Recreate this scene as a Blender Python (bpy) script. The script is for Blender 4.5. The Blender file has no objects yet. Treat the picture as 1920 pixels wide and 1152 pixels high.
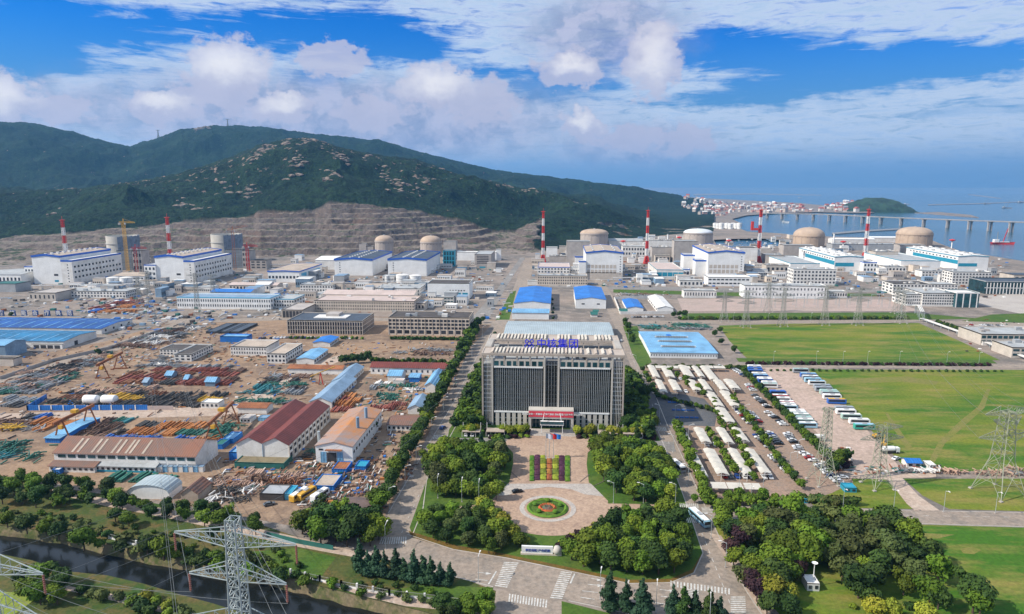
import bpy, math, random
import numpy as np
from mathutils import Vector, Matrix
from mathutils.geometry import tessellate_polygon
random.seed(7); RR = random.random; U = random.uniform
sc = bpy.context.scene
COL = sc.collection
# ------------------------------------------------------------------ camera, sky, sun
F, CX, CY, CH = 1280.0, 960.0, 576.0, 125.0
PT, YA = math.radians(10.0), math.radians(3.87)
ca, sa, cp, sp = math.cos(YA), math.sin(YA), math.cos(PT), math.sin(PT)
cam = bpy.data.cameras.new('camera'); cam.lens = 24; cam.sensor_width = 36; cam.clip_start = 1; cam.clip_end = 90000
camo = bpy.data.objects.new('camera', cam); COL.objects.link(camo)
camo.location = (0, 0, CH); camo.rotation_euler = (math.pi / 2 - PT, 0, YA); sc.camera = camo
sc.view_settings.view_transform = 'Standard'; sc.view_settings.look = 'None'
sc.view_settings.gamma = 1; sc.view_settings.use_curve_mapping = False
sc.view_settings.exposure = 0.3
SUN_AZ, SUN_EL = math.radians(-108), math.radians(40)      # azimuth from +Y, clockwise positive
sv = Vector((math.sin(SUN_AZ) * math.cos(SUN_EL), math.cos(SUN_AZ) * math.cos(SUN_EL), math.sin(SUN_EL)))
sl = bpy.data.lights.new('sun', 'SUN'); sl.energy = 5.0; sl.angle = math.radians(0.5); sl.color = (1, .93, .82)
so = bpy.data.objects.new('sun', sl); COL.objects.link(so); so.rotation_euler = sv.to_track_quat('Z', 'Y').to_euler(); so.location = sv * 3000
wd = bpy.data.worlds.new('World'); sc.world = wd; wd.use_nodes = True
sc.cycles.max_bounces = 5; sc.cycles.diffuse_bounces = 2; sc.cycles.glossy_bounces = 2; sc.cycles.transparent_max_bounces = 6
sc.cycles.volume_bounces = 0
sc.cycles.use_denoising = True


def world_nodes():
    nt = wd.node_tree; N = nt.nodes; L = nt.links; N.clear()
    def nd(t, **k):
        n = N.new(t)
        for a, b in k.items(): setattr(n, a, b)
        return n
    def lk(a, b): L.new(a, b)
    def math_(op, a, b=None, c=None, clamp=False):
        n = nd('ShaderNodeMath', operation=op, use_clamp=clamp)
        for i, v in enumerate((a, b, c)):
            if v is None: continue
            if isinstance(v, (int, float)): n.inputs[i].default_value = v
            else: lk(v, n.inputs[i])
        return n.outputs[0]
    def mix(f, a, b):
        n = nd('ShaderNodeMix', data_type='RGBA')
        for i, v in ((0, f), (6, a), (7, b)):
            if isinstance(v, (int, float)): n.inputs[i].default_value = v
            elif isinstance(v, tuple): n.inputs[i].default_value = v + (1,)
            else: lk(v, n.inputs[i])
        return n.outputs[2]
    def mr(v, a, b, c=0., d=1., kind='SMOOTHSTEP'):
        n = nd('ShaderNodeMapRange', interpolation_type=kind, clamp=True)
        lk(v, n.inputs[0])
        for i, x in enumerate((a, b, c, d)): n.inputs[i + 1].default_value = x
        return n.outputs[0]
    def noise(vec, scale, detail=5, rough=.55, dist=0.):
        n = nd('ShaderNodeTexNoise'); lk(vec, n.inputs['Vector'])
        n.inputs['Scale'].default_value = scale; n.inputs['Detail'].default_value = detail
        n.inputs['Roughness'].default_value = rough; n.inputs['Distortion'].default_value = dist
        return n.outputs['Fac']
    def mapn(vec, loc=(0, 0, 0), scl=(1, 1, 1), rot=0):
        n = nd('ShaderNodeMapping'); lk(vec, n.inputs[0]); n.inputs[1].default_value = loc; n.inputs[3].default_value = scl
        n.inputs[2].default_value = (0, 0, rot)
        return n.outputs[0]
    sky = nd('ShaderNodeTexSky', sky_type='NISHITA', sun_disc=False)
    sky.sun_elevation = SUN_EL; sky.sun_rotation = SUN_AZ; sky.altitude = 100; sky.air_density = 1.0; sky.dust_density = 1.2; sky.ozone_density = 3
    tc = nd('ShaderNodeTexCoord'); sep = nd('ShaderNodeSeparateXYZ'); lk(tc.outputs['Generated'], sep.inputs[0])
    az = math_('ARCTAN2', sep.outputs[0], sep.outputs[1]); el = math_('ARCSINE', sep.outputs[2])
    DG = 180 / math.pi
    uv = nd('ShaderNodeCombineXYZ'); lk(math_('MULTIPLY', az, DG), uv.inputs[0]); lk(math_('MULTIPLY', el, DG), uv.inputs[1])
    uvo = uv.outputs[0]; elv = math_('MULTIPLY', el, DG)
    # pixel of the sky -> (azimuth, elevation) in degrees, used to say where each cloud stands
    def ae(px, py):
        x, y = (px - CX) / F, (CY - py) / F
        d = (x * ca - sa * (cp + y * sp), x * sa + ca * (cp + y * sp), -sp + y * cp)
        l = math.sqrt(sum(c * c for c in d))
        return math.degrees(math.atan2(d[0], d[1])), math.degrees(math.asin(d[2] / l))
    def blob(vec, px, py, wx, wy, inner=.2, outer=1.):
        a, e = ae(px, py); sx, sy = F / 57.3 / wx, F / 57.3 / wy
        m = mapn(vec, (-a * sx, -e * sy, 0), (sx, sy, 0))
        n = nd('ShaderNodeVectorMath', operation='LENGTH'); lk(m, n.inputs[0])
        return mr(n.outputs['Value'], outer, inner)
    # warped coordinates for ragged cloud edges
    wn = nd('ShaderNodeTexNoise'); lk(mapn(uvo, scl=(.16, .28, 1)), wn.inputs['Vector']); wn.inputs['Scale'].default_value = 1.6; wn.inputs['Detail'].default_value = 7; wn.inputs['Roughness'].default_value = .6
    vm = nd('ShaderNodeVectorMath', operation='MULTIPLY_ADD'); lk(wn.outputs['Color'], vm.inputs[0]); vm.inputs[1].default_value = (5, 2.6, 0); vm.inputs[2].default_value = (-2.5, -1.3, 0)
    va = nd('ShaderNodeVectorMath', operation='ADD'); lk(uvo, va.inputs[0]); lk(vm.outputs[0], va.inputs[1]); wuv = va.outputs[0]
    # finer warp for cumulus
    fn = nd('ShaderNodeTexNoise'); lk(mapn(uvo, scl=(.55, .7, 1)), fn.inputs['Vector']); fn.inputs['Scale'].default_value = 1.2; fn.inputs['Detail'].default_value = 6; fn.inputs['Roughness'].default_value = .55
    fm = nd('ShaderNodeVectorMath', operation='MULTIPLY_ADD'); lk(fn.outputs['Color'], fm.inputs[0]); fm.inputs[1].default_value = (3.2, 2.6, 0); fm.inputs[2].default_value = (-1.6, -1.3, 0)
    fa = nd('ShaderNodeVectorMath', operation='ADD'); lk(uvo, fa.inputs[0]); lk(fm.outputs[0], fa.inputs[1]); cuv = fa.outputs[0]
    streak = noise(mapn(uvo, (3, 1, 0), (.075, .60, 1), rot=.06), 1.6, 9, .66, 1.1)
    fine = noise(mapn(uvo, (9, 4, 0), (.22, 1.25, 1), rot=.12), 1.7, 8, .68, .6)
    cov = math_('ADD', math_('MULTIPLY', streak, .62), math_('MULTIPLY', fine, .38))
    cov = math_('ADD', cov, .10)
    gaps = [(30, 30, 210, 95, .5), (330, 62, 280, 60, .40), (640, 55, 250, 70, .55), (760, 88, 170, 45, .35), (590, 146, 110, 30, .45), (60, 120, 190, 36, .35),
            (1340, 88, 330, 46, .6), (1590, 130, 330, 46, .6), (1400, 185, 290, 30, .45), (1050, 155, 180, 50, .5), (1830, 115, 200, 45, .4), (350, 170, 200, 22, .3), (1780, 205, 240, 24, .25), (900, 130, 120, 24, .3), (0, 80, 120, 40, .4)]
    for g in gaps:
        cov = math_('SUBTRACT', cov, math_('MULTIPLY', blob(wuv, *g[:4], 0.0, 1.1), g[4] * .74))
    cirrus = math_('MULTIPLY', mr(cov, .29, .53), mr(fine, .30, .55, .35, 1.))
    # clear band toward the right horizon
    cl = mr(elv, .5, 4.0)
    cirrus = math_('MULTIPLY', cirrus, math_('ADD', math_('MULTIPLY', cl, .85), .15))
    hs = nd('ShaderNodeHueSaturation'); lk(sky.outputs[0], hs.inputs['Color']); hs.inputs['Saturation'].default_value = 1.45; hs.inputs['Hue'].default_value = .5; hs.inputs['Value'].default_value = .8
    tint = nd('ShaderNodeMix', data_type='RGBA', blend_type='MULTIPLY'); tint.inputs[0].default_value = 1; lk(hs.outputs[0], tint.inputs[6]); tint.inputs[7].default_value = (.02, .90, 1.75, 1)
    low = mix(mr(elv, 13, 1.5), tint.outputs[2], (1.5, 3.0, 5.2))
    col = mix(cirrus, low, mix(mr(fine, .35, .65), (6.6, 7.4, 8.6), (4.2, 5.6, 7.8)))
    # lavender bank of cloud low over the hills
    bank = math_('MULTIPLY', blob(cuv, 640, 225, 620, 105, .35, 1.), .85)
    bank2 = blob(cuv, 1130, 60, 210, 100, .3, 1.)
    bank3 = math_('MULTIPLY', blob(cuv, 150, 205, 330, 60, .3, 1.), .7)
    bank4 = math_('MULTIPLY', blob(cuv, 1180, 270, 240, 60, .2, 1.), .7)
    bk = math_('MAXIMUM', math_('MAXIMUM', bank, math_('MULTIPLY', bank2, .8)), math_('MAXIMUM', bank3, bank4))
    bn = noise(mapn(cuv, scl=(.35, .5, 1)), 1.3, 5, .5)
    bcol = mix(mr(bn, .35, .65), (2.5, 3.1, 5.0), (4.9, 5.0, 6.6))
    col = mix(bk, col, bcol)
    # cumulus heads
    cu = None
    for c in [(430, 125, 85, 55), (410, 165, 80, 50), (300, 200, 70, 34), (110, 205, 60, 30), (5, 185, 55, 55), (820, 165, 85, 50), (900, 190, 90, 50), (530, 205, 65, 36), (700, 215, 80, 40),
              (1225, 115, 62, 80), (1070, 130, 75, 40), (1090, 235, 50, 34), (1290, 262, 55, 30), (1180, 260, 80, 30), (620, 110, 80, 34)]:
        b = blob(cuv, *c, .15, 1.25); cu = b if cu is None else math_('MAXIMUM', cu, b)
    pn = noise(mapn(uvo, (5, 2, 0), (.5, .75, 1)), 1.5, 7, .6); cu = mr(math_('ADD', cu, math_('MULTIPLY', math_('SUBTRACT', pn, .5), 1.3)), .22, .55)
    hi = None
    for c in [(425, 118, 75, 36), (820, 155, 72, 34), (300, 190, 52, 20), (5, 175, 45, 34), (530, 195, 45, 20), (1225, 105, 45, 55), (1090, 225, 35, 20), (1070, 122, 50, 20)]:
        b = blob(cuv, *c, .0, 1.2); hi = b if hi is None else math_('MAXIMUM', hi, b)
    ccol = mix(hi, (5.2, 5.2, 6.6), (9.2, 8.8, 8.8))
    col = mix(math_('MULTIPLY', cu, .8), col, ccol)
    bg = nd('ShaderNodeBackground'); lk(col, bg.inputs[0]); bg.inputs[1].default_value = .088
    out = nd('ShaderNodeOutputWorld'); lk(bg.outputs[0], out.inputs[0])
world_nodes()

# ------------------------------------------------------------------ geometry of the place
def ray(px, py):
    x, y = (px - CX) / F, (CY - py) / F
    return (x * ca - sa * (cp + y * sp), x * sa + ca * (cp + y * sp), -sp + y * cp)
def G(px, py, z=0.):
    d = ray(px, py); t = (z - CH) / d[2]
    return (d[0] * t, d[1] * t)
def proj(X, Y, Z):
    r = X * ca + Y * sa; fh = -X * sa + Y * ca; dz = Z - CH
    dp = fh * cp - dz * sp; u = fh * sp + dz * cp
    return CX + F * r / dp, CY - F * u / dp, dp
def Xat(px, Y, Z=0.):            # X of the point seen in column px on the line (Y, Z)
    k = (px - CX) / F; dz = Z - CH
    # X ca + Y sa = k ((-X sa + Y ca) cp - dz sp)
    return (k * (Y * ca * cp - dz * sp) - Y * sa) / (ca + k * sa * cp)
def Zat(X, Y, py):
    v = (CY - py) / F; fh = -X * sa + Y * ca
    dz = fh * (v * cp - sp) / (cp + v * sp)
    return CH + dz
def Yat(X, px, Z=0.):            # Y of the point seen in column px on the line (X, Z)
    k = (px - CX) / F; dz = Z - CH
    return (k * (-X * sa * cp - dz * sp) - X * ca) / (sa - k * ca * cp)
def ppm(X, Y, Z=0.): return F / max(1, proj(X, Y, Z)[2])      # photo pixels per metre there
def Zr(px, py, R):               # height seen at (px, py) at horizontal distance R
    d = ray(px, py); return CH + R * d[2] / math.hypot(d[0], d[1])
def lerp(a, b, t): return a + (b - a) * t
def interp(pts, x):
    return float(np.interp(x, [p[0] for p in pts], [p[1] for p in pts]))

# ------------------------------------------------------------------ materials
MATS = {}
def _nt(name, rough, metallic=0.):
    m = bpy.data.materials.new(name); m.use_nodes = True; nt = m.node_tree
    b = nt.nodes['Principled BSDF']; b.inputs['Roughness'].default_value = rough; b.inputs['Metallic'].default_value = metallic
    return m, nt, b
def mixc(nt, f, a, b, blend='MIX'):
    n = nt.nodes.new('ShaderNodeMix'); n.data_type = 'RGBA'; n.blend_type = blend
    for i, v in ((0, f), (6, a), (7, b)):
        if isinstance(v, (int, float)): n.inputs[i].default_value = v
        elif isinstance(v, tuple): n.inputs[i].default_value = v + (1,) * (4 - len(v))
        else: nt.links.new(v, n.inputs[i])
    return n.outputs[2]
def tnoise(nt, scale, detail=4, rough=.6, vec=None, scl=None, dist=0):
    if vec is None:
        t = nt.nodes.new('ShaderNodeTexCoord'); vec = t.outputs['Object']
    if scl:
        mp = nt.nodes.new('ShaderNodeMapping'); nt.links.new(vec, mp.inputs[0]); mp.inputs[3].default_value = scl; vec = mp.outputs[0]
    n = nt.nodes.new('ShaderNodeTexNoise'); nt.links.new(vec, n.inputs['Vector']); n.inputs['Scale'].default_value = scale
    n.inputs['Detail'].default_value = detail; n.inputs['Roughness'].default_value = rough; n.inputs['Distortion'].default_value = dist
    return n.outputs['Fac']
def mrange(nt, v, a, b, c=0., d=1.):
    n = nt.nodes.new('ShaderNodeMapRange'); nt.links.new(v, n.inputs[0])
    for i, x in enumerate((a, b, c, d)): n.inputs[i + 1].default_value = x
    return n.outputs[0]
def bump(nt, b, h, strength, dist):
    n = nt.nodes.new('ShaderNodeBump'); n.inputs['Strength'].default_value = strength; n.inputs['Distance'].default_value = dist
    nt.links.new(h, n.inputs['Height']); nt.links.new(n.outputs[0], b.inputs['Normal'])
def mat(key, c=None, rough=.75, var=.22, scale=.25, metal=0., corr=None, rnd=0., dirt=None, spec=None):
    """Painted or built surface: base colour, patchy wear, optional sheet-metal ribs (axis, period) and per-object variation."""
    if key in MATS: return MATS[key]
    m, nt, b = _nt(key, rough, metal)
    n1 = tnoise(nt, scale, 5, .65); n2 = tnoise(nt, scale * 9, 3, .6)
    f = nt.nodes.new('ShaderNodeMath'); f.operation = 'MULTIPLY_ADD'; nt.links.new(n1, f.inputs[0]); f.inputs[1].default_value = .7
    g = nt.nodes.new('ShaderNodeMath'); g.operation = 'MULTIPLY'; nt.links.new(n2, g.inputs[0]); g.inputs[1].default_value = .3; nt.links.new(g.outputs[0], f.inputs[2])
    d = dirt or tuple(x * (1 - var * 1.5) for x in c); l = tuple(min(.85, x * (1 + var * .6)) for x in c)
    col = mixc(nt, mrange(nt, f.outputs[0], .36, .62), d, l)
    if corr:
        ax, per = corr
        t = nt.nodes.new('ShaderNodeTexCoord'); s = nt.nodes.new('ShaderNodeSeparateXYZ'); nt.links.new(t.outputs['Object'], s.inputs[0])
        w = nt.nodes.new('ShaderNodeMath'); w.operation = 'PINGPONG'; nt.links.new(s.outputs[ax], w.inputs[0]); w.inputs[1].default_value = per / 2
        r = mrange(nt, w.outputs[0], 0, per * .16, .72, 1.)
        mm = nt.nodes.new('ShaderNodeMix'); mm.data_type = 'RGBA'; mm.blend_type = 'MULTIPLY'; mm.inputs[0].default_value = 1
        nt.links.new(col, mm.inputs[6]); nt.links.new(r, mm.inputs[7]); col = mm.outputs[2]
        bump(nt, b, w.outputs[0], .5, .3)
    if rnd:
        oi = nt.nodes.new('ShaderNodeObjectInfo'); hv = nt.nodes.new('ShaderNodeHueSaturation'); nt.links.new(col, hv.inputs['Color'])
        nt.links.new(mrange(nt, oi.outputs['Random'], 0, 1, 1 - rnd, 1 + rnd), hv.inputs['Value']); col = hv.outputs[0]
    nt.links.new(col, b.inputs['Base Color'])
    if spec is not None: b.inputs['Specular IOR Level'].default_value = spec
    MATS[key] = m; return m
def gmat(key, cols, s1=.02, s2=.3, bmp=.0, rough=.95, stretch=None, thr=(.40, .60), fine=1.3):
    """Ground: three colours in large and small patches with fine grain."""
    if key in MATS: return MATS[key]
    m, nt, b = _nt(key, rough); b.inputs['Specular IOR Level'].default_value = .25
    a = tnoise(nt, s1, 6, .6, scl=stretch); c = tnoise(nt, s2, 5, .65, scl=stretch); g = tnoise(nt, fine, 4, .7)
    col = mixc(nt, mrange(nt, a, *thr), cols[0], cols[1])
    col = mixc(nt, mrange(nt, c, .47, .66, 0, .85), col, cols[2])
    g2 = mrange(nt, g, .28, .72, .7, 1.25)
    mm = nt.nodes.new('ShaderNodeMix'); mm.data_type = 'RGBA'; mm.blend_type = 'MULTIPLY'; mm.inputs[0].default_value = 1
    nt.links.new(col, mm.inputs[6]); nt.links.new(g2, mm.inputs[7])
    nt.links.new(mm.outputs[2], b.inputs['Base Color'])
    if bmp: bump(nt, b, g, .6, bmp)
    MATS[key] = m; return m
def glassm(key, c, rough=.12, var=.4, scale=.15):
    if key in MATS: return MATS[key]
    m, nt, b = _nt(key, rough); b.inputs['Specular IOR Level'].default_value = .5
    oi = nt.nodes.new('ShaderNodeObjectInfo'); n = tnoise(nt, scale, 3, .6)
    col = mixc(nt, mrange(nt, n, .35, .65), tuple(x * (1 - var) for x in c), tuple(x * (1 + var) for x in c))
    hv = nt.nodes.new('ShaderNodeHueSaturation'); nt.links.new(col, hv.inputs['Color']); nt.links.new(mrange(nt, oi.outputs['Random'], 0, 1, .6, 1.5), hv.inputs['Value'])
    nt.links.new(hv.outputs[0], b.inputs['Base Color']); MATS[key] = m; return m
def leafm(key, c, c2, rnd=.38):
    if key in MATS: return MATS[key]
    m, nt, b = _nt(key, .75); b.inputs['Specular IOR Level'].default_value = .2
    oi = nt.nodes.new('ShaderNodeObjectInfo'); n = tnoise(nt, .45, 4, .65)
    col = mixc(nt, mrange(nt, n, .35, .68), c, c2)
    hv = nt.nodes.new('ShaderNodeHueSaturation'); nt.links.new(col, hv.inputs['Color'])
    nt.links.new(mrange(nt, oi.outputs['Random'], 0, 1, 1 - rnd, 1 + rnd), hv.inputs['Value'])
    ml = nt.nodes.new('ShaderNodeMath'); ml.operation = 'MULTIPLY'; nt.links.new(oi.outputs['Random'], ml.inputs[0]); ml.inputs[1].default_value = 7.3
    fr = nt.nodes.new('ShaderNodeMath'); fr.operation = 'FRACT'; nt.links.new(ml.outputs[0], fr.inputs[0])
    nt.links.new(mrange(nt, fr.outputs[0], 0, 1, .475, .515), hv.inputs['Hue'])
    nt.links.new(hv.outputs[0], b.inputs['Base Color'])
    try:
        b.inputs['Subsurface Weight'].default_value = 0
    except Exception: pass
    MATS[key] = m; return m

# palette
W1 = mat('white_render', (.72, .70, .67), .8, .12, .12, dirt=(.55, .52, .48))
W2 = mat('white_sheet', (.80, .79, .77), .6, .06, .1, dirt=(.66, .65, .63))
CRM = mat('cream_render', (.60, .51, .42), .85, .12, .15)
CON = mat('concrete', (.40, .36, .33), .9, .18, .12)
COND = mat('dark_concrete', (.21, .215, .225), .9, .2, .12)
BEI = mat('beige_render', (.50, .44, .38), .85, .15, .15)
GREY = mat('grey_sheet', (.34, .35, .36), .6, .15, .15)
BLU = mat('blue_sheet', (.015, .17, .55), .5, .22, .08, corr=(0, 1.2))
BLUD = mat('deep_blue_sheet', (.010, .085, .32), .5, .35, .05, corr=(0, 2.4))
BLUT = mat('teal_blue_sheet', (.02, .17, .34), .5, .4, .05, corr=(0, 2.4))
BLUL = mat('light_blue_sheet', (.18, .40, .62), .5, .26, .09, corr=(0, 1.5))
BLUG = mat('grey_blue_sheet', (.22, .33, .45), .55, .2, .12, corr=(1, 1.5))
BTR = mat('blue_trim', (.015, .10, .45), .5, .1)
TEAL = mat('teal_panel', (.02, .26, .38), .5, .12)
CYAN = mat('cyan_panel', (.10, .42, .62), .5, .12)
NAVY = mat('navy_roof', (.06, .08, .11), .7, .25, .1, corr=(0, 2.0))
DRK = mat('dark_roof', (.07, .06, .055), .85, .3, .15)
TAN = mat('tan_roof', (.42, .34, .27), .9, .2, .1)
GRF = mat('grey_roof', (.36, .37, .37), .8, .2, .08)
GBR = mat('pale_grey_sheet', (.36, .42, .44), .55, .12, .1, corr=(0, 1.6))
RED = mat('oxide_red_sheet', (.17, .035, .025), .6, .22, .1, corr=(0, 1.4))
RST = mat('rust_sheet', (.30, .11, .04), .8, .35, .15, corr=(0, 1.1), dirt=(.16, .05, .02))
BRN = mat('brown_sheet', (.20, .085, .05), .75, .3, .06, corr=(0, 1.1), dirt=(.15, .10, .08))
ORG = mat('rusted_orange_sheet', (.42, .17, .05), .7, .2, .03, corr=(1, 1.3), dirt=(.25, .26, .28))
GRN = mat('green_sheet', (.02, .13, .11), .6, .2)
PINK = mat('pink_roof', (.50, .40, .36), .9, .12, .1)
PR = mat('signal_red', (.55, .03, .02), .5, .2, .3)
PW = mat('paint_white', (.72, .70, .68), .5, .1, .3)
YEL = mat('machine_yellow', (.62, .34, .03), .55, .2, .3)
STL = mat('galvanised_steel', (.38, .42, .43), .5, .2, .3)
STD = mat('old_steel', (.30, .30, .27), .6, .2, .3)
DKM = mat('dark_metal', (.04, .04, .045), .6, .3)
GLS = glassm('window_glass', (.035, .04, .05))
GLT = glassm('teal_glass', (.02, .06, .07), .08)
GLD = glassm('dark_curtain_glass', (.010, .022, .025), .16)
TRK = mat('bark', (.09, .06, .04), .9, .3, 2)
PAVE = gmat('plaza_paving', [(.36, .245, .175), (.41, .29, .21), (.29, .20, .15)], .03, .3, fine=.9)
PAVL = gmat('pale_paving', [(.42, .38, .34), (.36, .32, .29), (.46, .41, .36)], .05, .4)
ASP = gmat('asphalt', [(.21, .195, .18), (.26, .24, .22), (.16, .15, .145)], .02, .25, fine=.8)
ASPW = gmat('warm_road', [(.28, .225, .18), (.32, .26, .21), (.20, .175, .15)], .015, .2, fine=.6)
ASPD = gmat('dark_asphalt', [(.085, .09, .10), (.11, .11, .115), (.13, .125, .12)], .03, .4)
EARTH = gmat('plant_ground', [(.25, .20, .165), (.145, .13, .115), (.31, .255, .215)], .011, .07, fine=.5)
YARD = gmat('yard_dirt', [(.29, .19, .12), (.18, .125, .09), (.34, .235, .155)], .016, .12, fine=.7)
DIRT = gmat('pale_dirt', [(.43, .33, .26), (.36, .27, .21), (.47, .38, .31)], .02, .2, fine=.6)
GRS = gmat('lawn', [(.045, .125, .008), (.150, .175, .018), (.23, .19, .05)], .022, .055, .15, stretch=(.45, 1.5, 1), thr=(.42, .6), fine=.7)
GRD = gmat('rough_grass', [(.035, .075, .012), (.075, .085, .022), (.15, .09, .035)], .03, .10, .25, fine=.8)
GRV = gmat('verge_grass', [(.05, .11, .012), (.085, .13, .02), (.04, .08, .012)], .06, .3, .1, fine=1.)
MRK = mat('road_paint', (.55, .53, .49), .8, .35, .9)
KRB = mat('kerb_stone', (.42, .38, .34), .85, .15)
# ------------------------------------------------------------------ mesh builder and object helpers
class MB:
    def __init__(s): s.v = []; s.f = []
    def quad(s, *p):
        n = len(s.v); s.v += [tuple(q) for q in p]; s.f.append(tuple(range(n, n + len(p)))); return s
    def box(s, x0, x1, y0, y1, z0, z1):
        n = len(s.v)
        s.v += [(x0, y0, z0), (x1, y0, z0), (x1, y1, z0), (x0, y1, z0), (x0, y0, z1), (x1, y0, z1), (x1, y1, z1), (x0, y1, z1)]
        for f in ((0, 3, 2, 1), (4, 5, 6, 7), (0, 1, 5, 4), (1, 2, 6, 5), (2, 3, 7, 6), (3, 0, 4, 7)): s.f.append(tuple(n + i for i in f))
        return s
    def hexa(s, a, b):          # two quads (lists of four points), bottom and top
        n = len(s.v); s.v += [tuple(q) for q in a] + [tuple(q) for q in b]
        for f in ((0, 3, 2, 1), (4, 5, 6, 7), (0, 1, 5, 4), (1, 2, 6, 5), (2, 3, 7, 6), (3, 0, 4, 7)): s.f.append(tuple(n + i for i in f))
        return s
    def bar(s, p, q, w, h=None):
        p, q = Vector(p), Vector(q); d = (q - p)
        if d.length < 1e-6: return s
        d.normalize(); u = d.cross(Vector((0, 0, 1)))
        if u.length < 1e-3: u = Vector((1, 0, 0))
        u.normalize(); v = d.cross(u); h = h or w; u = u * w / 2; v = v * h / 2
        return s.hexa([p - u - v, p + u - v, p + u + v, p - u + v], [q - u - v, q + u - v, q + u + v, q - u + v])
    def cone(s, x, y, z0, z1, r0, r1, n=16, cap=True):
        k = len(s.v)
        for z, r in ((z0, r0), (z1, r1)):
            s.v += [(x + r * math.cos(2 * math.pi * i / n), y + r * math.sin(2 * math.pi * i / n), z) for i in range(n)]
        for i in range(n): s.f.append((k + i, k + (i + 1) % n, k + n + (i + 1) % n, k + n + i))
        if cap: s.f.append(tuple(k + n + i for i in range(n))); s.f.append(tuple(k + n - 1 - i for i in range(n)))
        return s
    def lathe(s, prof, n=32, x=0, y=0):
        k = len(s.v)
        for r, z in prof: s.v += [(x + r * math.cos(2 * math.pi * i / n), y + r * math.sin(2 * math.pi * i / n), z) for i in range(n)]
        for j in range(len(prof) - 1):
            for i in range(n):
                a = k + j * n; s.f.append((a + i, a + (i + 1) % n, a + n + (i + 1) % n, a + n + i))
        return s
    def prism(s, pts, z0, z1):
        n = len(pts); k = len(s.v)
        s.v += [(p[0], p[1], z0) for p in pts] + [(p[0], p[1], z1) for p in pts]
        for i in range(n): s.f.append((k + i, k + (i + 1) % n, k + n + (i + 1) % n, k + n + i))
        for t in tessellate_polygon([[Vector((p[0], p[1], 0)) for p in pts]]):
            a, b, c = t; pa, pb, pc = pts[a], pts[b], pts[c]
            if (pb[0] - pa[0]) * (pc[1] - pa[1]) - (pb[1] - pa[1]) * (pc[0] - pa[0]) < 0: b, c = c, b
            s.f.append((k + n + a, k + n + b, k + n + c))
        return s
    def mesh(s, name, m, smooth=False):
        me = bpy.data.meshes.new(name); me.from_pydata(s.v, [], s.f)
        if m: me.materials.append(m)
        if smooth: me.polygons.foreach_set('use_smooth', [True] * len(me.polygons))
        me.update(); return me
    def build(s, name, m, parent=None, loc=None, smooth=False, kind=None):
        return ob(name, s.mesh(name, m, smooth), parent, loc, kind)
def ob(name, me, parent=None, loc=None, kind=None, rot=0, scale=None):
    o = bpy.data.objects.new(name, me); COL.objects.link(o)
    if parent: o.parent = parent
    if loc: o.location = loc
    if rot: o.rotation_euler = (0, 0, rot)
    if scale: o.scale = scale if isinstance(scale, tuple) else (scale,) * 3
    if kind: o['kind'] = kind
    return o
def tag(o, label, cat, group=None, kind=None):
    if label: o['label'] = label
    if cat: o['category'] = cat
    if group: o['group'] = group
    if kind: o['kind'] = kind
    return o
def thing(name, label, cat, loc=(0, 0, 0), rot=0, group=None, scale=None):
    return tag(ob(name, None, None, loc, None, rot, scale), label, cat, group)
def dup(root, loc, rot=0, label=None, group=None, scale=None, mats=None):
    r = root.copy(); COL.objects.link(r); r.location = loc; r.rotation_euler = (0, 0, rot)
    if label: r['label'] = label
    if group: r['group'] = group
    if scale: r.scale = scale if isinstance(scale, tuple) else (scale,) * 3
    for ch in list(root.children):
        c = ch.copy(); COL.objects.link(c); c.parent = r
        if mats and mats.get(ch.name.split('.')[0]):
            c.material_slots[0].link = 'OBJECT'; c.material_slots[0].material = mats[ch.name.split('.')[0]]
        for g in list(ch.children):
            d = g.copy(); COL.objects.link(d); d.parent = c
    return r
def sheet(name, pts, m, z=.0, label=None, px=True, kind='structure', thick=None, holes=None):
    """Ground sheet from a polygon; each point is where a pixel's ray meets the ground."""
    P = [G(*p) for p in pts] if px else pts
    if thick: return MBk(P, z, thick, name, m, kind)
    loops = [[Vector((p[0], p[1], 0)) for p in P]] + [[Vector((p[0], p[1], 0)) for p in h] for h in (holes or [])]
    allp = [p for l in loops for p in l]
    s = MB(); s.v = [(p.x, p.y, z) for p in allp]
    for a, b, c in tessellate_polygon(loops):
        pa, pb, pc = allp[a], allp[b], allp[c]
        if (pb.x - pa.x) * (pc.y - pa.y) - (pb.y - pa.y) * (pc.x - pa.x) < 0: b, c = c, b
        s.f.append((a, b, c))
    o = s.build(name, m, kind=kind)
    if label: o['label'] = label
    return o
def MBk(P, z, thick, name, m, kind):
    return MB().prism(P, z, z + thick).build(name, m, kind=kind)

ORD = ['first', 'second', 'third', 'fourth', 'fifth', 'sixth', 'seventh', 'eighth', 'ninth', 'tenth', 'eleventh', 'twelfth', 'thirteenth', 'fourteenth', 'fifteenth', 'sixteenth', 'seventeenth', 'eighteenth', 'nineteenth', 'twentieth']
def nth(i):
    if i < 20: return ORD[i]
    t = ['twenty', 'thirty', 'forty', 'fifty', 'sixty', 'seventy', 'eighty', 'ninety'][min(7, (i + 1) // 10 - 2)]
    r = (i + 1) % 10
    return t + '-' + ORD[r - 1] if r else {'twenty': 'twentieth', 'thirty': 'thirtieth', 'forty': 'fortieth', 'fifty': 'fiftieth', 'sixty': 'sixtieth', 'seventy': 'seventieth', 'eighty': 'eightieth', 'ninety': 'ninetieth'}[t]

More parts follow.
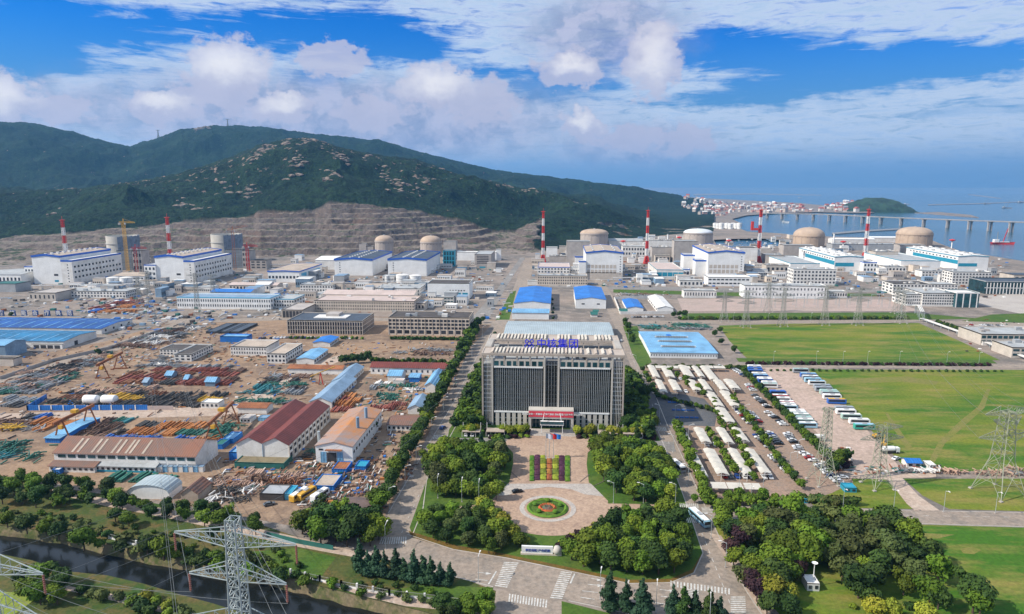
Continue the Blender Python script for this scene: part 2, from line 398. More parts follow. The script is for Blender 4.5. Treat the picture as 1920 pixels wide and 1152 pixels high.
# ------------------------------------------------------------------ buildings
WINM = {}
def winmesh(w, h, m=None, axis=0):
    k = (round(w, 1), round(h, 1), axis, (m or GLS).name)
    if k not in WINM:
        s = MB()
        if axis == 0: s.box(-w / 2, w / 2, -.08, .05, 0, h)
        else: s.box(-.08, .08, -w / 2, w / 2, 0, h)
        WINM[k] = s.mesh('window', m or GLS)
    return WINM[k]
FRM = {}
def frmmesh(w, h, axis):
    k = (round(w, 1), round(h, 1), axis)
    if k not in FRM:
        s = MB(); t = .12
        for a0, a1, z0, z1 in ((-w / 2 - t, w / 2 + t, -t, 0), (-w / 2 - t, w / 2 + t, h, h + t), (-w / 2 - t, -w / 2, 0, h), (w / 2, w / 2 + t, 0, h)):
            if axis == 0: s.box(a0, a1, -.14, .05, z0, z1)
            else: s.box(-.14, .14, a0, a1, z0, z1)
        FRM[k] = s.mesh('frame', W2)
    return FRM[k]
RLQ = []
class Bd:
    pass
def place(x0, x1, yb, yt, back):
    """Corners of a building from where its foot, eaves and far edge are seen (site axes)."""
    xm = (x0 + x1) / 2
    X, Y = G(xm, yb); a = Xat(x0, Y); b = Xat(x1, Y); H = Zat((a + b) / 2, Y, yt)
    k, v = back[0], float(back[1:])
    if k == 'x':
        Xs = b if v > x1 else a; Y2 = Yat(Xs, v, H)
    elif k == 'y':
        lo, hi = Y, Y + 900
        for _ in range(40):
            md = (lo + hi) / 2
            if proj((a + b) / 2, md, H)[1] > v: lo = md
            else: hi = md
        Y2 = lo
    else: Y2 = Y + v
    return a, b, Y, max(Y + 3, Y2), H
def windows(B, face, rows, cols, wf=.55, hf=.5, z0f=.1, z1f=.93, m=None, u0=0., u1=1., frames=False):
    if rows < 1 or cols < 1: return
    W, D, H = B.w, B.d, B.h
    L = (W if face == 'f' else D) * (u1 - u0); cell = L / cols; w = cell * wf
    zz = H * (z1f - z0f) / rows; h = zz * hf; off = (W if face == 'f' else D) * u0
    pos = []
    for r in range(rows):
        z = H * z0f + r * zz + (zz - h) / 2
        for c in range(cols): pos.append((off + (c + .5) * cell, z))
    q = ppm(B.X, B.Y + (0 if face == 'f' else D / 2)); pw = w * q * (1 if face == 'f' else .35)
    ax = 0 if face == 'f' else 1
    def P(u, z):
        if face == 'f': return (u - W / 2, -.02, z)
        return ((W / 2 if face == 'r' else -W / 2), u, z)
    if (max(pw, h * q) >= 5.5 and len(pos) <= 300):
        me = winmesh(w, h, m, ax)
        for u, z in pos:
            o = ob('window', me, B.root, P(u, z))
            if frames: ob('frame', frmmesh(w, h, ax), o)
    else:
        s = MB()
        for u, z in pos:
            x, y, zz_ = P(u, z)
            if ax == 0: s.box(x - w / 2, x + w / 2, -.1, .05, z, z + h)
            else: s.box(x - .1, x + .1, y - w / 2, y + w / 2, z, z + h)
        s.build('window', m or GLS, B.root, kind='stuff')
def shell(B, wm, roof, rm, rise, trim, th=1.):
    W, D, H = B.w, B.d, B.h; w = MB(); r = MB(); x = W / 2
    if roof in ('flat', 'par'):
        t = .35; p = min(.8, H * .12)
        w.quad((-x, 0, -.4), (x, 0, -.4), (x, 0, H), (-x, 0, H)); w.quad((x, 0, -.4), (x, D, -.4), (x, D, H), (x, 0, H))
        w.quad((x, D, -.4), (-x, D, -.4), (-x, D, H), (x, D, H)); w.quad((-x, D, -.4), (-x, 0, -.4), (-x, 0, H), (-x, D, H))
        w.box(-x, x, 0, t, H - p, H + .01); w.box(-x, x, D - t, D, H - p, H + .01); w.box(-x, -x + t, t, D - t, H - p, H + .01); w.box(x - t, x, t, D - t, H - p, H + .01)
        r.box(-x + t, x - t, t, D - t, H - p - .3, H - p)
        if trim:
            c = MB(); e = .12
            c.box(-x - e, x + e, -e, 0, H - th, H + .2); c.box(-x - e, x + e, D, D + e, H - th, H + .2)
            c.box(-x - e, -x, 0, D, H - th, H + .2); c.box(x, x + e, 0, D, H - th, H + .2); c.build('roof_edge', trim, B.root)
    elif roof == 'gy':       # ridge runs away from the front
        w.quad((-x, 0, -.4), (x, 0, -.4), (x, 0, H), (0, 0, H + rise), (-x, 0, H)); w.quad((x, D, -.4), (-x, D, -.4), (-x, D, H), (0, D, H + rise), (x, D, H))
        w.quad((x, 0, -.4), (x, D, -.4), (x, D, H), (x, 0, H)); w.quad((-x, D, -.4), (-x, 0, -.4), (-x, 0, H), (-x, D, H))
        o = .4; t = .25; dz = rise / x * o
        for s in (-1, 1):
            a = [(0, -o, H + rise + .02), (0, D + o, H + rise + .02), (s * (x + o), D + o, H - dz + .02), (s * (x + o), -o, H - dz + .02)]
            r.hexa(a, [(p_[0], p_[1], p_[2] + t) for p_ in a])
        if trim:
            c = MB()
            for s in (-1, 1):
                c.bar((0, -o - .1, H + rise - .2), (s * (x + o), -o - .1, H - dz - .2), .2, th); c.bar((0, D + o + .1, H + rise - .2), (s * (x + o), D + o + .1, H - dz - .2), .2, th)
                c.bar((s * (x + o + .1), -o, H - dz - .2), (s * (x + o + .1), D + o, H - dz - .2), .2, th)
            c.build('roof_edge', trim, B.root)
    elif roof == 'gx':       # ridge parallel to the front
        w.quad((-x, 0, -.4), (x, 0, -.4), (x, 0, H), (-x, 0, H)); w.quad((x, D, -.4), (-x, D, -.4), (-x, D, H), (x, D, H))
        w.quad((x, 0, -.4), (x, D, -.4), (x, D, H), (x, D / 2, H + rise), (x, 0, H)); w.quad((-x, D, -.4), (-x, 0, -.4), (-x, 0, H), (-x, D / 2, H + rise), (-x, D, H))
        o = .5; t = .22; dz = rise / (D / 2) * o
        for y0, y1 in ((-o, D / 2), (D + o, D / 2)):
            a = [(-x - o, y0, H - dz + .02), (x + o, y0, H - dz + .02), (x + o, y1, H + rise + .02), (-x - o, y1, H + rise + .02)]
            r.hexa(a, [(p_[0], p_[1], p_[2] + t) for p_ in a])
    elif roof == 'arch':     # barrel vault, axis away from the front
        n = 10; arc = [(x * math.cos(math.pi * (1 - i / n)), H + rise * math.sin(math.pi * i / n)) for i in range(n + 1)]
        w.quad(*([(-x, 0, -.4), (x, 0, -.4)] + [(a, 0, z) for a, z in reversed(arc)]))
        w.quad(*([(x, D, -.4), (-x, D, -.4)] + [(a, D, z) for a, z in arc]))
        w.quad((x, 0, -.4), (x, D, -.4), (x, D, H), (x, 0, H)); w.quad((-x, D, -.4), (-x, 0, -.4), (-x, 0, H), (-x, D, H))
        for i in range(n):
            (a0, z0), (a1, z1) = arc[i], arc[i + 1]
            r.hexa([(a0, -.4, z0 + .02), (a0, D + .4, z0 + .02), (a1, D + .4, z1 + .02), (a1, -.4, z1 + .02)], [(a0, -.4, z0 + .2), (a0, D + .4, z0 + .2), (a1, D + .4, z1 + .2), (a1, -.4, z1 + .2)])
    w.build('wall', wm, B.root); r.build('roof', rm, B.root)
def bld(label, x0, x1, yb, yt, back, wm=None, roof='flat', rm=None, rows=0, cols=0, side=0, trim=None, rise=2., name='plant_building', cat='building', group=None,
        wf=.5, hf=.5, junk=0, th=1., wmat=None, z0f=.1, z1f=.93, frames=False, W=None, Hm=None):
    a, b, Y, Y2, H = place(x0, x1, yb, yt, back)
    if Hm: H = Hm
    B = Bd(); B.X = (a + b) / 2; B.Y = Y; B.w = b - a; B.d = Y2 - Y; B.h = H; B.x0 = x0; B.x1 = x1; B.yb = yb; B.yt = yt
    B.root = thing(name, label, cat, (B.X, Y, 0), 0, group)
    shell(B, wm or W1, roof, rm or GRF, rise, trim, th)
    if roof == 'gx' and B.w > 40 and name == 'warehouse': RLQ.append((B, rise))
    windows(B, 'f', rows, cols, wf, hf, z0f, z1f, wmat, frames=frames)
    if side:
        windows(B, 'r', rows, side, wf, hf, z0f, z1f, wmat); windows(B, 'l', rows, side, wf, hf, z0f, z1f, wmat)
    rz = H - min(.8, H * .12) if roof == 'flat' else None
    if roof == 'flat' and junk:
        rs = random.Random(int(x0 * 7 + yb))
        for i in range(junk):
            w_, d_, h_ = rs.uniform(1.5, 5), rs.uniform(1.5, 4), rs.uniform(1, 3)
            w_ = min(w_, B.w * .3); d_ = min(d_, B.d * .3)
            px_, py_ = rs.uniform(-B.w / 2 + 1 + w_ / 2, B.w / 2 - 1 - w_ / 2), rs.uniform(1 + d_ / 2, B.d - 1 - d_ / 2)
            MB().box(px_ - w_ / 2, px_ + w_ / 2, py_ - d_ / 2, py_ + d_ / 2, rz, rz + h_).build('roof_vent', rs.choice([W1, GREY, CON]), B.root)
    return B
def fp(B, xa, xb, ya, yb, m, name='panel', proud=.12, depth=.0):
    """A panel on the front face of B, given by where it is seen."""
    Xa, Xb = Xat(xa, B.Y, B.h / 2) - B.X, Xat(xb, B.Y, B.h / 2) - B.X
    z0, z1 = Zat(B.X, B.Y, yb), Zat(B.X, B.Y, ya)
    return MB().box(Xa, Xb, -proud, .05, max(0, z0), z1).build(name, m, B.root)
def lp(B, v0, v1, z0, z1, m, name='panel', sgn=-1, proud=.12):
    """A panel on a side face; v along depth 0..1, z as share of height."""
    x = sgn * B.w / 2
    return MB().box(min(x, x + sgn * proud), max(x, x + sgn * proud), B.d * v0, B.d * v1, B.h * z0, B.h * z1).build(name, m, B.root)
# ------------------------------------------------------------------ ground, sea, river
RIV = [G(*p) for p in [(-260, 939), (0, 985), (60, 992), (130, 1003), (200, 1019), (270, 1035), (330, 1045), (400, 1061), (470, 1071), (540, 1083), (600, 1099), (680, 1119), (760, 1138), (900, 1174), (1000, 1204),
                        (1000, 1319), (700, 1289), (520, 1184), (470, 1154), (400, 1132), (330, 1113), (270, 1095), (200, 1079), (120, 1071), (60, 1051), (0, 1039), (-260, 999)]]
INLET = [G(*p) for p in [(1338, 450), (1380, 448), (1430, 448), (1480, 452), (1480, 461), (1400, 464), (1346, 463)]]
LAND = [(-4200, -500), (1600, -500), (1900, 300)] + [G(*p) for p in [(2150, 560), (1990, 510), (1920, 490), (1870, 482), (1800, 471), (1770, 460), (1750, 452), (1700, 448), (1640, 446), (1560, 444), (1500, 441),
        (1450, 437), (1400, 434), (1385, 428), (1392, 420), (1372, 411), (1400, 404), (1460, 400), (1530, 398), (1600, 399.5), (1640, 399), (1600, 391), (1540, 385), (1500, 381), (1440, 378), (1380, 375), (1320, 372), (1290, 370)]] + [(-4200, 6800)]
sea = MB().quad((-60000, -3000, -4), (60000, -3000, -4), (60000, 80000, -4), (-60000, 80000, -4)).build('sea', None, kind='structure')
m, nt, b = _nt('sea_water', .14); b.inputs['Specular IOR Level'].default_value = .4
n1 = tnoise(nt, .012, 5, .6, scl=(.5, 1.6, 1)); n2 = tnoise(nt, .0011, 4, .6, scl=(.4, 2.2, 1))
nt.links.new(mixc(nt, mrange(nt, n2, .35, .65), (.018, .065, .105), (.035, .11, .15)), b.inputs['Base Color'])
bump(nt, b, tnoise(nt, .09, 4, .7), .5, 2.2)
sea.data.materials.append(m)
sheet('ground', LAND, EARTH, 0, px=False, holes=[RIV, INLET])
# shore rim and river banks: sloping strips down to the water
def strip(name, pts, m, out, z1, close=False, rough=1.5, step=12, kind='structure', wid=1.4):
    P = []
    n = len(pts)
    for i in range(n if close else n - 1):
        a, b_ = Vector(pts[i]), Vector(pts[(i + 1) % n]); k = max(1, int((b_ - a).length / step))
        P += [a.lerp(b_, j / k) for j in range(k)]
    if not close: P.append(Vector(pts[-1]))
    s = MB(); L = []
    for i, p in enumerate(P):
        q = P[(i + 1) % len(P)] if (close or i < len(P) - 1) else p; r_ = P[i - 1] if (close or i > 0) else p
        t = (q - r_); t = t.normalized() if t.length else Vector((1, 0)); nrm = Vector((t.y, -t.x)) * out
        w = abs(z1) * wid * U(.7, 1.4)
        L.append(((p.x - nrm.x * .4, p.y - nrm.y * .4, .006), (p.x + nrm.x * w * .5 + U(-.3, .3) * rough, p.y + nrm.y * w * .5 + U(-.3, .3) * rough, z1 * .5 + U(-.2, .2)), (p.x + nrm.x * w, p.y + nrm.y * w, z1)))
    for i in range(len(L) if close else len(L) - 1):
        A, B_ = L[i], L[(i + 1) % len(L)]
        for k in (0, 1): s.quad(A[k], B_[k], B_[k + 1], A[k + 1])
    return s.build(name, m, kind=kind)
BANK = gmat('river_bank', [(.15, .12, .07), (.06, .08, .02), (.20, .15, .09)], .1, .5, .2)
strip('river_bank', RIV, BANK, -1 if False else 1, -4.2, True, 1.0, 4, wid=.5)
strip('sea_shore', LAND[3:-1], gmat('shore_rock', [(.22, .19, .16), (.15, .14, .12), (.26, .22, .18)], .05, .3, .3), -1, -5, False, 3, 25)
m, nt, b = _nt('river_water', .16); b.inputs['Base Color'].default_value = (.010, .012, .012, 1); b.inputs['Specular IOR Level'].default_value = .3
bump(nt, b, tnoise(nt, .35, 4, .6), .12, .25)
sheet('river', [(-400, -100), (120, -100), (120, 400), (-400, 400)], m, -3.2, px=False)
# zones, each a sheet a little above the one below
sheet('lower_field', [(-300, 880), (0, 893), (90, 912), (230, 932), (330, 952), (470, 978), (620, 1028), (720, 1048), (860, 1088), (940, 1115), (925, 1152), (1000, 1600), (-900, 1400)], GRD, .010, holes=None) if False else None
ZN = [0]
def zone(name, pts, m, lvl, label=None):
    ZN[0] += 1; return sheet(name, pts, m, .018 * lvl + (ZN[0] % 9) * .002, label)
up = [(-260, 939), (0, 985), (60, 992), (130, 1003), (200, 1019), (270, 1035), (330, 1045), (400, 1061), (470, 1071), (540, 1083), (600, 1099), (680, 1119), (760, 1138), (900, 1174)]
dn = [(-260, 999), (0, 1039), (60, 1051), (120, 1071), (200, 1079), (270, 1095), (330, 1113), (400, 1132), (470, 1154), (520, 1184), (600, 1224)]
zone('rough_grass', [(-260, 850), (0, 893), (90, 912), (230, 932), (330, 952), (470, 978), (620, 1028), (720, 1048), (860, 1082), (940, 1112), (920, 1152), (915, 1190)] + up[::-1], GRD, 1)
zone('river_meadow', dn + [(560, 1500), (-300, 1500)], GRD, 1)
zone('yard_ground', [(-200, 700), (0, 678), (200, 640), (330, 600), (560, 590), (930, 600), (880, 655), (850, 720), (800, 820), (745, 925), (718, 975), (620, 1000), (470, 972), (330, 945), (230, 926), (90, 904), (-120, 880)], YARD, 1)
zone('dirt_path', [(90, 916), (180, 932), (330, 958), (420, 978), (560, 1008), (650, 1030), (700, 1040), (690, 1050), (560, 1026), (440, 1000), (330, 975), (200, 950), (110, 928)], DIRT, 2)
zone('dirt_path', [(120, 1098), (200, 1112), (300, 1135), (370, 1152), (500, 1185), (480, 1195), (340, 1158), (200, 1124), (110, 1104)], DIRT, 2)
zone('meadow_grass', [(470, 1035), (560, 1028), (630, 1045), (600, 1085), (530, 1080), (440, 1068)], GRV, 2)
zone('meadow_grass', [(700, 1112), (790, 1098), (925, 1102), (915, 1150), (860, 1145)], GRV, 2)
zone('bank_dirt', [(600, 1091), (700, 1109), (830, 1126), (900, 1151), (760, 1137), (680, 1118)], DIRT, 2)
zone('yellow_field', [(-100, 1115), (30, 1110), (75, 1118), (30, 1150), (-60, 1190), (-200, 1190)], gmat('yellow_crop', [(.22, .28, .04), (.17, .22, .03), (.27, .3, .07)], .1, .4), 2)
# roads
zone('avenue', [(700, 1012), (728, 963), (764, 901), (800, 839), (848, 760), (905, 648), (955, 560), (985, 484), (1004, 484), (985, 560), (942, 648), (884, 745), (838, 830), (800, 901), (793, 960), (775, 1020)], ASPW, 3)
zone('avenue', [(1147, 600), (1180, 680), (1230, 800), (1262, 877), (1290, 954), (1318, 1040), (1330, 1100), (1345, 1160), (1440, 1160), (1400, 1110), (1378, 1070), (1345, 1000), (1324, 954), (1289, 877), (1252, 800), (1212, 700), (1175, 600), (1110, 490), (1098, 490)], ASPW, 3)
zone('front_road', [(690, 1012), (764, 1003), (775, 1008), (850, 1030), (950, 1046), (1075, 1072), (1180, 1094), (1258, 1092), (1300, 1075), (1318, 1035), (1400, 1105), (1430, 1150), (1500, 1200), (1420, 1210), (1250, 1165), (1080, 1128), (960, 1108), (860, 1084), (780, 1064), (700, 1040), (640, 1020)], ASPW, 4)
zone('gate_road', [(960, 1106), (1062, 1128), (1058, 1400), (900, 1400), (925, 1150), (930, 1108)], ASPW, 5)
zone('east_road', [(1310, 948), (1500, 952), (1707, 957), (1920, 961), (2200, 966), (2200, 995), (1920, 988), (1690, 981), (1500, 975), (1330, 971)], ASPW, 4)
zone('cross_road', [(1178, 602), (1340, 602), (1720, 600), (1920, 606), (1920, 612), (1720, 606), (1345, 608), (1180, 610)], ASPW, 4)
zone('cross_road', [(1380, 679), (1500, 683), (1920, 684), (2100, 686), (2100, 693), (1920, 691), (1490, 690), (1378, 686)], ASPW, 4)
zone('side_path', [(1580, 888), (1676, 889), (1755, 888), (1755, 896), (1692, 897), (1722, 930), (1762, 958), (1715, 958), (1700, 945), (1665, 900), (1580, 897)], DIRT, 5)
zone('inner_road', [(-50, 728), (150, 665), (330, 605), (345, 600), (500, 552), (640, 512), (660, 512), (520, 556), (370, 604), (180, 672), (-50, 752)], ASPW, 3)
zone('inner_road', [(0, 592), (300, 600), (560, 592), (945, 602), (945, 610), (700, 602), (560, 600), (300, 608), (0, 600)], ASPW, 4)
zone('works_road', [(880, 602), (930, 545), (975, 484), (984, 484), (945, 545), (915, 602)], ASP, 2)
zone('works_road', [(1010, 538), (1140, 542), (1400, 548), (1700, 548), (1700, 543), (1400, 541), (1010, 534)], ASP, 2)
zone('yard_road', [(310, 760), (410, 762), (470, 745), (560, 690), (640, 665), (650, 672), (575, 705), (480, 765), (420, 780), (0, 790), (0, 776), (200, 770)], DIRT, 2)
# car park, bus lot
PKG = gmat('brick_car_park', [(.31, .21, .155), (.26, .19, .145), (.23, .18, .145)], .03, .3, fine=.8)
zone('car_park', [(1200, 688), (1392, 684), (1455, 730), (1575, 855), (1600, 905), (1560, 925), (1490, 948), (1320, 946), (1290, 880), (1262, 800), (1225, 730)], PKG, 4)
zone('bus_lot', [(1425, 690), (1510, 688), (1560, 745), (1620, 800), (1690, 880), (1650, 892), (1585, 885), (1540, 820), (1470, 750)], gmat('lot_dirt', [(.46, .34, .28), (.40, .30, .24), (.34, .26, .21)], .03, .15, fine=.5), 4)
zone('forecourt', [(1180, 742), (1210, 726), (1320, 748), (1345, 775), (1340, 800), (1265, 798), (1210, 800), (1180, 815)], ASPD, 5)
# lawns
zone('lawn', [(1348, 611), (1500, 607), (1720, 605), (1800, 640), (1875, 676), (1700, 675), (1400, 672), (1368, 640)], GRS, 3)
zone('lawn', [(1430, 692), (1490, 693), (1920, 694), (2150, 700), (2150, 900), (1920, 884), (1740, 884), (1690, 870), (1600, 770), (1500, 694)], GRS, 3)
zone('lawn', [(1490, 915), (1560, 905), (1590, 898), (1660, 899), (1718, 955), (1530, 952)], GRS, 3)
zone('lawn', [(1694, 898), (1920, 898), (2150, 900), (2150, 962), (1920, 959), (1780, 955), (1730, 930)], GRS, 3)
zone('lawn', [(1335, 974), (1500, 977), (1690, 983), (1920, 990), (2250, 1000), (2250, 1500), (1600, 1500), (1460, 1150), (1410, 1100), (1350, 1010)], GRS, 3)
WORN = gmat('worn_turf', [(.17, .17, .035), (.20, .17, .055), (.12, .15, .025)], .08, .4)
zone('worn_path', [(1738, 872), (1760, 828), (1800, 790), (1835, 762), (1850, 730), (1857, 730), (1846, 765), (1812, 796), (1772, 832), (1750, 872)], WORN, 4)
zone('worn_path', [(1700, 842), (1672, 800), (1660, 775), (1664, 774), (1682, 800), (1710, 838)], WORN, 4)
zone('worn_path', [(1500, 700), (1560, 712), (1700, 706), (1760, 716), (1755, 722), (1690, 716), (1560, 722), (1520, 712)], WORN, 4)
zone('bare_patch', [(1800, 1030), (1822, 1026), (1840, 1032), (1826, 1040), (1806, 1038)], WORN, 4)
zone('bare_patch', [(1725, 1000), (1790, 1003), (1760, 1010), (1730, 1012), (1712, 1003)], WORN, 4)
zone('grass_verge', [(1150, 543), (1390, 549), (1640, 551), (1660, 556), (1390, 556), (1150, 549)], GRV, 3)
zone('grass_verge', [(1275, 588), (1700, 586), (1840, 598), (1720, 600), (1285, 600)], GRV, 3)
zone('grass_verge', [(930, 600), (958, 548), (968, 545), (955, 600)], GRV, 4)
zone('grass_verge', [(1860, 590), (1920, 588), (1990, 600), (1930, 606), (1800, 603)], GRV, 4)
zone('grass_verge', [(1380, 672), (1860, 676), (1870, 682), (1385, 679)], GRV, 5)
zone('grass_verge', [(1168, 612), (1195, 612), (1222, 680), (1200, 690), (1186, 665)], GRV, 4)
zone('grass_verge', [(1053, 1128), (1140, 1150), (1240, 1180), (1240, 1260), (1053, 1260)], GRV, 6)
zone('verge_soil', [(1330, 1000), (1352, 1005), (1425, 1110), (1450, 1160), (1432, 1160), (1378, 1075)], DIRT, 5)
zone('substation_yard', [(1270, 560), (1660, 562), (1730, 584), (1280, 584)], gmat('pink_gravel', [(.40, .30, .26), (.34, .27, .23), (.44, .34, .29)], .03, .2), 3)
zone('office_apron', [(1790, 560), (1990, 545), (2100, 590), (1920, 590), (1850, 575)], PAVL, 3)
zone('office_apron', [(1800, 602), (1900, 606), (2000, 620), (1990, 660), (1920, 668), (1850, 630)], PAVL, 3)
# HQ grounds
zone('hq_lawn', [(842, 806), (860, 780), (905, 700), (1168, 700), (1215, 780), (1262, 877), (1290, 954), (1318, 1035), (1300, 1075), (1258, 1092), (1180, 1094), (1075, 1072), (950, 1046), (850, 1030), (775, 1008), (768, 990), (800, 901), (838, 830)], GRV, 5)
zone('soil_edging', [(766, 996), (850, 1022), (950, 1040), (1075, 1066), (1180, 1088), (1258, 1086), (1298, 1068), (1318, 1035), (1316, 1045), (1301, 1075), (1258, 1093), (1180, 1095), (1075, 1073), (950, 1047), (850, 1031), (772, 1008)], gmat('ochre_hedge_soil', [(.17, .10, .02), (.12, .07, .02), (.10, .09, .02)], .2, .8), 6)
zone('hq_road', [(845, 822), (900, 822), (1000, 816), (1170, 822), (1262, 830), (1268, 848), (1160, 842), (1000, 838), (840, 840)], ASP, 6)
cx0, cy0 = G(1031, 950); 
def circ(px, py, rpx, n=48):
    x, y = G(px, py); r = rpx / ppm(x, y); return [(x + r * math.cos(2 * math.pi * i / n), y + r * math.sin(2 * math.pi * i / n)) for i in range(n)]
def ring(name, px, py, r0, r1, m, z, z1=None, n=64, kind='structure'):
    x, y = G(px, py); k = ppm(x, y); r0 /= k; r1 /= k; s = MB()
    for i in range(n):
        a, b_ = 2 * math.pi * i / n, 2 * math.pi * (i + 1) / n
        A = [(x + r * math.cos(t), y + r * math.sin(t)) for r in (r0, r1) for t in (a, b_)]
        if z1 is None: s.quad((*A[0], z), (*A[2], z), (*A[3], z), (*A[1], z))
        else: s.hexa([(*A[0], z), (*A[2], z), (*A[3], z), (*A[1], z)], [(*A[0], z1), (*A[2], z1), (*A[3], z1), (*A[1], z1)])
    return s.build(name, m, kind=kind)
zone('plaza_paving', [(962, 816), (1103, 816), (1118, 832), (1102, 850), (1100, 870), (1104, 905), (1140, 940), (1140, 955), (930, 955), (920, 940), (955, 905), (962, 870), (962, 850), (945, 832)], PAVE, 7)
sheet('plaza_circle', circ(1030, 950, 110, 64), PAVE, .148, px=False)
zone('plaza_arm', [(860, 950), (925, 945), (925, 956), (870, 960)], PAVE, 7); zone('plaza_arm', [(1138, 945), (1268, 947), (1275, 957), (1138, 956)], PAVE, 7)
ring('paving_ring', 1027, 954, 44, 53, PAVL, .21)
zone('plaza_apron', [(952, 908), (1108, 908), (1132, 932), (1096, 928), (1070, 918), (1028, 914), (985, 919), (950, 930), (930, 930)], PAVL, 10)
# joints radiating over the apron
for i, t in enumerate(np.linspace(-.75, .75, 7)):
    x, y = G(1030, 950); s = MB(); a = math.pi / 2 - t
    s.bar((x + 27 * math.cos(a), y + 27 * math.sin(a), .215), (x + 36 * math.cos(a), y + 36 * math.sin(a), .215), .35, .03); s.build('paving_joint', mat('joint', (.12, .10, .09)), kind='structure')
# kerbs along the main roads
def kerb(pts, w=.35, h=.14, name='kerb'):
    P = [G(*p) for p in pts]; s = MB()
    for a, b_ in zip(P, P[1:]): s.bar((*a, h / 2), (*b_, h / 2), w, h)
    s.build(name, KRB, kind='structure')
kerb([(764, 1003), (850, 1031), (950, 1047), (1075, 1073), (1180, 1095), (1258, 1093), (1301, 1075), (1318, 1038), (1290, 954), (1262, 877), (1230, 800)])
kerb([(640, 1020), (700, 1040), (780, 1064), (860, 1084), (925, 1101)]); kerb([(1066, 1127), (1250, 1166), (1420, 1210)])
kerb([(1324, 954), (1289, 877), (1252, 800), (1212, 700)]); kerb([(1332, 972), (1345, 1000), (1378, 1070), (1400, 1110), (1430, 1155)])
kerb([(728, 963), (764, 901), (800, 839), (848, 760), (905, 648)]); kerb([(775, 1000), (793, 955), (800, 901), (838, 830), (884, 745), (942, 648)])
kerb([(1330, 950), (1500, 952.5), (1707, 957.5)]); kerb([(1765, 959), (1920, 961.5), (2200, 966)]); kerb([(1333, 972), (1500, 975.5), (1690, 981.5), (1920, 988.5)])
# painted road markings
def stripe(a, b_, w, lvl=12, name='road_marking'):
    p, q = G(*a), G(*b_); MB().bar((*p, .12), (*q, .12), w, .008).build(name, MRK, kind='structure')
def crosswalk(q, n):      # quad q: a,b along one kerb, d,c along the other; stripes run a->d
    a, b_, c, d = [Vector(G(*p)) for p in q]
    for i in range(n):
        t0, t1 = (i + .0) / n, (i + .5) / n
        s = MB(); P = [a.lerp(b_, t0), a.lerp(b_, t1), d.lerp(c, t1), d.lerp(c, t0)]
        s.prism([(p.x, p.y) for p in P], .12, .126).build('crosswalk_stripe', MRK, kind='structure')
def zp(x, y): return (740 + x / 3.097, 780 + y / 3.097)
def zq(x, y): return (1260 + x / 2.909, 860 + y / 2.909)
crosswalk([zp(635, 850), zp(580, 995), zp(650, 1005), zp(720, 855)], 14)
crosswalk([zp(965, 905), zp(900, 1065), zp(970, 1072), zp(1030, 912)], 14)
crosswalk([zp(665, 1035), zp(895, 1072), zp(890, 1118), zp(660, 1080)], 14)
crosswalk([(716, 1008), (764, 1007), (764, 1020), (711, 1021)], 12)
crosswalk([zq(-10, 668), zq(325, 712), zq(325, 745), zq(-10, 700)], 18)
crosswalk([zq(65, 712), zq(60, 780), zq(145, 785), zq(145, 722)], 7)
crosswalk([zq(320, 755), zq(320, 848), zq(405, 848), zq(400, 755)], 8)
crosswalk([zq(40, 247), zq(148, 247), zq(150, 274), zq(45, 274)], 10)
crosswalk([zq(60, 320), zq(128, 320), zq(140, 352), zq(70, 352)], 7)
crosswalk([zq(160, 266), zq(165, 300), zq(235, 300), zq(225, 266)], 5)
crosswalk([zp(232, 113), zp(315, 113), zp(308, 136), zp(222, 136)], 9)
crosswalk([zp(170, 236), zp(217, 236), zp(210, 260), zp(160, 260)], 6)
crosswalk([zp(1500, 68), zp(1575, 68), zp(1585, 90), zp(1510, 90)], 8)
for q in [((590, 905), (545, 980)), ((1045, 918), (1020, 975)), ((1360, 955), (1345, 1018))]: stripe(zp(*q[0]), zp(*q[1]), .5)
for q in [((480, 910), (550, 918)), ((1090, 1018), (1180, 1028)), ((1120, 980), (1200, 988)), ((1140, 945), (1195, 955)), ((1080, 1055), (1160, 1068)), ((1540, 1010), (1620, 1020)), ((1545, 1050), (1600, 1056)), ((470, 950), (540, 958)), ((1500, 1085), (1570, 1095))]:
    stripe(zp(*q[0]), zp(*q[1]), .3)
    if q[0][0] in (480, 1120, 1540, 1140):
        e = G(*zp(*q[1])); MB().prism([(e[0] - 1.2, e[1] - .8), (e[0] + .8, e[1]), (e[0] - 1.2, e[1] + .8)], .12, .126).build('arrow_head', MRK, kind='structure')
for i in range(9):
    t = i / 9; x0_, y0_ = lerp(1316, 1372, t), lerp(1000, 1140, t); stripe((x0_, y0_), (x0_ + 3.2, y0_ + 8), .18)
for i in range(26):
    y_ = 1000 - 380 * (i / 26) ** .8; x_ = 1048 - (y_ - 352) * .455; stripe((x_, y_), (1048 - (y_ - 356) * .455, y_ - 4), .18)
for i in range(18):
    y_ = 940 - 320 * (i / 18) ** .85; x_ = 1048 + (y_ - 352) * .43; stripe((x_, y_), (1048 + (y_ - 356) * .43, y_ - 4), .18)
for i in range(16): stripe((1350 + i * 38, 961.5 + i * .62), (1362 + i * 38, 961.7 + i * .62), .18)

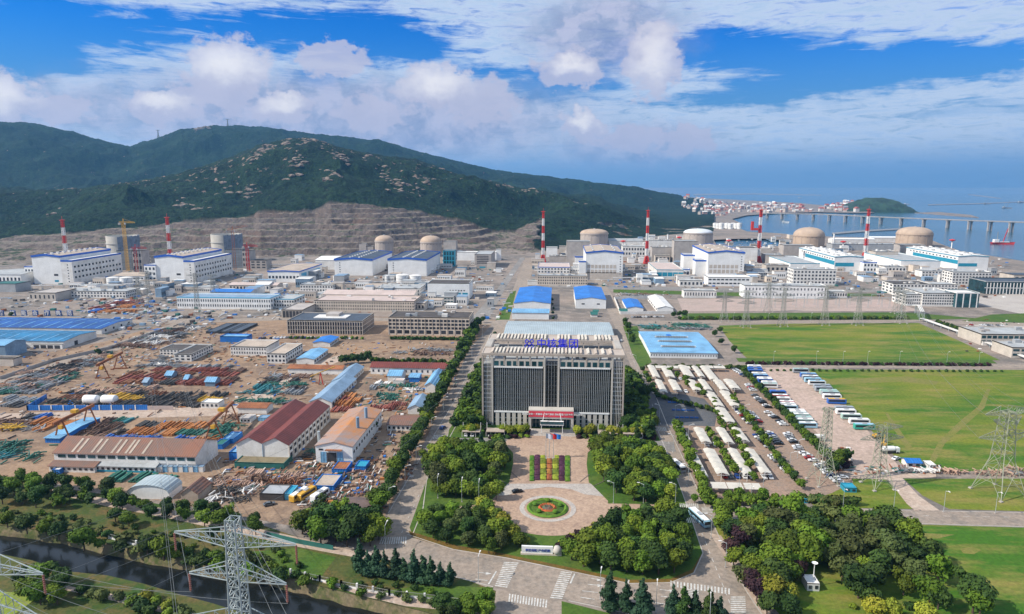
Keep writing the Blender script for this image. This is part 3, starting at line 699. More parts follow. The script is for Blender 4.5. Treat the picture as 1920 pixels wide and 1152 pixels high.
# ------------------------------------------------------------------ hills and the quarry
def fbm(X, Y, s, o=5, seed=0, gain=.5):
    rs = np.random.RandomState(seed); T = rs.rand(256, 256); out = np.zeros_like(X); amp = 1.; tot = 0
    x, y = X / s + 37.1, Y / s + 11.7
    for k in range(o):
        xi, yi = np.floor(x).astype(int), np.floor(y).astype(int); fx, fy = x - xi, y - yi
        fx = fx * fx * (3 - 2 * fx); fy = fy * fy * (3 - 2 * fy)
        g = lambda a, b_: T[a % 256, b_ % 256]
        v = (g(xi, yi) * (1 - fx) + g(xi + 1, yi) * fx) * (1 - fy) + (g(xi, yi + 1) * (1 - fx) + g(xi + 1, yi + 1) * fx) * fy
        out += (v * 2 - 1) * amp; tot += amp; amp *= gain; x = x * 2.03 + 17; y = y * 2.03 + 5
    return out / tot
def azt(pts, R=None):
    o = []
    for px, py in pts:
        d = ray(px, py); h = math.hypot(d[0], d[1]); o.append((math.atan2(d[0], d[1]), d[2] / h))
    return np.array(o)
FRONT = azt([(-700, 380), (-200, 372), (0, 366), (150, 356), (300, 334), (400, 312), (450, 292), (480, 276), (520, 266), (550, 261), (580, 262), (620, 272), (680, 287), (740, 298), (780, 302), (820, 318), (870, 331), (950, 347), (1050, 368), (1130, 388), (1200, 408), (1260, 419), (1310, 428), (1335, 432)])
BACK = azt([(-700, 260), (-200, 226), (0, 229), (50, 231), (100, 239), (150, 253), (200, 267), (245, 276), (290, 262), (340, 243), (400, 240), (440, 239), (500, 243), (560, 250), (600, 257), (690, 264), (740, 272), (800, 290), (880, 309), (960, 325), (1020, 331), (1100, 341), (1180, 351), (1260, 365), (1305, 374), (1335, 384)])
QTOP = azt([(-700, 470), (-200, 456), (0, 445), (100, 437), (200, 430), (262, 424), (380, 414), (475, 404), (485, 397), (590, 394), (620, 380), (700, 384), (760, 392), (850, 412), (900, 425), (950, 441), (985, 458), (1000, 470)])
FOOT = azt([(-700, 500), (0, 498), (400, 486), (900, 478), (985, 476), (1040, 468), (1100, 460), (1180, 448), (1260, 440), (1335, 434)])
na = 1000; az = np.linspace(azt([(-420, 350)])[0, 0], azt([(1342, 350)])[0, 0], na)
I = lambda A, c=1: np.interp(az, A[:, 0], A[:, 1])
tf, tb, tq, t0 = I(FRONT), I(BACK), I(QTOP), I(FOOT)
R0 = np.clip(-CH / t0, 1150, 2300); qmask = np.clip((azt([(1000, 470)])[0, 0] - az) / .02, 0, 1); qb_ = np.clip((azt([(1030, 470)])[0, 0] - az) / .09, 0, 1); qb_ = qb_ * qb_ * (3 - 2 * qb_)
RQ = R0 + 330; ZQ = np.maximum(CH + RQ * tq, 2)
R1 = np.maximum(2250, R0 + 500); Z1 = np.maximum(CH + R1 * tf, 6); R2 = np.full(na, 4600.) + 0; Z2 = np.maximum(CH + R2 * tb, 3)
RD = (R1 + R2) / 2 - 150; ZD = np.minimum(Z1, Z2) * .78
rr = np.concatenate([np.linspace(0, 1, 130) ** 1.0 * 1, 1 + np.linspace(0, 1, 80)[1:], 2 + np.linspace(0, 1, 40)[1:], 3 + np.linspace(0, 1, 60)[1:], 4 + np.linspace(0, 1, 12)[1:]])
RRm = np.zeros((len(rr), na)); ZZ = np.zeros_like(RRm)
zqq = np.where(qmask > 0, ZQ, 0)
zn = CH + (R0 + 330) * np.interp(az, FRONT[:, 0], FRONT[:, 1]) * 0
ZE = ZQ * qb_ + (1 - qb_) * Z1 * .45
for i, r in enumerate(rr):
    k = int(min(r, 3.9999)) if r < 4 else 4; t = r - k
    seg = [(R0, RQ, np.zeros(na), ZE), (RQ, R1, ZE, Z1), (R1, RD, Z1, ZD), (RD, R2, ZD, Z2), (R2, np.full(na, 6600.), Z2, np.full(na, -20.))][k]
    RRm[i] = seg[0] + (seg[1] - seg[0]) * t
    e = t if k == 0 else (t ** .92 if k == 1 else t * t * (3 - 2 * t))
    ZZ[i] = seg[2] + (seg[3] - seg[2]) * e
AZ = np.broadcast_to(az, RRm.shape); XX = RRm * np.sin(AZ); YY = RRm * np.cos(AZ); RV = np.broadcast_to(rr[:, None], RRm.shape)
# rises smoothly; noise fades out at the foot and near the crests
big = fbm(XX, YY, 330, 5, 3); med = fbm(XX, YY, 70, 4, 5); sml = fbm(XX, YY, 13, 3, 9)
ridge = 1 - np.abs(fbm(XX, YY, 420, 4, 21)) * 2
dc = np.minimum(np.minimum(np.abs(RV - 2), np.abs(RV - 4)) * 2.2, 1)
w = np.clip((RV - 1) * 2.2, 0, 1)
ZZ = ZZ + w * dc * (big * 50 + (ridge - .55) * 58) * np.clip(ZZ / 90, 0, 1) + np.clip(RV * 3, 0, 1) * np.clip(ZZ / 20, 0, 1) * (med * 10 + sml * 4.2)
# benches cut into the quarry face
q = (RV <= 1.001) * (np.broadcast_to(qb_, RRm.shape) + fbm(XX, YY, 60, 3, 77) * .35 * (np.broadcast_to(qb_, RRm.shape) < .99) > .12)
wob = fbm(XX, YY, 120, 3, 31) * 40 + fbm(XX, YY, 25, 3, 33) * 9
ZB0 = np.broadcast_to(ZE, RRm.shape) * np.clip(RV + wob / 330 * np.clip(RV * 4, 0, 1) * np.clip((1 - RV) * 4, 0, 1), 0, 1)
st = 9.5; fz = ZB0 / st; fl = np.floor(fz); fr = fz - fl
ZB = (fl + np.clip((fr - .62) / .30, 0, 1)) * st + fbm(XX, YY, 9, 3, 35) * 1.9
qm = q * 1.
ZZ = np.where(q, ZB + 0.0, ZZ)
ZZ[0] = -3
nr = len(rr); me = bpy.data.meshes.new('hills')
V = np.stack([XX, YY, ZZ], -1).reshape(-1, 3)
idx = np.arange(nr * na).reshape(nr, na); Fq = np.stack([idx[:-1, :-1], idx[:-1, 1:], idx[1:, 1:], idx[1:, :-1]], -1).reshape(-1, 4)
me.vertices.add(len(V)); me.vertices.foreach_set('co', V.ravel()); me.loops.add(Fq.size); me.loops.foreach_set('vertex_index', Fq.ravel().astype(np.int32))
me.polygons.add(len(Fq)); me.polygons.foreach_set('loop_start', np.arange(0, Fq.size, 4, dtype=np.int32)); me.polygons.foreach_set('loop_total', np.full(len(Fq), 4, dtype=np.int32)) if False else None
me.update(calc_edges=True); me.validate()
at = me.attributes.new('quarry', 'FLOAT', 'POINT'); at.data.foreach_set('value', np.clip(qm.ravel().astype(np.float32), 0, 1))
rockw = np.clip(1 - np.abs(RV - 1.85) / .6, 0, 1) * np.clip((ZZ - 60) / 80, 0, 1)
at = me.attributes.new('rocky', 'FLOAT', 'POINT'); at.data.foreach_set('value', rockw.ravel().astype(np.float32))
hills = ob('hills', me, kind='structure')
m, nt, b = _nt('hillside', .95); b.inputs['Specular IOR Level'].default_value = .15
def attr(nt, nm):
    n = nt.nodes.new('ShaderNodeAttribute'); n.attribute_name = nm; return n.outputs['Fac']
a = tnoise(nt, .006, 6, .6); c = tnoise(nt, .035, 6, .7); g = tnoise(nt, .16, 4, .7)
forest = mixc(nt, mrange(nt, a, .38, .62), (.004, .016, .012), (.014, .036, .018))  # greens tinted toward blue, so the colour carries part of the distance haze
forest = mixc(nt, mrange(nt, g, .48, .60), forest, (.026, .052, .020)); g3 = tnoise(nt, .055, 4, .7); forest = mixc(nt, mrange(nt, g3, .50, .62), forest, (.005, .013, .009))
mt_ = nt.nodes.new('ShaderNodeMath'); mt_.operation = 'MULTIPLY_ADD'; nt.links.new(attr(nt, 'rocky'), mt_.inputs[0]); mt_.inputs[1].default_value = .085; nt.links.new(c, mt_.inputs[2])
rockf = mrange(nt, mt_.outputs[0], .665, .70)
forest = mixc(nt, rockf, forest, mixc(nt, g, (.20, .13, .10), (.42, .32, .26)))
qa = tnoise(nt, .05, 5, .7, scl=(1, 1, .25)); qb = tnoise(nt, .011, 4, .6)
geo = nt.nodes.new('ShaderNodeNewGeometry'); sx = nt.nodes.new('ShaderNodeSeparateXYZ'); nt.links.new(geo.outputs['Normal'], sx.inputs[0])
rk = mixc(nt, mrange(nt, qa, .3, .7), (.075, .062, .055), (.215, .175, .155))
rk = mixc(nt, mrange(nt, qb, .5, .72), rk, (.16, .105, .08))
rk = mixc(nt, mrange(nt, sx.outputs[2], .90, .99), rk, mixc(nt, mrange(nt, c, .5, .58), (.27, .22, .18), (.05, .075, .03)))
nt.links.new(mixc(nt, attr(nt, 'quarry'), forest, rk), b.inputs['Base Color'])
bump(nt, b, g, 1., 9.)
me.materials.append(m)
def hz(px, R):      # height of the terrain at azimuth of px
    a_ = azt([(px, 350)])[0, 0]; j = int(np.clip(np.searchsorted(az, a_), 0, na - 1)); return float(np.interp(R, RRm[:, j], ZZ[:, j])), math.sin(a_) * R, math.cos(a_) * R
# ------------------------------------------------------------------ power station, left part
def z1(x, y): return (x / 3.973, 380 + y / 3.973)
def z2(x, y): return (480 + x / 3.973, 380 + y / 3.973)
def z3(x, y): return (960 + x / 3.973, 380 + y / 3.973)
def z4(x, y): return (1440 + x / 3.3875, 330 + y / 3.3875)
def z5(x, y): return (1200 + x / 2.667, 300 + y / 2.667)
def za(x, y): return (x / 4.267, 640 + y / 4.267)
def zc(x, y): return (420 + x / 3.2, 620 + y / 3.2)
def zh(x, y): return (820 + x / 4.113, 580 + y / 4.113)
def zk(x, y): return (1180 + x / 3.2, 580 + y / 3.2)

def turbine_hall(label, x0, x1, yb, yt, back, annex=None, windows_side=True, rm=None):
    B = bld(label, x0, x1, yb, yt, back, W2, 'gy', rm or TAN, trim=BTR, rise=2.2, name='turbine_hall', cat='turbine hall', th=2.6)
    W, D, H = B.w, B.d, B.h
    # ribs of roof monitors
    for i in range(9):
        y = D * (i + .6) / 9.4
        for s in (-1, 1):
            MB().box(s * W * .12 - 1, s * W * .12 + 1, y - 1.6, y + 1.6, H + 1.2, H + 3.4).build('roof_vent', W1, B.root)
    if annex:      # lower bay along the right-hand side
        Xe = Xat(annex, B.Y, H * .5) - B.X; Ha = H * .86
        a = MB().box(W / 2, Xe, 0, D, -.4, Ha).build('side_bay', W1, B.root)
        c = MB(); c.box(W / 2 + .1, Xe + .15, -.15, 0, Ha - 1.8, Ha + .4); c.box(Xe, Xe + .15, 0, D + .15, Ha - 1.8, Ha + .4); c.build('roof_edge', BTR, B.root)
        n = 14
        for r in range(3):
            for i in range(n):
                if r == 2 and i > 11: continue
                y = D * (i + .7) / (n + .4); z = Ha * (.24 + r * .22)
                ob('window', winmesh(3.4, 2.6, GLD, 1), B.root, (Xe, y, z))
        for r in range(7): ob('window', winmesh(1.4, 1.2, GLD, 0), B.root, ((W / 2 + Xe) / 2 + 1.5, -.02, Ha * (.1 + .115 * r)))
        for i, zz in enumerate((.08, .3)): ob('opening', winmesh(5.5, 2.6, DKM if i else TEAL, 0), B.root, (W * .3, -.02, H * zz))
    return B
turbine_hall('long white turbine hall with blue eaves, leftmost of the halls below the quarry', 65, 118, 533, 481, 'x207', 136)
turbine_hall('long white turbine hall with blue eaves beside the second striped chimney from the left', 294, 347, 531, 482, 'x415', 365)
A = turbine_hall('plain white turbine hall with navy roof, left one of the middle pair', 628, 699, 517, 487, 'x735', rm=NAVY)
for r in range(5): ob('window', winmesh(1.5, 1.2, GLD, 0), A.root, (-A.w * .36, -.02, A.h * (.2 + .14 * r)))
fp(A, 647, 655, 515, 525, TEAL, 'door')
A = turbine_hall('plain white turbine hall with navy roof, right one of the middle pair', 728, 800, 518, 487, 'x825', rm=NAVY)
for r in range(5): ob('window', winmesh(1.5, 1.2, GLD, 0), A.root, (-A.w * .36, -.02, A.h * (.2 + .14 * r)))
b_ = bld
b_('small white block with blue eaves left of the leftmost turbine hall', 49, 66, 531, 500, 'm18', W2, trim=BTR, rows=2, cols=3)
b_('small white block with blue eaves between the two left turbine halls', 273, 294, 531, 497, 'm20', W2, trim=BTR, rows=3, cols=3)
b_('long low white building with many small windows before the left turbine hall', 104, 236, 559, 546, 'x262', W1, rm=GRF, rows=2, cols=22, side=8, junk=6)
b_('beige windowless block at the left end of the long low white building', 55, 105, 565, 549, 'm34', BEI, rm=CON, rows=1, cols=6, wf=.3)
b_('low white hall with blue gutter at the left edge of the plant', -30, 41, 535, 515, 'm60', W2, 'gx', GRF, rows=1, cols=10, trim=BTR)
b_('white hall with sloping tan roof behind the two white tanks', 213, 271, 533, 518, 'm40', W2, 'gx', TAN, rows=2, cols=8, side=3)
b_('grey shed at the far left behind the striped sign tiles', -20, 30, 548, 532, 'm25', GREY, rm=GRN)
b_('long white workshop with pale cyan bays in front of the left turbine halls', 333, 508, 580, 558, 'm26', W2, rm=BLUG, rows=2, cols=40, wf=.4, side=4, trim=CYAN, th=.8)
L8 = b_('white workshop wing with cyan bay at the right end of the long cyan-striped workshop', 514, 552, 578, 561, 'm30', W1, rm=GRF, rows=2, cols=8, side=4, trim=CYAN, th=.6)
b_('white shed with blue roof line behind the cyan-striped workshop', 395, 470, 558, 548, 'm20', W1, 'gx', BLU, rows=1, cols=12)
b_('low cream canteen building behind the cyan-striped workshop', 430, 520, 545, 535, 'm18', CRM, 'gx', PINK, rows=1, cols=14)
B = b_('tan-roofed hall with blue border and cyan side doors before the quarry', 503, 562, 530, 509, 'x603', W2, 'gy', TAN, trim=BTR, rise=.8, rows=1, cols=9, wf=.6, th=1.5, z0f=.25, z1f=.7)
for i in range(3): lp(B, .08 + i * .3, .3 + i * .3, .05, .75, CYAN, 'door', 1)
b_('white hall with pitched pale roof behind the tan-roofed hall', 592, 632, 506, 488, 'm60', W1, 'gx', W2, cols=0, side=0, rise=3)
b_('low building under a white roof at the quarry foot left of the middle turbine halls', 480, 505, 546, 534, 'm18', W1, 'gx', W2, rows=1, cols=4)
b_('two-storey white office with small windows left of the middle tanks', 563, 625, 549, 534, 'm22', W1, rows=2, cols=12, side=4, junk=4)
b_('long pink-roofed hall behind the cream three-storey row', 606, 776, 562, 553, 'm30', W1, 'gx', PINK, rows=1, cols=30, wf=.4, rise=3)
b_('white two-storey block with grey roof behind the pink-roofed hall', 704, 787, 557, 541, 'm34', W1, rm=GRF, rows=2, cols=20, side=6, junk=7, wf=.4)
b_('very long cream three-storey building with rows of small windows', 590, 777, 585, 564, 'm34', CRM, rm=PINK, rows=3, cols=42, side=6, wf=.42, hf=.5, junk=8)
b_('cream end block at the right of the very long three-storey building', 777, 796, 583, 569, 'm26', CRM, rm=CON, rows=1, cols=3)
B = b_('beige open garage with dark bays left of the dark courtyard office', 528, 568, 596, 581, 'm40', BEI, rm=CON)
for i in range(6): fp(B, 530 + i * 6.3, 535 + i * 6.3, 583.5, 596, DKM, 'bay')
B = b_('white hall with dark roof and two cyan doors right of the middle tanks', 802, 880, 561, 531, 'y524', W2, rm=DRK)
fp(B, 854, 864, 549, 560, TEAL, 'door'); fp(B, 867, 877, 549, 560, TEAL, 'door')
for i in range(6): fp(B, 843 + i * 5.2, 845.5 + i * 5.2, 544, 546, GLS, 'window')
b_('low white annex with green strip windows before the two-door hall', 815, 850, 569, 557, 'm12', W1, rows=2, cols=6, wmat=GLT, wf=.8, rm=GRF)
b_('flat grey shed at the left end of the two-door hall', 802, 822, 563, 556, 'm14', CON, rm=GRF)
# dark courtyard office
B = b_('three-storey office with dark roof and inner courtyard beside the cream office', 540, 680, 627, 601, 'x701', BEI, rm=NAVY, rows=3, cols=30, side=12, wf=.62, hf=.78, z0f=.02, z1f=.9, name='office_block', cat='office building')
W_, D_, H_ = B.w, B.d, B.h
MB().box(-W_ * .22, W_ * .22, D_ * .35, D_ * .75, H_ - .85, H_ - .2).build('roof_well', W1, B.root)
MB().box(-W_ * .08, W_ * .1, D_ * .5, D_ * .8, H_ - .8, H_ + 2.2).build('roof_house', CON, B.root)
for i in range(31):
    MB().box(-W_ / 2 + W_ * i / 30 - .25, -W_ / 2 + W_ * i / 30 + .25, -.5, 0, 0, H_ - .6).build('pilaster', BEI, B.root)
B = b_('cream four-storey office with eleven window bays left of the avenue', 729, 880, 629, 595, 'y583', CRM, rm=DRK, name='office_block', cat='office building', junk=9)
W_, D_, H_ = B.w, B.d, B.h
for r in range(4):
    for i in range(11):
        for k in (-1, 1):
            if r == 0 and k == 1: continue
            ob('window', winmesh(2.4 if r else 4.0, 1.9 if r else 3.0, GLS, 0), B.root, (-W_ / 2 + W_ * (i + .5) / 11 + (k * 1.7 if r else 0), -.02, H_ * (.08, .34, .54, .74)[r]))
for r in range(4):
    for i in range(5): ob('window', winmesh(2., 1.9, GLS, 1), B.root, (W_ / 2, D_ * (i + .5) / 5, H_ * (.08, .34, .54, .74)[r]))
for i in range(12): MB().box(-W_ / 2 + W_ * i / 11 - .2, -W_ / 2 + W_ * i / 11 + .2, -.3, 0, 0, H_ * .93).build('pilaster', CRM, B.root)
B = b_('grey louvred building with blue door by the wide road right of the quarry', 890, 921, 503, 477, 'x928', CON, rm=GRF)
for i in range(5): fp(B, 894, 916, 480 + i * 3.2, 481.6 + i * 3.2, DKM, 'louvre')
fp(B, 899, 910, 500, 507, TEAL, 'door')
b_('long blank white wall-like hall at the quarry foot', 857, 931, 489, 473, 'm20', W2, rm=W1)
b_('small white tower at the right end of the long blank hall', 930, 939, 489, 468, 'm10', W2)
b_('grey stair tower with blue steel frame beside the second small dome', 832, 855, 487, 453, 'm20', CON)
B = b_('blue steel frame building right of the middle turbine halls', 831, 853, 500, 470, 'm14', TEAL, rm=GRF)
for i in range(4):
    for j in range(3): fp(B, 832.5 + i * 5.1, 836 + i * 5.1, 472 + j * 9, 479 + j * 9, GLT, 'bay')
b_('small grey block left of the first small dome', 674, 687, 480, 457, 'm14', CON)
b_('low grey block at the foot of the first small dome', 687, 700, 480, 462, 'm14', CON)
# blue sheds bottom left
B = b_('large warehouse with deep blue roof at the left edge', -70, 191, 625, 615, 'x248', W1, 'gx', BLUD, rise=1.5, name='warehouse', cat='warehouse', side=4, rows=1, wf=.2)
B = b_('large warehouse with teal blue roof, in front of the deep blue one', -80, 121, 652, 639, 'x180', W1, 'gx', BLUT, rise=1.5, name='warehouse', cat='warehouse')
lp(B, .3, .4, 0, .6, DKM, 'door', 1)
B = b_('open white porch in front of the teal blue warehouse', 60, 117, 654, 645, 'm10', W1, rm=GRF)
for i in range(4): fp(B, 63 + i * 13, 73 + i * 13, 647.5, 654, DKM, 'bay')
b_('small white shed left of the open white porch', 5, 38, 656, 648, 'm10', W1)
b_('blue-grey shed at the bottom left corner of the warehouses', -30, 12, 672, 648, 'm20', BLUG, 'gx', BLUL)
b_('low grey annex in front of the blue-grey shed', -30, 26, 687, 672, 'm8', BEI, rm=DRK)
b_('blue site cabin roofed flat beside the dark sloping carports', 413, 463, 642, 631, 'm10', BLU, rm=BLUL, name='site_cabin', cat='cabin')
b_('white wing with dark roof, behind its twin near the gantry yard', 300, 345, 667, 655, 'm18', W1, rm=DRK, rows=2, cols=7, side=3)
b_('white block with dark roof and long side, nearer the gantry yard', 327, 359, 678, 664, 'x399', W1, rm=DRK, rows=2, cols=3, side=9)
b_('tan-roofed white two-storey wing behind the one beside the blue roofs', 433, 500, 667, 650, 'm24', W1, rm=TAN, rows=2, cols=14, wf=.35)
b_('tan-roofed white block with long windowed side beside the blue roofs', 501, 536, 682, 663, 'x567', W1, rm=TAN, rows=2, cols=5, side=8)
b_('long low hall with light blue roof beside the tan-roofed block', 556, 589, 683, 674, 'x615', W1, 'gy', BLUL, rise=1.2, side=6, rows=1)
b_('hall with bright blue roof behind the long light blue one', 587, 619, 651, 643, 'x635', W1, 'gy', BLU, rise=1.2, side=6, rows=1)
for i in range(3):
    x = 386 + i * 18
    B = b_(f'dark sloping carport, {ORD[i]} from the left beside the pylons', x, x + 26, 626, 622, 'y606', DKM, 'flat', NAVY, name='carport', cat='carport')
# sign tiles on the ground wall: eight blue tiles with white characters
def text_mesh(t, size, depth, m, font_bold=0):
    cu = bpy.data.curves.new('lettering', 'FONT'); cu.body = t; cu.size = size; cu.extrude = depth; cu.align_x = 'CENTER'; cu.align_y = 'CENTER'
    if font_bold: cu.offset = font_bold
    o = bpy.data.objects.new('tmp', cu); COL.objects.link(o); bpy.context.view_layer.update()
    dg = bpy.context.evaluated_depsgraph_get(); me = bpy.data.meshes.new_from_object(o.evaluated_get(dg)); bpy.data.objects.remove(o)
    me.materials.clear(); me.materials.append(m); return me
def lettering(t, size, m, parent, loc, depth=.05, bold=0, rotx=90, name='lettering'):
    o = ob(name, text_mesh(t, size, depth, m, bold), parent, loc); o.rotation_euler = (math.radians(rotx), 0, 0); return o
for ch, px, mean in zip('俄核能合作典范', (2, 24, 45, 66.5, 88.5, 110, 131), ('for Russia, cut by the left edge of the photo', 'for nucleus', 'for energy', 'for joining, a roof over a mouth', 'for work', 'for classic', 'for model, last of its row')):
    X, Y = G(px, 593); k = 1 / ppm(X, Y)
    r = thing('sign_tile', f'blue square sign with the white character {mean}', 'sign', (X, Y, 0), 0, 'row of blue character signs')
    s = 10.5 * k; MB().box(-s / 2, s / 2, 0, 1, 0, s).build('board', BLUD, r)
    lettering(ch, s * .92, PW, r, (0, -.1, s * .5), .08, .05)
    MB().box(-s / 2, s / 2, 1.01, 1.5, 0, s * .3).build('footing', CON, r)
# tanks
def tank(label, px, yb, yt, r, m=W2):
    X, Y = G(px, yb); r = r / ppm(X, Y); H = Zat(X, Y, yt); t = thing('storage_tank', label, 'tank', (X, Y + r, 0))
    MB().lathe([(r, -.3), (r, H)], 28).build('shell', m, t); MB().lathe([(r + .15, H - .4), (r + .15, H), (r * .5, H + r * .12), (0.01, H + r * .17)], 28).build('roof', W1, t)
    MB().lathe([(r + .12, H * .5), (r + .2, H * .5), (r + .2, H * .5 + .4), (r + .12, H * .5 + .4)], 28).build('stiffener', GREY, t)
    MB().bar((r * .2, -r - .3, 0), (r * .8, -r * .75, H), .5).build('ladder', STL, t)
for a in [('left white tank of the pair before the leftmost halls', 206, 539, 522, 10.5), ('right white tank of the pair before the leftmost halls', 231, 539, 522, 11), ('white tank left of its twin before the right middle turbine hall', 752, 531, 517, 12),
          ('white tank right of its twin before the right middle turbine hall', 777, 531, 518, 11), ('squat white tank at the foot of the left middle turbine hall', 632, 528, 519, 10), ('narrow white tank between the two middle turbine halls', 725, 530, 518, 4)]: tank(*a)
# reactor containments
def containment(label, px, r_px, yb, ycyl, ytop, wall, dome, ybase=None, ribs=True):
    X, Y = G(px, yb); r = r_px / ppm(X, Y, 30); X, Y = X, Y + r; r = r_px / ppm(X, Y, 30); Hc = Zat(X, Y, ycyl); Ht = Zat(X, Y, ytop)
    t = thing('containment_dome', label, 'reactor building', (X, Y, 0))
    MB().lathe([(r, -.5), (r, Hc)], 56).build('wall', wall, t, smooth=True)
    n = 14; MB().lathe([(r * math.cos(math.pi / 2 * i / n) ** .9 if i < n else .01, Hc + (Ht - Hc) * math.sin(math.pi / 2 * i / n)) for i in range(n + 1)], 56).build('dome', dome, t, smooth=True)
    MB().lathe([(r, Hc - 2.2), (r + .8, Hc - 2), (r + .8, Hc), (r, Hc + .2)], 56).build('ring_beam', wall, t)
    MB().lathe([(1.8, Ht - .8), (1.8, Ht + 1.2), (.01, Ht + 1.5)], 12).build('cap', GREY, t)
    if ribs:
        for i in range(6):
            a = math.pi * (1 + (i + .5) / 6); MB().box(-.4, .4, 0, .5, 0, Hc - 2.4).build('buttress', wall, t, (r * math.cos(a), r * math.sin(a) - .3, 0))
    for i in range(12):
        a = math.pi * (1.0 + i / 11); ob('opening', winmesh(1.4, .9, DKM, 0), t, (r * 1.002 * math.cos(a), r * 1.002 * math.sin(a), Hc * .84))
    return t
DTAN = mat('dome_concrete', (.44, .33, .24), .85, .14, .06, dirt=(.34, .25, .19)); DWALL = mat('containment_concrete', (.42, .36, .32), .85, .12, .06)
containment('first small reactor dome, over the left of the middle turbine halls', 717, 17, 482, 451, 441.5, DWALL, DTAN)
containment('second small reactor dome, over the right of the middle turbine halls', 805, 20, 482, 453, 442, DWALL, DTAN)
containment('low tan reactor dome between the first two right chimneys', 1115, 26, 468, 437, 429.5, DWALL, DTAN)
containment('white-topped reactor dome between the second and third right chimneys', 1313, 26.5, 465, 436, 429, DWALL, mat('dome_white', (.62, .64, .66), .6, .06, .08))
containment('tan reactor dome left of the rightmost striped chimney', 1525, 27.5, 466, 441, 426.5, DTAN, DTAN)
containment('tan reactor dome right of the rightmost striped chimney', 1728, 30.5, 464, 438, 425.5, DTAN, DTAN)
def open_containment(label, px, r_px, yb, yt):
    SCM = mat('scaffold_net', (.20, .23, .28), .9, .25, .2)
    X, Y = G(px, yb); r = r_px / ppm(X, Y); H = Zat(X, Y, yt); t = thing('unfinished_containment', label, 'reactor building', (X, Y + r, 0))
    MB().lathe([(r, -.5), (r, H), (r - 1.2, H), (r - 1.2, H - 9), (0.01, H - 9)], 48).build('wall', mat('raw_concrete', (.48, .45, .40), .9, .1, .1), t, smooth=False)
    s = MB(); n = 26
    for i in range(n):
        a, b = [math.radians(-72 + 150 * k / n) for k in (i, i + .9)]; s.hexa([(q * math.cos(t_), q * math.sin(t_), 0) for q, t_ in ((r + 1, a), (r + 2.2, a), (r + 2.2, b), (r + 1, b))], [(q * math.cos(t_), q * math.sin(t_), H + (i % 3) * .8 - 1) for q, t_ in ((r + 1, a), (r + 2.2, a), (r + 2.2, b), (r + 1, b))])
    s.build('scaffold', SCM, t, kind='stuff')
    MB().lathe([(r + .1, H * .7), (r + 1.1, H * .7), (r + 1.1, H * .7 + .5), (r + .1, H * .7 + .5)], 48).build('gallery', GREY, t)
open_containment('unfinished open white reactor shell behind the leftmost turbine hall', 216, 27, 493, 444); open_containment('unfinished open white reactor shell behind the second turbine hall', 414, 27, 492, 441)
def scaffolded(label, x0, x1, yb, yt, back):
    B = bld(label, x0, x1, yb, yt, back, COND, rm=DRK, name='reactor_annex', cat='construction block')
    W, D, H = B.w, B.d, B.h; s = MB()
    for i in range(int(W / 3) + 1): s.bar((-W / 2 + i * 3, -.8, 0), (-W / 2 + i * 3, -.8, H + 1.5), .18)
    for k in range(int(H / 4)): s.bar((-W / 2, -.8, k * 4 + 2), (W / 2, -.8, k * 4 + 2), .15)
    for i in range(int(D / 3) + 1): s.bar((W / 2 + .8, i * 3, 0), (W / 2 + .8, i * 3, H + 1), .18)
    for k in range(int(H / 4)): s.bar((W / 2 + .8, 0, k * 4 + 2), (W / 2 + .8, D, k * 4 + 2), .15)
    s.build('scaffold', BLUG, B.root, kind='stuff'); return B
scaffolded('dark grey scaffolded block right of the leftmost turbine hall', 222, 250, 507, 470, 'm26')
scaffolded('dark grey scaffolded block right of the second turbine hall', 424, 456, 503, 468, 'm26')
for lab, a in [('grey construction block with open floors by the orange crane', (251, 268, 512, 470)), ('low grey construction block behind the first scaffolded one', (266, 285, 506, 482)), ('grey construction block with red formwork by the red crane', (456, 470, 505, 470)), ('low rising concrete block at the quarry foot', (470, 500, 506, 488))]:
    B = bld(lab, *a, 'm20', CON, rm=DRK, rows=3, cols=3, wf=.6, wmat=DKM, name='construction_block', cat='construction block')
# cranes
def tower_crane(label, px, yb, yt, jib, m, ang=0., boom_up=0):
    X, Y = G(px, yb); H = Zat(X, Y, yt); t = thing('tower_crane', label, 'crane', (X, Y, 0), ang); w = 1.6; s = MB()
    for a, b in ((-w, -w), (w, -w), (w, w), (-w, w)): s.bar((a, b, 0), (a, b, H), .5)
    n = int(H / 4)
    for k in range(n):
        z0_, z1_ = k * H / n, (k + 1) * H / n
        s.bar((-w, -w, z0_), (w, -w, z1_), .28); s.bar((w, -w, z0_), (w, w, z1_), .28)
    s.build('mast', m, t, kind=None); j = MB()
    j.bar((-jib * .35, 0, H), (jib, 0, H + boom_up), .7); j.bar((-jib * .35, -1, H + 2), (jib * .9, 0, H + 1.8 + boom_up), .45); j.bar((0, 0, H), (0, 0, H + 6), .8)
    for i in range(14): x = lerp(-jib * .3, jib * .9, i / 13); j.bar((x, 0, H + boom_up * max(0, x / jib)), (x + jib * .05, 0, H + 2 + boom_up * max(0, x / jib)), .25)
    j.bar((0, 0, H + 6), (jib * .7, 0, H + 1.8 + boom_up * .7), .2); j.build('jib', m, t)
    MB().box(-jib * .35 - 1.5, -jib * .35 + 2, -1.2, 1.2, H - 3, H).build('counterweight', CON, t); MB().box(1, 3, -1.2, 1.2, H - 2.6, H).build('cab', PW, t)
tower_crane('yellow hammerhead tower crane over the leftmost scaffolded block', 240, 508, 418, 17, YEL, .1); tower_crane('orange-red tower crane beside the second scaffolded block', 441, 506, 432, 22, mat('crane_orange', (.42, .13, .05), .6), .5, 6)
tower_crane('short red crane right of the yellow hammerhead crane', 258, 512, 466, 16, PR, .2); tower_crane('short red crane by the low blocks right of the second hall', 466, 508, 462, 16, PR, .1)
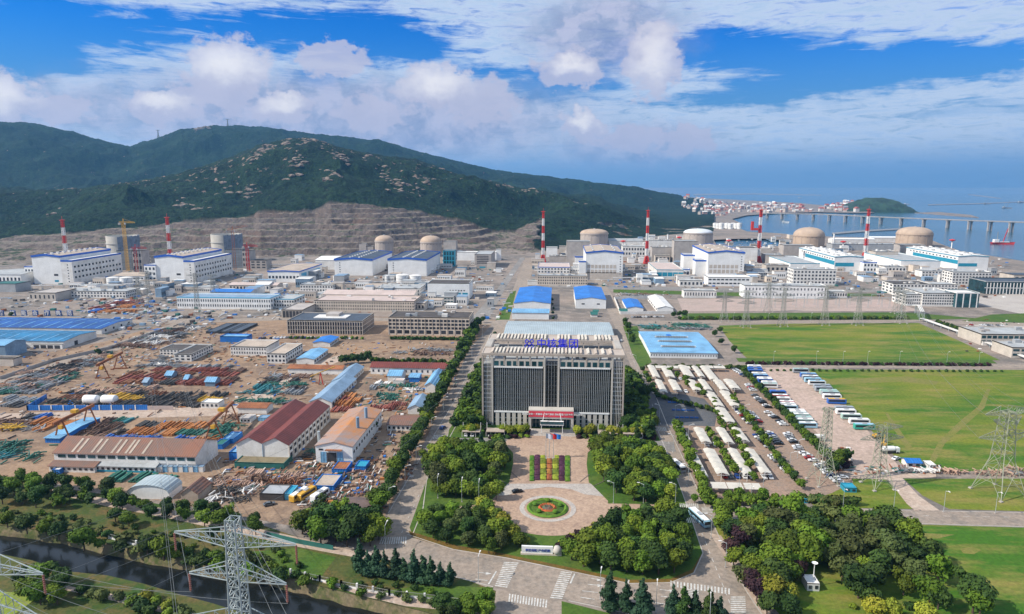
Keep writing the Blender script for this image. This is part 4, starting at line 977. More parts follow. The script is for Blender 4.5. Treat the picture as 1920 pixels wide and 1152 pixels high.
# striped chimneys on lattice feet
def chimney(label, px, yb, yt, wpx=5.6, nb=7, lat=True, platform=False):
    X, Y = G(px, yb); H = Zat(X, Y, yt); r = wpx / 2 / ppm(X, Y); t = thing('striped_chimney', label, 'chimney', (X, Y, 0)); zb = H * .12 if lat else 0
    if lat:
        s = MB(); f = r * 2.6
        for a in range(4):
            c, d = math.cos(a * math.pi / 2 + .78), math.sin(a * math.pi / 2 + .78); c2, d2 = math.cos(a * math.pi / 2 + 2.35), math.sin(a * math.pi / 2 + 2.35)
            s.bar((f * c, f * d, 0), (r * c, r * d, zb * 1.3), 1.1)
            for k in range(3):
                u0, u1 = k / 3, (k + 1) / 3; ra, rb = lerp(f, r, u0), lerp(f, r, u1)
                s.bar((ra * c, ra * d, zb * 1.3 * u0), (rb * c2, rb * d2, zb * 1.3 * u1), .5); s.bar((ra * c2, ra * d2, zb * 1.3 * u0), (rb * c, rb * d, zb * 1.3 * u1), .5)
        s.build('lattice_foot', PR, t)
    for i in range(nb):
        z0_, z1_ = lerp(0, H, i / nb), lerp(0, H, (i + 1) / nb); ra, rb = lerp(r * 1.1, r * .62, i / nb), lerp(r * 1.1, r * .62, (i + 1) / nb)
        m = PR if (nb - 1 - i) % 2 == 0 else PW
        MB().cone(0, 0, z0_, z1_, ra * .72, rb * .72, 14).build('band', m, t); s = MB()
        for a in range(4):
            c, d = math.cos(a * math.pi / 2 + .78) * 1.25, math.sin(a * math.pi / 2 + .78) * 1.25; s.bar((ra * c, ra * d, z0_), (rb * c, rb * d, z1_), .5)
            c2, d2 = math.cos(a * math.pi / 2 + 2.35) * 1.25, math.sin(a * math.pi / 2 + 2.35) * 1.25; mz = (z0_ + z1_) / 2; rm_ = (ra + rb) / 2
            s.bar((ra * c, ra * d, z0_), (rm_ * c2, rm_ * d2, mz), .3); s.bar((rm_ * c2, rm_ * d2, mz), (rb * c, rb * d, z1_), .3)
        s.build('brace', m, t)
    MB().lathe([(r * .9, H - 1.2), (r * 1.5, H - 1.1), (r * 1.5, H - .6), (r * .9, H - .5)], 12).build('gallery', PR, t); MB().bar((0, 0, H), (0, 0, H + 5), .3).build('lightning_rod', PR, t)
    if platform: MB().box(-r * 5, -r, -r, r, H * .62, H * .66).build('platform', PR, t); MB().box(-r * 5, -r * 3.8, -r, r, H * .66, H * .78).build('hoist', PR, t)
chimney('striped red and white chimney behind the leftmost turbine hall', 128, 515, 412, 6.5, 7, False); chimney('striped red and white chimney behind the second turbine hall', 322, 512, 407, 6.5, 7, False)
chimney('striped lattice chimney beside the wide road, leftmost of the four on the right', 1018, 492, 396); chimney('striped lattice chimney between the low tan dome and the white-topped dome', 1212, 495, 394)
chimney('striped lattice chimney with red hoist platform left of the tan domes', 1421, 495, 393, 6.5, 7, True, True); chimney('striped lattice chimney between the two tan domes', 1621, 488, 392, 6.2)

# ------------------------------------------------------------------ power station, right part
def hallR(label, x0, x1, yb, yt, back, blue=True):
    B = bld(label, x0, x1, yb, yt, back, W2, 'gy', TAN if blue else W1, trim=BTR if blue else TEAL, rise=2.6 if blue else 1.6, name='turbine_hall', cat='turbine hall', th=2.2 if blue else 1.)
    W, D, H = B.w, B.d, B.h
    for i in range(8):
        for s in (-.3, 0, .3): MB().box(W * s - .8, W * s + .8, D * (i + .3) / 8, D * (i + .75) / 8, H + 1.6, H + 3).build('roof_vent', W1 if i % 2 else GREY, B.root)
    return B
B = hallR('white turbine hall with blue eaves before the low tan dome', 1098, 1167, 525, 474, 'y462')
for i in range(8):
    for j in range(2): fp(B, 1101 + i * 7, 1106.5 + i * 7, 497 + j * 9, 503.5 + j * 9, BEI, 'louvre')
for j in range(8): fp(B, 1162, 1164, 481 + j * 4.6, 482.6 + j * 4.6, GLS, 'window')
fp(B, 1098, 1167, 511, 524, BEI, 'plinth')
B = hallR('white turbine hall with blue eaves before the white-topped dome', 1326, 1394, 520, 474, 'y461')
for i in range(7):
    for j in range(2): fp(B, 1330 + i * 8, 1336 + i * 8, 497 + j * 9, 503.5 + j * 9, BEI, 'louvre')
for j in range(7): fp(B, 1389, 1391, 481 + j * 4.6, 482.6 + j * 4.6, GLS, 'window')
B = hallR('white turbine hall with cyan band left of the rightmost chimney', 1563, 1617, 510, 482, 'y465', False)
fp(B, 1566, 1601, 493, 500, TEAL, 'band'); lp(B, .0, .8, .45, .72, TEAL, 'band', -1)
for i in range(14): lp(B, .04 + i * .065, .07 + i * .065, .78, .86, GLS, 'window', -1)
B = hallR('white turbine hall with cyan band near the shore, rightmost of the halls', 1794, 1851, 508, 481, 'y464', False)
fp(B, 1797, 1832, 494, 500, TEAL, 'band'); lp(B, .0, .85, .45, .72, TEAL, 'band', -1)
for i in range(14): lp(B, .04 + i * .065, .07 + i * .065, .78, .86, GLS, 'window', -1)
for lab, a, kw in [
    ('grey concrete block left of the low tan dome', (1062, 1106, 498, 453, 'm30'), dict(wm=CON)),
    ('upper white annex with blue eaves left of the first right turbine hall', (1078, 1099, 500, 481, 'm22'), dict(wm=W2, trim=BTR, th=2)),
    ('lower white annex with blue eaves left of the first right turbine hall', (1085, 1098, 525, 490, 'm14'), dict(wm=W2, trim=BTR, th=1.6)),
    ('grey concrete block left of the white-topped dome', (1264, 1307, 494, 452, 'm30'), dict(wm=CON)),
    ('upper white annex with blue eaves beside the second right turbine hall', (1281, 1306, 505, 478, 'm26'), dict(wm=W2, trim=BTR, th=2)),
    ('lower white annex with blue eaves beside the second right turbine hall', (1303, 1326, 518, 488, 'm20'), dict(wm=W2, trim=BTR, th=2)),
    ('grey concrete block in front of the left tan dome', (1468, 1526, 486, 460, 'm24'), dict(wm=CON)),
    ('grey concrete block in front of the right tan dome', (1686, 1733, 486, 459, 'm24'), dict(wm=CON)),
    ('low white hall with teal eaves beside the cyan-banded hall near the chimney', (1481, 1536, 512, 494, 'y480'), dict(wm=W2, trim=TEAL, th=.8)),
    ('low white hall with teal eaves beside the rightmost turbine hall', (1688, 1762, 507, 489, 'y474'), dict(wm=W2, trim=TEAL, th=.8)),
    ('white four-storey office with rows of windows behind the substation', (1486, 1566, 536, 505, 'm24'), dict(rows=4, cols=12, side=4, trim=GREY, th=.5, junk=5)),
    ('white four-storey office with rows of windows before the rightmost turbine hall', (1784, 1857, 536, 510, 'm24'), dict(rows=4, cols=12, side=4, junk=5)),
    ('white two-storey wing left of the right office block', (1728, 1783, 520, 508, 'm20'), dict(rows=2, cols=9, junk=3)),
    ('small white hall between the cyan-banded halls', (1659, 1698, 512, 500, 'm20'), dict(rows=1, cols=6, junk=4)),
    ('pale blue-roofed block right of the cyan-banded hall', (1618, 1643, 512, 492, 'm24'), dict(wm=W2, trim=BTR, rows=2, cols=4)),
    ('cream low block of square towers between the tan domes', (1640, 1682, 494, 472, 'm26'), dict(wm=BEI, junk=6)),
    ('long grey block behind the chimney between the tan domes', (1560, 1690, 470, 458, 'm30'), dict(wm=GREY, junk=12)),
    ('white low building behind the left tan dome', (1560, 1640, 459, 449, 'm24'), dict(wm=W1, roof='gx', rm=W2)),
    ('white curved-roof building behind the rightmost chimney', (1632, 1695, 455, 446, 'm24'), dict(wm=W1, roof='gx', rm=W2)),
    ('grey service block left of the left tan dome', (1435, 1470, 497, 478, 'm30'), dict(wm=CON, junk=4)),
    ('brown-grey service block before the left tan dome', (1436, 1478, 515, 497, 'm20'), dict(wm=BEI, junk=5, rows=1, cols=5)),
    ('white long building behind the third chimney', (1385, 1419, 497, 464, 'm24'), dict(wm=W1, rm=DRK)),
    ('low white workshop with white roof behind the third chimney', (1419, 1445, 490, 466, 'm20'), dict(wm=BEI, rm=W1)),
    ('white service building right of the low tan dome', (1167, 1209, 482, 462, 'm26'), dict(rows=2, cols=8, junk=5)),
    ('long white building with curved roof behind the second chimney', (1141, 1205, 466, 452, 'm26'), dict(wm=W1, rm=GRF, roof='gx', rise=4)),
    ('grey block with red tank on its roof by the white-topped dome', (1222, 1262, 490, 464, 'm24'), dict(wm=CON, junk=7)),
    ('white roofed block right of the second chimney', (1216, 1263, 470, 451, 'm20'), dict(wm=W1, junk=6)),
    ('beige block before the grey service block of the second unit', (1228, 1256, 492, 479, 'm14'), dict(wm=BEI, rows=1, cols=4)),
    ('brown-roofed low hall before the second chimney', (1231, 1281, 524, 506, 'y492'), dict(wm=W1, rm=PINK, trim=TEAL, th=.6, rows=1, cols=5, wf=.9, wmat=TEAL)),
    ('small white block with blue stripe at the right of the brown-roofed hall', (1279, 1293, 520, 505, 'm14'), dict(wm=W2, trim=BTR, rows=1, cols=2)),
    ('brown-roofed block with blue stripe left of the first right turbine hall', (1008, 1068, 514, 501, 'y493'), dict(wm=W1, rm=PINK, trim=BTR, th=.8, rows=2, cols=10)),
    ('cream office with many square windows near the wide road', (1008, 1101, 536, 517, 'm22'), dict(wm=CRM, rows=3, cols=22, side=5, wf=.45, junk=5)),
    ('tiny white shed at the left end of the cream office', (989, 1012, 535, 527, 'm8'), dict()),
    ('white low hall with ribbon window before the second right turbine hall', (1327, 1405, 537, 520, 'm26'), dict(wm=W2, rows=2, cols=10, wf=.7, hf=.35, rm=W1)),
    ('low white sheds left of the ribbon-windowed hall', (1274, 1318, 538, 526, 'm14'), dict(rows=1, cols=6)),
    ('small white block at the first chimney foot', (1024, 1045, 482, 464, 'm16'), dict(wm=W2)),
    ('grey block with scaffolds right of the first chimney', (1030, 1062, 496, 480, 'm18'), dict(wm=CON, junk=5)),
    ('pale block behind the first chimney', (1048, 1063, 480, 462, 'm14'), dict(wm=BEI)),
    ('low white switchgear house before the dirt yard', (1282, 1343, 559, 545, 'm14'), dict(rows=1, cols=12, wf=.35)),
    ('long white switch hall behind the tall pylons', (1395, 1550, 560, 536, 'm22'), dict(wm=W2, rm=GRF, rows=2, cols=24, wf=.3, hf=.4, junk=8)),
    ('small white house right of the long switch hall', (1555, 1588, 559, 547, 'm14'), dict(rows=1, cols=7)),
    ('white office with glass corner left of the courtyard offices', (1673, 1745, 553, 532, 'y526'), dict(rows=3, cols=11, side=3, rm=DRK, junk=4)),
    ('low white wing with many windows before the courtyard offices', (1697, 1729, 574, 552, 'm30'), dict(rows=3, cols=8, side=4)),
    ('white four-storey courtyard office beside the teal glass hall', (1728, 1792, 575, 550, 'y540'), dict(rows=4, cols=14, side=3, junk=4, wf=.6)),
    ('white rear wing behind the courtyard office', (1745, 1795, 546, 533, 'm20'), dict(rows=2, cols=8)),
    ('flat-roofed office with deep terraces at the right edge', (1838, 1960, 648, 627, 'y612'), dict(wm=BEI, rows=2, cols=12, wf=.75, hf=.6, wmat=GLT, junk=6)),
    ('low terraced wing at the right edge below the flat-roofed office', (1896, 1990, 672, 652, 'm24'), dict(wm=BEI, rows=2, cols=6, wf=.75, wmat=GLT, junk=4)),
    ('small white kiosk before the flat-roofed office', (1842, 1862, 648, 640, 'm8'), dict()),
]: bld(lab, *a, **kw)
B = bld('dark teal glass block at the right end of the courtyard offices', 1791, 1834, 577, 549, 'y543', GLT, rm=W1, trim=W2, th=1.)
for i in range(4): fp(B, 1792 + i * 13, 1794 + i * 13, 551, 577, W2, 'fin')
B = bld('wide dark glass hall with white fins at the right edge of the plant', 1846, 1960, 552, 528, 'y521', GLT, rm=NAVY, trim=GREY, th=.8, name='office_block', cat='office building')
for i in range(18): fp(B, 1850 + i * 6.2, 1851.6 + i * 6.2, 531, 552, W2, 'fin')
fp(B, 1846, 1960, 540, 541, W2, 'spandrel')
bld('dark lilac-roofed hall behind the glass hall at the right edge', 1900, 1990, 530, 516, 'm30', BEI, rm=NAVY, rows=1, cols=8)
# red water tanks on stalks
for lab, px, yb, yt in [('red disc-shaped tank on a stalk behind the cyan-banded hall', 1580, 470, 452), ('red disc-shaped tank on a white stalk above the rightmost hall', 1784, 466, 449), ('orange disc-shaped tank left of the second chimney', 1168, 468, 451), ('red disc-shaped tank left of the white-topped dome', 1273, 460, 444), ('orange disc-shaped tank right of the white-topped dome', 1366, 466, 450)]:
    X, Y = G(px, yb); H = Zat(X, Y, yt); t = thing('water_tower', lab, 'water tower', (X, Y, 0)); r = 5.2 / ppm(X, Y)
    MB().cone(0, 0, 0, H - 3, 1.2, 1, 10).build('stalk', W2, t); MB().lathe([(1, H - 4), (r, H - 2.2), (r, H - .8), (.01, H + .6)], 20).build('bowl', PR, t)
# slim vent stacks
for lab, px, yb, yt in [('slim white vent stack beside the left tan dome', 1562, 466, 438), ('slim white vent stack between the first right chimneys', 1251, 468, 440), ('slim white vent stack near the chimney by the low dome', 1172, 470, 456)]:
    X, Y = G(px, yb); H = Zat(X, Y, yt); t = thing('vent_stack', lab, 'vent stack', (X, Y, 0)); MB().cone(0, 0, 0, H, 1.6, 1.4, 12).build('pipe', W2, t); MB().lathe([(1.5, H), (2, H + .1), (2, H + 1), (1.5, H + 1)], 12).build('rim', GREY, t)
# blue sheds right of the avenue
B = bld('tall shed with bright blue roof left of its twin behind the headquarters', 964, 1032, 583, 569, 'y540', W2, 'gy', BLU, rise=2.2, name='warehouse', cat='warehouse')
def rooflights(B, n, rise, m=None):
    for i in range(n):
        u = -B.w / 2 + B.w * (i + .5) / n
        for (ya, yb2) in ((.8, B.d * .46), (B.d * .54, B.d - .8)):
            za_, zb_ = [B.h + rise * (1 - abs(y - B.d / 2) / (B.d / 2)) for y in (ya, yb2)]
            MB().hexa([(u - .5, ya, za_ + .2), (u + .5, ya, za_ + .2), (u + .5, yb2, zb_ + .2), (u - .5, yb2, zb_ + .2)], [(u - .5, ya, za_ + .38), (u + .5, ya, za_ + .38), (u + .5, yb2, zb_ + .38), (u - .5, yb2, zb_ + .38)]).build('roof_light', m or BLUL, B.root)
B2 = bld('lower front hall with light blue roof before the tall blue-roofed shed', 960, 1029, 599, 587, 'm22', W2, 'gx', BLUL, rise=.8, name='warehouse', cat='warehouse')
bld('tall shed with bright blue roof right of its twin behind the headquarters', 1079, 1136, 579, 562, 'y539', W2, 'gy', BLU, rise=2.2, name='warehouse', cat='warehouse', rows=1, cols=2, wf=.2, hf=.15)
bld('small blue hipped building inside the walled compound', 1175, 1206, 584, 578, 'y562', W2, 'gy', BLU, rise=1.5)
bld('white row of stepped huts in the walled compound', 1232, 1262, 586, 578, 'y556', W2, 'gy', W1, rise=2, side=6, rows=1)
B = bld('wide flat light blue factory right of the avenue', 1219, 1345, 672, 662, 'y623', W2, 'gx', BLUL, rise=1., rows=1, cols=26, wf=.3, hf=.35, name='factory', cat='factory')
for r in range(3):
    for i in range(20): MB().box(-1, 1, -.5, .5, 0, 1.).build('roof_vent', W1, B.root, (B.w * (-.28 + i * .026), B.d * (.2 + r * .22), B.h + .55 + 1. * (1 - abs((.2 + r * .22) - .5) * 2)))
MB().box(-1.5, 1.5, -3, 3, 0, 1.2).build('roof_vent', BLU, B.root, (-B.w * .06, B.d * .72, B.h + .9))
bld('grey-roofed low hall right behind the headquarters', 945, 1150, 642, 628, 'y604', CON, 'gx', GBR, rise=2.)
for i, (x0, x1) in enumerate([(1068, 1080), (1122, 1136)]): bld(('green-roofed hut', 'teal-roofed hut')[i] + ' in the small garden before the right blue shed', x0 + 40 - i * 0, x1 + 40 - i * 0, 595 - i * 6, 590 - i * 6, 'm8', W1, 'gx', GRN, name='hut', cat='hut')
def wall_line(name, label, pts, h, m, t=.4, cat='wall', cap=None, post=None, pm=None, pz=0):
    P = [G(*p) for p in pts]; r = thing(name, label, cat, (P[0][0], P[0][1], 0)); o = P[0]; loc = [(p[0] - o[0], p[1] - o[1]) for p in P]
    for a, b in zip(loc, loc[1:]):
        L = math.hypot(b[0] - a[0], b[1] - a[1]); n = max(1, int(L / (post or 12)))
        for i in range(n):
            p, q_ = [lerp(a[k], b[k], i / n) for k in (0, 1)], [lerp(a[k], b[k], (i + 1) / n) for k in (0, 1)]
            MB().bar((*p, h / 2), (*q_, h / 2), t, h).build('panel', m, r)
            if post: MB().box(p[0] - .3, p[0] + .3, p[1] - .3, p[1] + .3, 0, h + pz).build('post', pm or m, r)
    return r
wall_line('compound_wall', 'white wall round the small blue hipped building', [(1163, 590), (1152, 562), (1225, 560)], 3, W1); wall_line('compound_wall', 'white front wall of the walled compound', [(1163, 590), (1264, 589)], 3, W1)
# far sheds and clutter boxes between the big buildings
rs = random.Random(3)
CL = [('left plant', [(20, 545), (330, 545), (330, 532), (60, 545)], 0)]
AREAS = [('before the leftmost turbine halls', 140, 340, 534, 556, 26), ('behind the very long cream building', 560, 800, 522, 560, 30), ('along the quarry foot', 480, 960, 482, 515, 28), ('by the two-door hall', 800, 930, 505, 580, 22),
         ('between the first and second right units', 1150, 1290, 478, 535, 34), ('between the second and third right units', 1390, 1490, 478, 530, 28), ('between the tan domes', 1560, 1700, 470, 530, 32), ('near the rightmost hall', 1700, 1880, 505, 530, 14), ('beside the wide road', 1005, 1100, 480, 512, 16), ('behind the right units', 1150, 1500, 447, 470, 30), ('beside the cyan-striped workshop', 330, 560, 520, 556, 24)]
CMS = [W1, W2, W2, W1, CON, BEI, GREY, W1, BLUG, CRM]; seen = {}
PL0 = [b for b in bpy.data.objects if b.parent is None and b.get('category')]
for lab, x0, x1, y0, y1, n in AREAS:
    for i in range(n):
        px, py = rs.uniform(x0, x1), rs.uniform(y0, y1); X, Y = G(px, py); w_, d_, h_ = rs.uniform(6, 22), rs.uniform(6, 15), rs.uniform(3.5, 11); m = rs.choice(CMS)
        t = thing('plant_shed', {'white_render': 'white', 'white_sheet': 'bright white', 'concrete': 'grey', 'beige_render': 'beige', 'grey_sheet': 'steel grey', 'grey_blue_sheet': 'blue-grey', 'cream_render': 'cream'}[m.name] + ' shed, ' + ('low and wide, ' if w_ > 10 and h_ < 6 else 'tall and wide, ' if w_ > 10 else 'tall and narrow, ' if h_ >= 6 else 'low and narrow, ') + ('left part ' if px < x0 + (x1 - x0) / 3 else 'right part ' if px > x1 - (x1 - x0) / 3 else 'middle part ') + lab, 'shed', (X, Y, 0), rs.choice((0, 0, math.pi / 2)), 'service sheds ' + lab)
        MB().box(-w_ / 2, w_ / 2, 0, d_, -.3, h_).build('wall', m, t); MB().box(-w_ / 2 - .2, w_ / 2 + .2, -.2, d_ + .2, h_, h_ + .3).build('roof', rs.choice([GRF, W1, CON, TAN, BLUG]), t)
        s = MB()
        for k in range(int(w_ / 2.5)): s.box(-w_ / 2 + .6 + k * 2.5, -w_ / 2 + 1.8 + k * 2.5, -.1, .1, h_ * .3, h_ * .6)
        if s.v: s.build('window', GLS, t, kind='stuff')
# pipe racks
def rack(label, pts, h=6, m=STL, w=3.):
    P = [G(*p) for p in pts]; o = P[0]; r = thing('pipe_rack', label, 'pipe rack', (*o, 0)); s = MB(); q = MB()
    for a, b in zip(P, P[1:]):
        a = Vector((a[0] - o[0], a[1] - o[1], h)); b = Vector((b[0] - o[0], b[1] - o[1], h)); d = (b - a).normalized(); nn = Vector((-d.y, d.x, 0)); L = (b - a).length
        for k in (-1, 0, 1): s.bar(a + nn * k * w / 3, b + nn * k * w / 3, .6)
        for i in range(int(L / 12) + 1):
            c = a + d * min(L, i * 12)
            for k in (-1, 1): q.bar(c + nn * k * w / 2 - Vector((0, 0, h)), c + nn * k * w / 2, .35)
            q.bar(c - nn * w / 2, c + nn * w / 2, .35)
    s.build('pipe', W1, r); q.build('support', m, r)
rack('white pipe rack before the leftmost turbine hall', [(60, 545), (150, 543), (270, 541), (340, 538)]); rack('pipe rack running before the middle turbine halls', [(640, 540), (720, 537), (800, 534)]); rack('pipe rack right of the second chimney', [(1150, 530), (1280, 527), (1400, 529)])
rack('pipe rack along the right units', [(1400, 520), (1500, 518), (1700, 516)]); rack('grey gallery crossing the road by the right lawn', [(1690, 585), (1722, 588), (1728, 600)], 8, STL, 4)
rack('long grey pipeline beside the upper lawn', [(1728, 602), (1800, 628), (1870, 656), (1960, 690)], 2.5, STL, 4); rack('pipe rack before the quarry', [(480, 505), (560, 502), (690, 498)])
# ------------------------------------------------------------------ headquarters
a_, b2_, HY, _, HH = place(904, 1168, 800, 664, 'm10')
HX = (a_ + b2_) / 2; HW = b2_ - a_; HD = G(1036, 627.5, HH)[1] - HY
HQ = thing('headquarters', 'large office tower with finned dark glass front and open roof frame behind the plaza', 'office tower', (HX, HY, 0))
TRV = mat('travertine', (.42, .355, .30), .85, .14, .12); TRW = mat('pale_stone', (.50, .46, .41), .8, .1, .12)
def hu(px): return -HW / 2 + (px - 904) / 264 * HW
def hv(py): return Zat(HX, HY, py)
zt = hv(686.5)              # head of the glazed body, floor of the roof terrace
MB().box(-HW / 2 + .8, HW / 2 - .8, .8, HD - .8, -.4, zt - .02).build('glass_wall', GLD, HQ)
MB().box(-HW / 2 + .8, HW / 2 - .8, .8, HD - .8, zt, zt + .3).build('roof_deck', GRF, HQ)
def pier(x0, x1, y0, y1, z0, z1, m=TRV, n='pier'): MB().box(x0, x1, y0, y1, z0, z1).build(n, m, HQ)
for x0, x1 in ((904, 907), (1165, 1168)): pier(hu(x0), hu(x1), -.3, 1.2, -.3, HH - 1.2); 
for x0, x1 in ((904, 907), (1165, 1168)): pier(hu(x0), hu(x1), HD - 1.2, HD, -.3, HH - 1.2)
for x0, x1 in ((921.8, 925.2), (1144, 1147.3), (1019.4, 1022.4), (1045.2, 1048.6)): pier(hu(x0), hu(x1), -.2, .9, hv(775) if 1000 < x0 < 1100 else -.3, HH - 1.2, TRW)
for px in (946, 970, 994, 1072, 1098, 1120): pier(hu(px) - .35, hu(px) + .35, .0, .9, zt, HH - 1.2, TRV)
for sx_ in (-1, 1):         # side piers and side fins
    for i in range(1, 6): pier(sx_ * HW / 2 - .4, sx_ * HW / 2 + .4, HD * i / 6 - .5, HD * i / 6 + .5, -.3, HH - 1.2, TRV)
    for i in range(24):
        y = 1.6 + (HD - 3.2) * i / 23; MB().box(sx_ * (HW / 2 - .8) - .12, sx_ * (HW / 2 - .8) + .12 * 1 + sx_ * .3, y - .1, y + .1, hv(775), zt).build('fin', W1, HQ)
# floors read as dark bands behind the fins
for i in range(11):
    z = lerp(hv(773), hv(690), i / 10); MB().box(hu(925.5), hu(1143.7), .55, .85, z - .35, z + .1).build('spandrel', mat('spandrel_dark', (.035, .04, .042), .3), HQ)
    for x0, x1 in ((907.3, 921.5), (1147.6, 1164.7)): MB().box(hu(x0), hu(x1), .6, .85, z - .5, z + .1).build('spandrel', GREY, HQ)
FINM = mat('fin_metal', (.42, .44, .45), .5, .1)
for x0, x1, n in ((929, 1016, 25), (1052, 1140, 25)):
    for i in range(n + 1):
        x = hu(lerp(x0, x1, i / n)); MB().box(x - .10, x + .10, .2, .75, hv(773), hv(690)).build('fin', FINM, HQ)
    for py in (690, 774): MB().box(hu(x0) - .6, hu(x1) + .6, -.25, .7, hv(py) - .35, hv(py) + .35).build('fin_rail', W2, HQ)
for x0, x1 in ((910, 920), (1150, 1162)):
    for i in range(5): x = hu(lerp(x0, x1, i / 4)); MB().box(x - .08, x + .08, .3, .75, hv(798), hv(676)).build('mullion', W1, HQ)
for i in range(5): x = hu(1023.5 + i * 5.2); MB().box(x - .07, x + .07, .3, .75, hv(772), hv(680)).build('mullion', GREY, HQ)
# row of square windows above the fins: stone field with openings
MB().box(hu(925.3), hu(1019.3), .1, .75, hv(688.6), hv(676.6)).build('stone_band', TRW, HQ); MB().box(hu(1048.7), hu(1143.9), .1, .75, hv(688.6), hv(676.6)).build('stone_band', TRW, HQ)
for x0, k in ((927.5, 8), (1051, 8)):
    for i in range(k):
        x = hu(x0 + 3.9 + i * 11.7); MB().box(x - 1.15, x + 1.15, .02, .3, hv(687.6), hv(678.8)).build('window', GLT, HQ)
MB().box(-HW / 2 + .4, HW / 2 - .4, .2, .7, hv(676.5), hv(675)).build('cornice', TRW, HQ)
# ground floor colonnade
for x0, x1, n in ((928, 990, 6), (1079, 1142, 6)):
    for i in range(n):
        x = hu(lerp(x0, x1, (i + .5) / n)); pier(x - .95, x + .95, -.1, .9, -.3, hv(775.5), TRW)
    for k in (0, 1): MB().box(hu(x0), hu(x1), .5, .82, hv(787) + k * -2.4, hv(787) + .6 + k * -2.4).build('spandrel', GREY, HQ)
# entrance block with the red banner
ex0, ex1, ey = hu(992.5), hu(1075.5), -5.5
eh = Zat(HX, HY + ey, 770)
MB().box(ex0, ex0 + 1.4, ey, .4, -.3, eh - 4.6).build('portal_leg', TRW, HQ); MB().box(ex1 - 1.4, ex1, ey, .4, -.3, eh - 4.6).build('portal_leg', TRW, HQ)
MB().box(ex0, ex1, ey, .4, eh - 4.6, eh).build('portal_lintel', TRW, HQ)
MB().box(ex0 + 1.5, ex1 - 1.5, -1.2, .3, 0, eh - 4.7).build('entrance_glass', GLT, HQ)
for i in range(12): x = lerp(ex0 + 2, ex1 - 2, i / 11); MB().box(x - .07, x + .07, -1.35, -1.2, 0, eh - 4.7).build('mullion', W1, HQ)
bn = MB().box(ex0 + .1, ex1 - .1, ey - .25, ey - .02, eh - 3.6, eh - .5).build('banner', mat('banner_red', (.62, .035, .06), .7, .08), HQ)
lettering('坚持安全第一 质量第一 高举旗帜 强核报国 创新奉献 同心筑梦', 1.15, PW, bn, (0, ey - .3, eh - 2.1), .03, .02)
cn = MB(); cn.box(-6, 6, ey - 7, ey - 1, 5, 5.5); cn.build('canopy', W2, HQ)
for s in (-1, 1):
    MB().box(s * 5.4 - .15, s * 5.4 + .15, ey - 6.6, ey - 6.3, 0, 5).build('canopy_post', W2, HQ); MB().bar((s * 5.0, ey - 6, 5.5), (s * 4, ey, 9.5), .18).build('canopy_stay', W2, HQ)
MB().box(-5.9, 5.9, ey - 7.15, ey - 7.02, 5.6, 7.1).build('canopy_glass', GLT, HQ)
for i in range(4): MB().box(-14 + i * .5, 14 - i * .5, ey - 9 + i * .8, ey, i * .16, i * .16 + .17).build('step', PAVL, HQ)
# open frame on the roof
yf, yb_, xs = G(1036, 653, HH)[1] - HY, G(1036, 638, HH)[1] - HY, HW * .055
for nm, q in (('roof_frame', (-HW / 2, HW / 2, -.4, yf)), ('roof_frame', (-HW / 2, HW / 2, yb_, HD)), ('roof_frame', (-HW / 2, -HW / 2 + xs, yf, yb_)), ('roof_frame', (HW / 2 - xs, HW / 2, yf, yb_))):
    MB().box(*q, HH - 1.3, HH - .25).build(nm, TRV, HQ); x0, x1, y0, y1 = q
    for b in ((x0, x1, y0, y0 + .5), (x0, x1, y1 - .5, y1), (x0, x0 + .5, y0 + .5, y1 - .5), (x1 - .5, x1, y0 + .5, y1 - .5)): MB().box(*b, HH - .25, HH).build('coping', TRV, HQ)
RLM = mat('louvre_cream', (.50, .46, .40), .7, .15)
for i in range(34):         # white slatted rooflights set in the frame
    for row, (ya, yb2) in enumerate(((.9, yf - 1.2), (yb_ + 1.4, HD - 1.2))):
        if row == 1 and i in (15, 16, 17, 22, 23, 27, 28): continue
        if row == 0 and i > 24 and i % 2: continue
        x = -HW / 2 + xs * 1.3 + (HW - 2.6 * xs) * i / 33; h = .5
        MB().hexa([(x - .75, ya, HH - .2), (x + .65, ya, HH - .2), (x + .65, yb2, HH - .2), (x - .75, yb2, HH - .2)], [(x - .75, ya, HH + .1), (x + .65, ya, HH + .9), (x + .65, yb2, HH + .9), (x - .75, yb2, HH + .1)]).build('rooflight', RLM if (i + row) % 4 else TRV, HQ)
for i in range(12):
    for xx in (-HW / 2 + xs * .5, HW / 2 - xs * .5): y = lerp(yf + 1, yb_ - 1, i / 11); MB().box(xx - 1.6, xx + 1.6, y - .5, y + .5, HH - .2, HH + .5).build('rooflight', TRW, HQ)
for b in ((-HW * .36, -HW * .12, yf + 5, yb_ - 5, 3.4), (-HW * .05, HW * .16, yf + 7, yb_ - 3, 2.6), (HW * .2, HW * .33, yf + 4, yb_ - 6, 3)):
    MB().box(b[0], b[1], b[2], b[3], zt + .3, zt + .3 + b[4]).build('penthouse', mat('penthouse_grey', (.30, .30, .29), .8), HQ)
rs = random.Random(5)
for i in range(26):
    x, y = rs.uniform(-HW / 2 + 5, HW / 2 - 5), rs.uniform(yf + 1, yb_ - 1); MB().box(x - .9, x + .9, y - .6, y + .6, zt + .3, zt + 1.6).build('air_unit', rs.choice([W1, TRV, GREY]), HQ)
for i in range(9):
    x = lerp(-HW / 2 + 3, HW / 2 - 3, i / 8)
    for y in (yf - .6, yb_ + .6): pier(x - .3, x + .3, y - .3, y + .3, zt + .3, HH - 1.3, TRV, 'post')
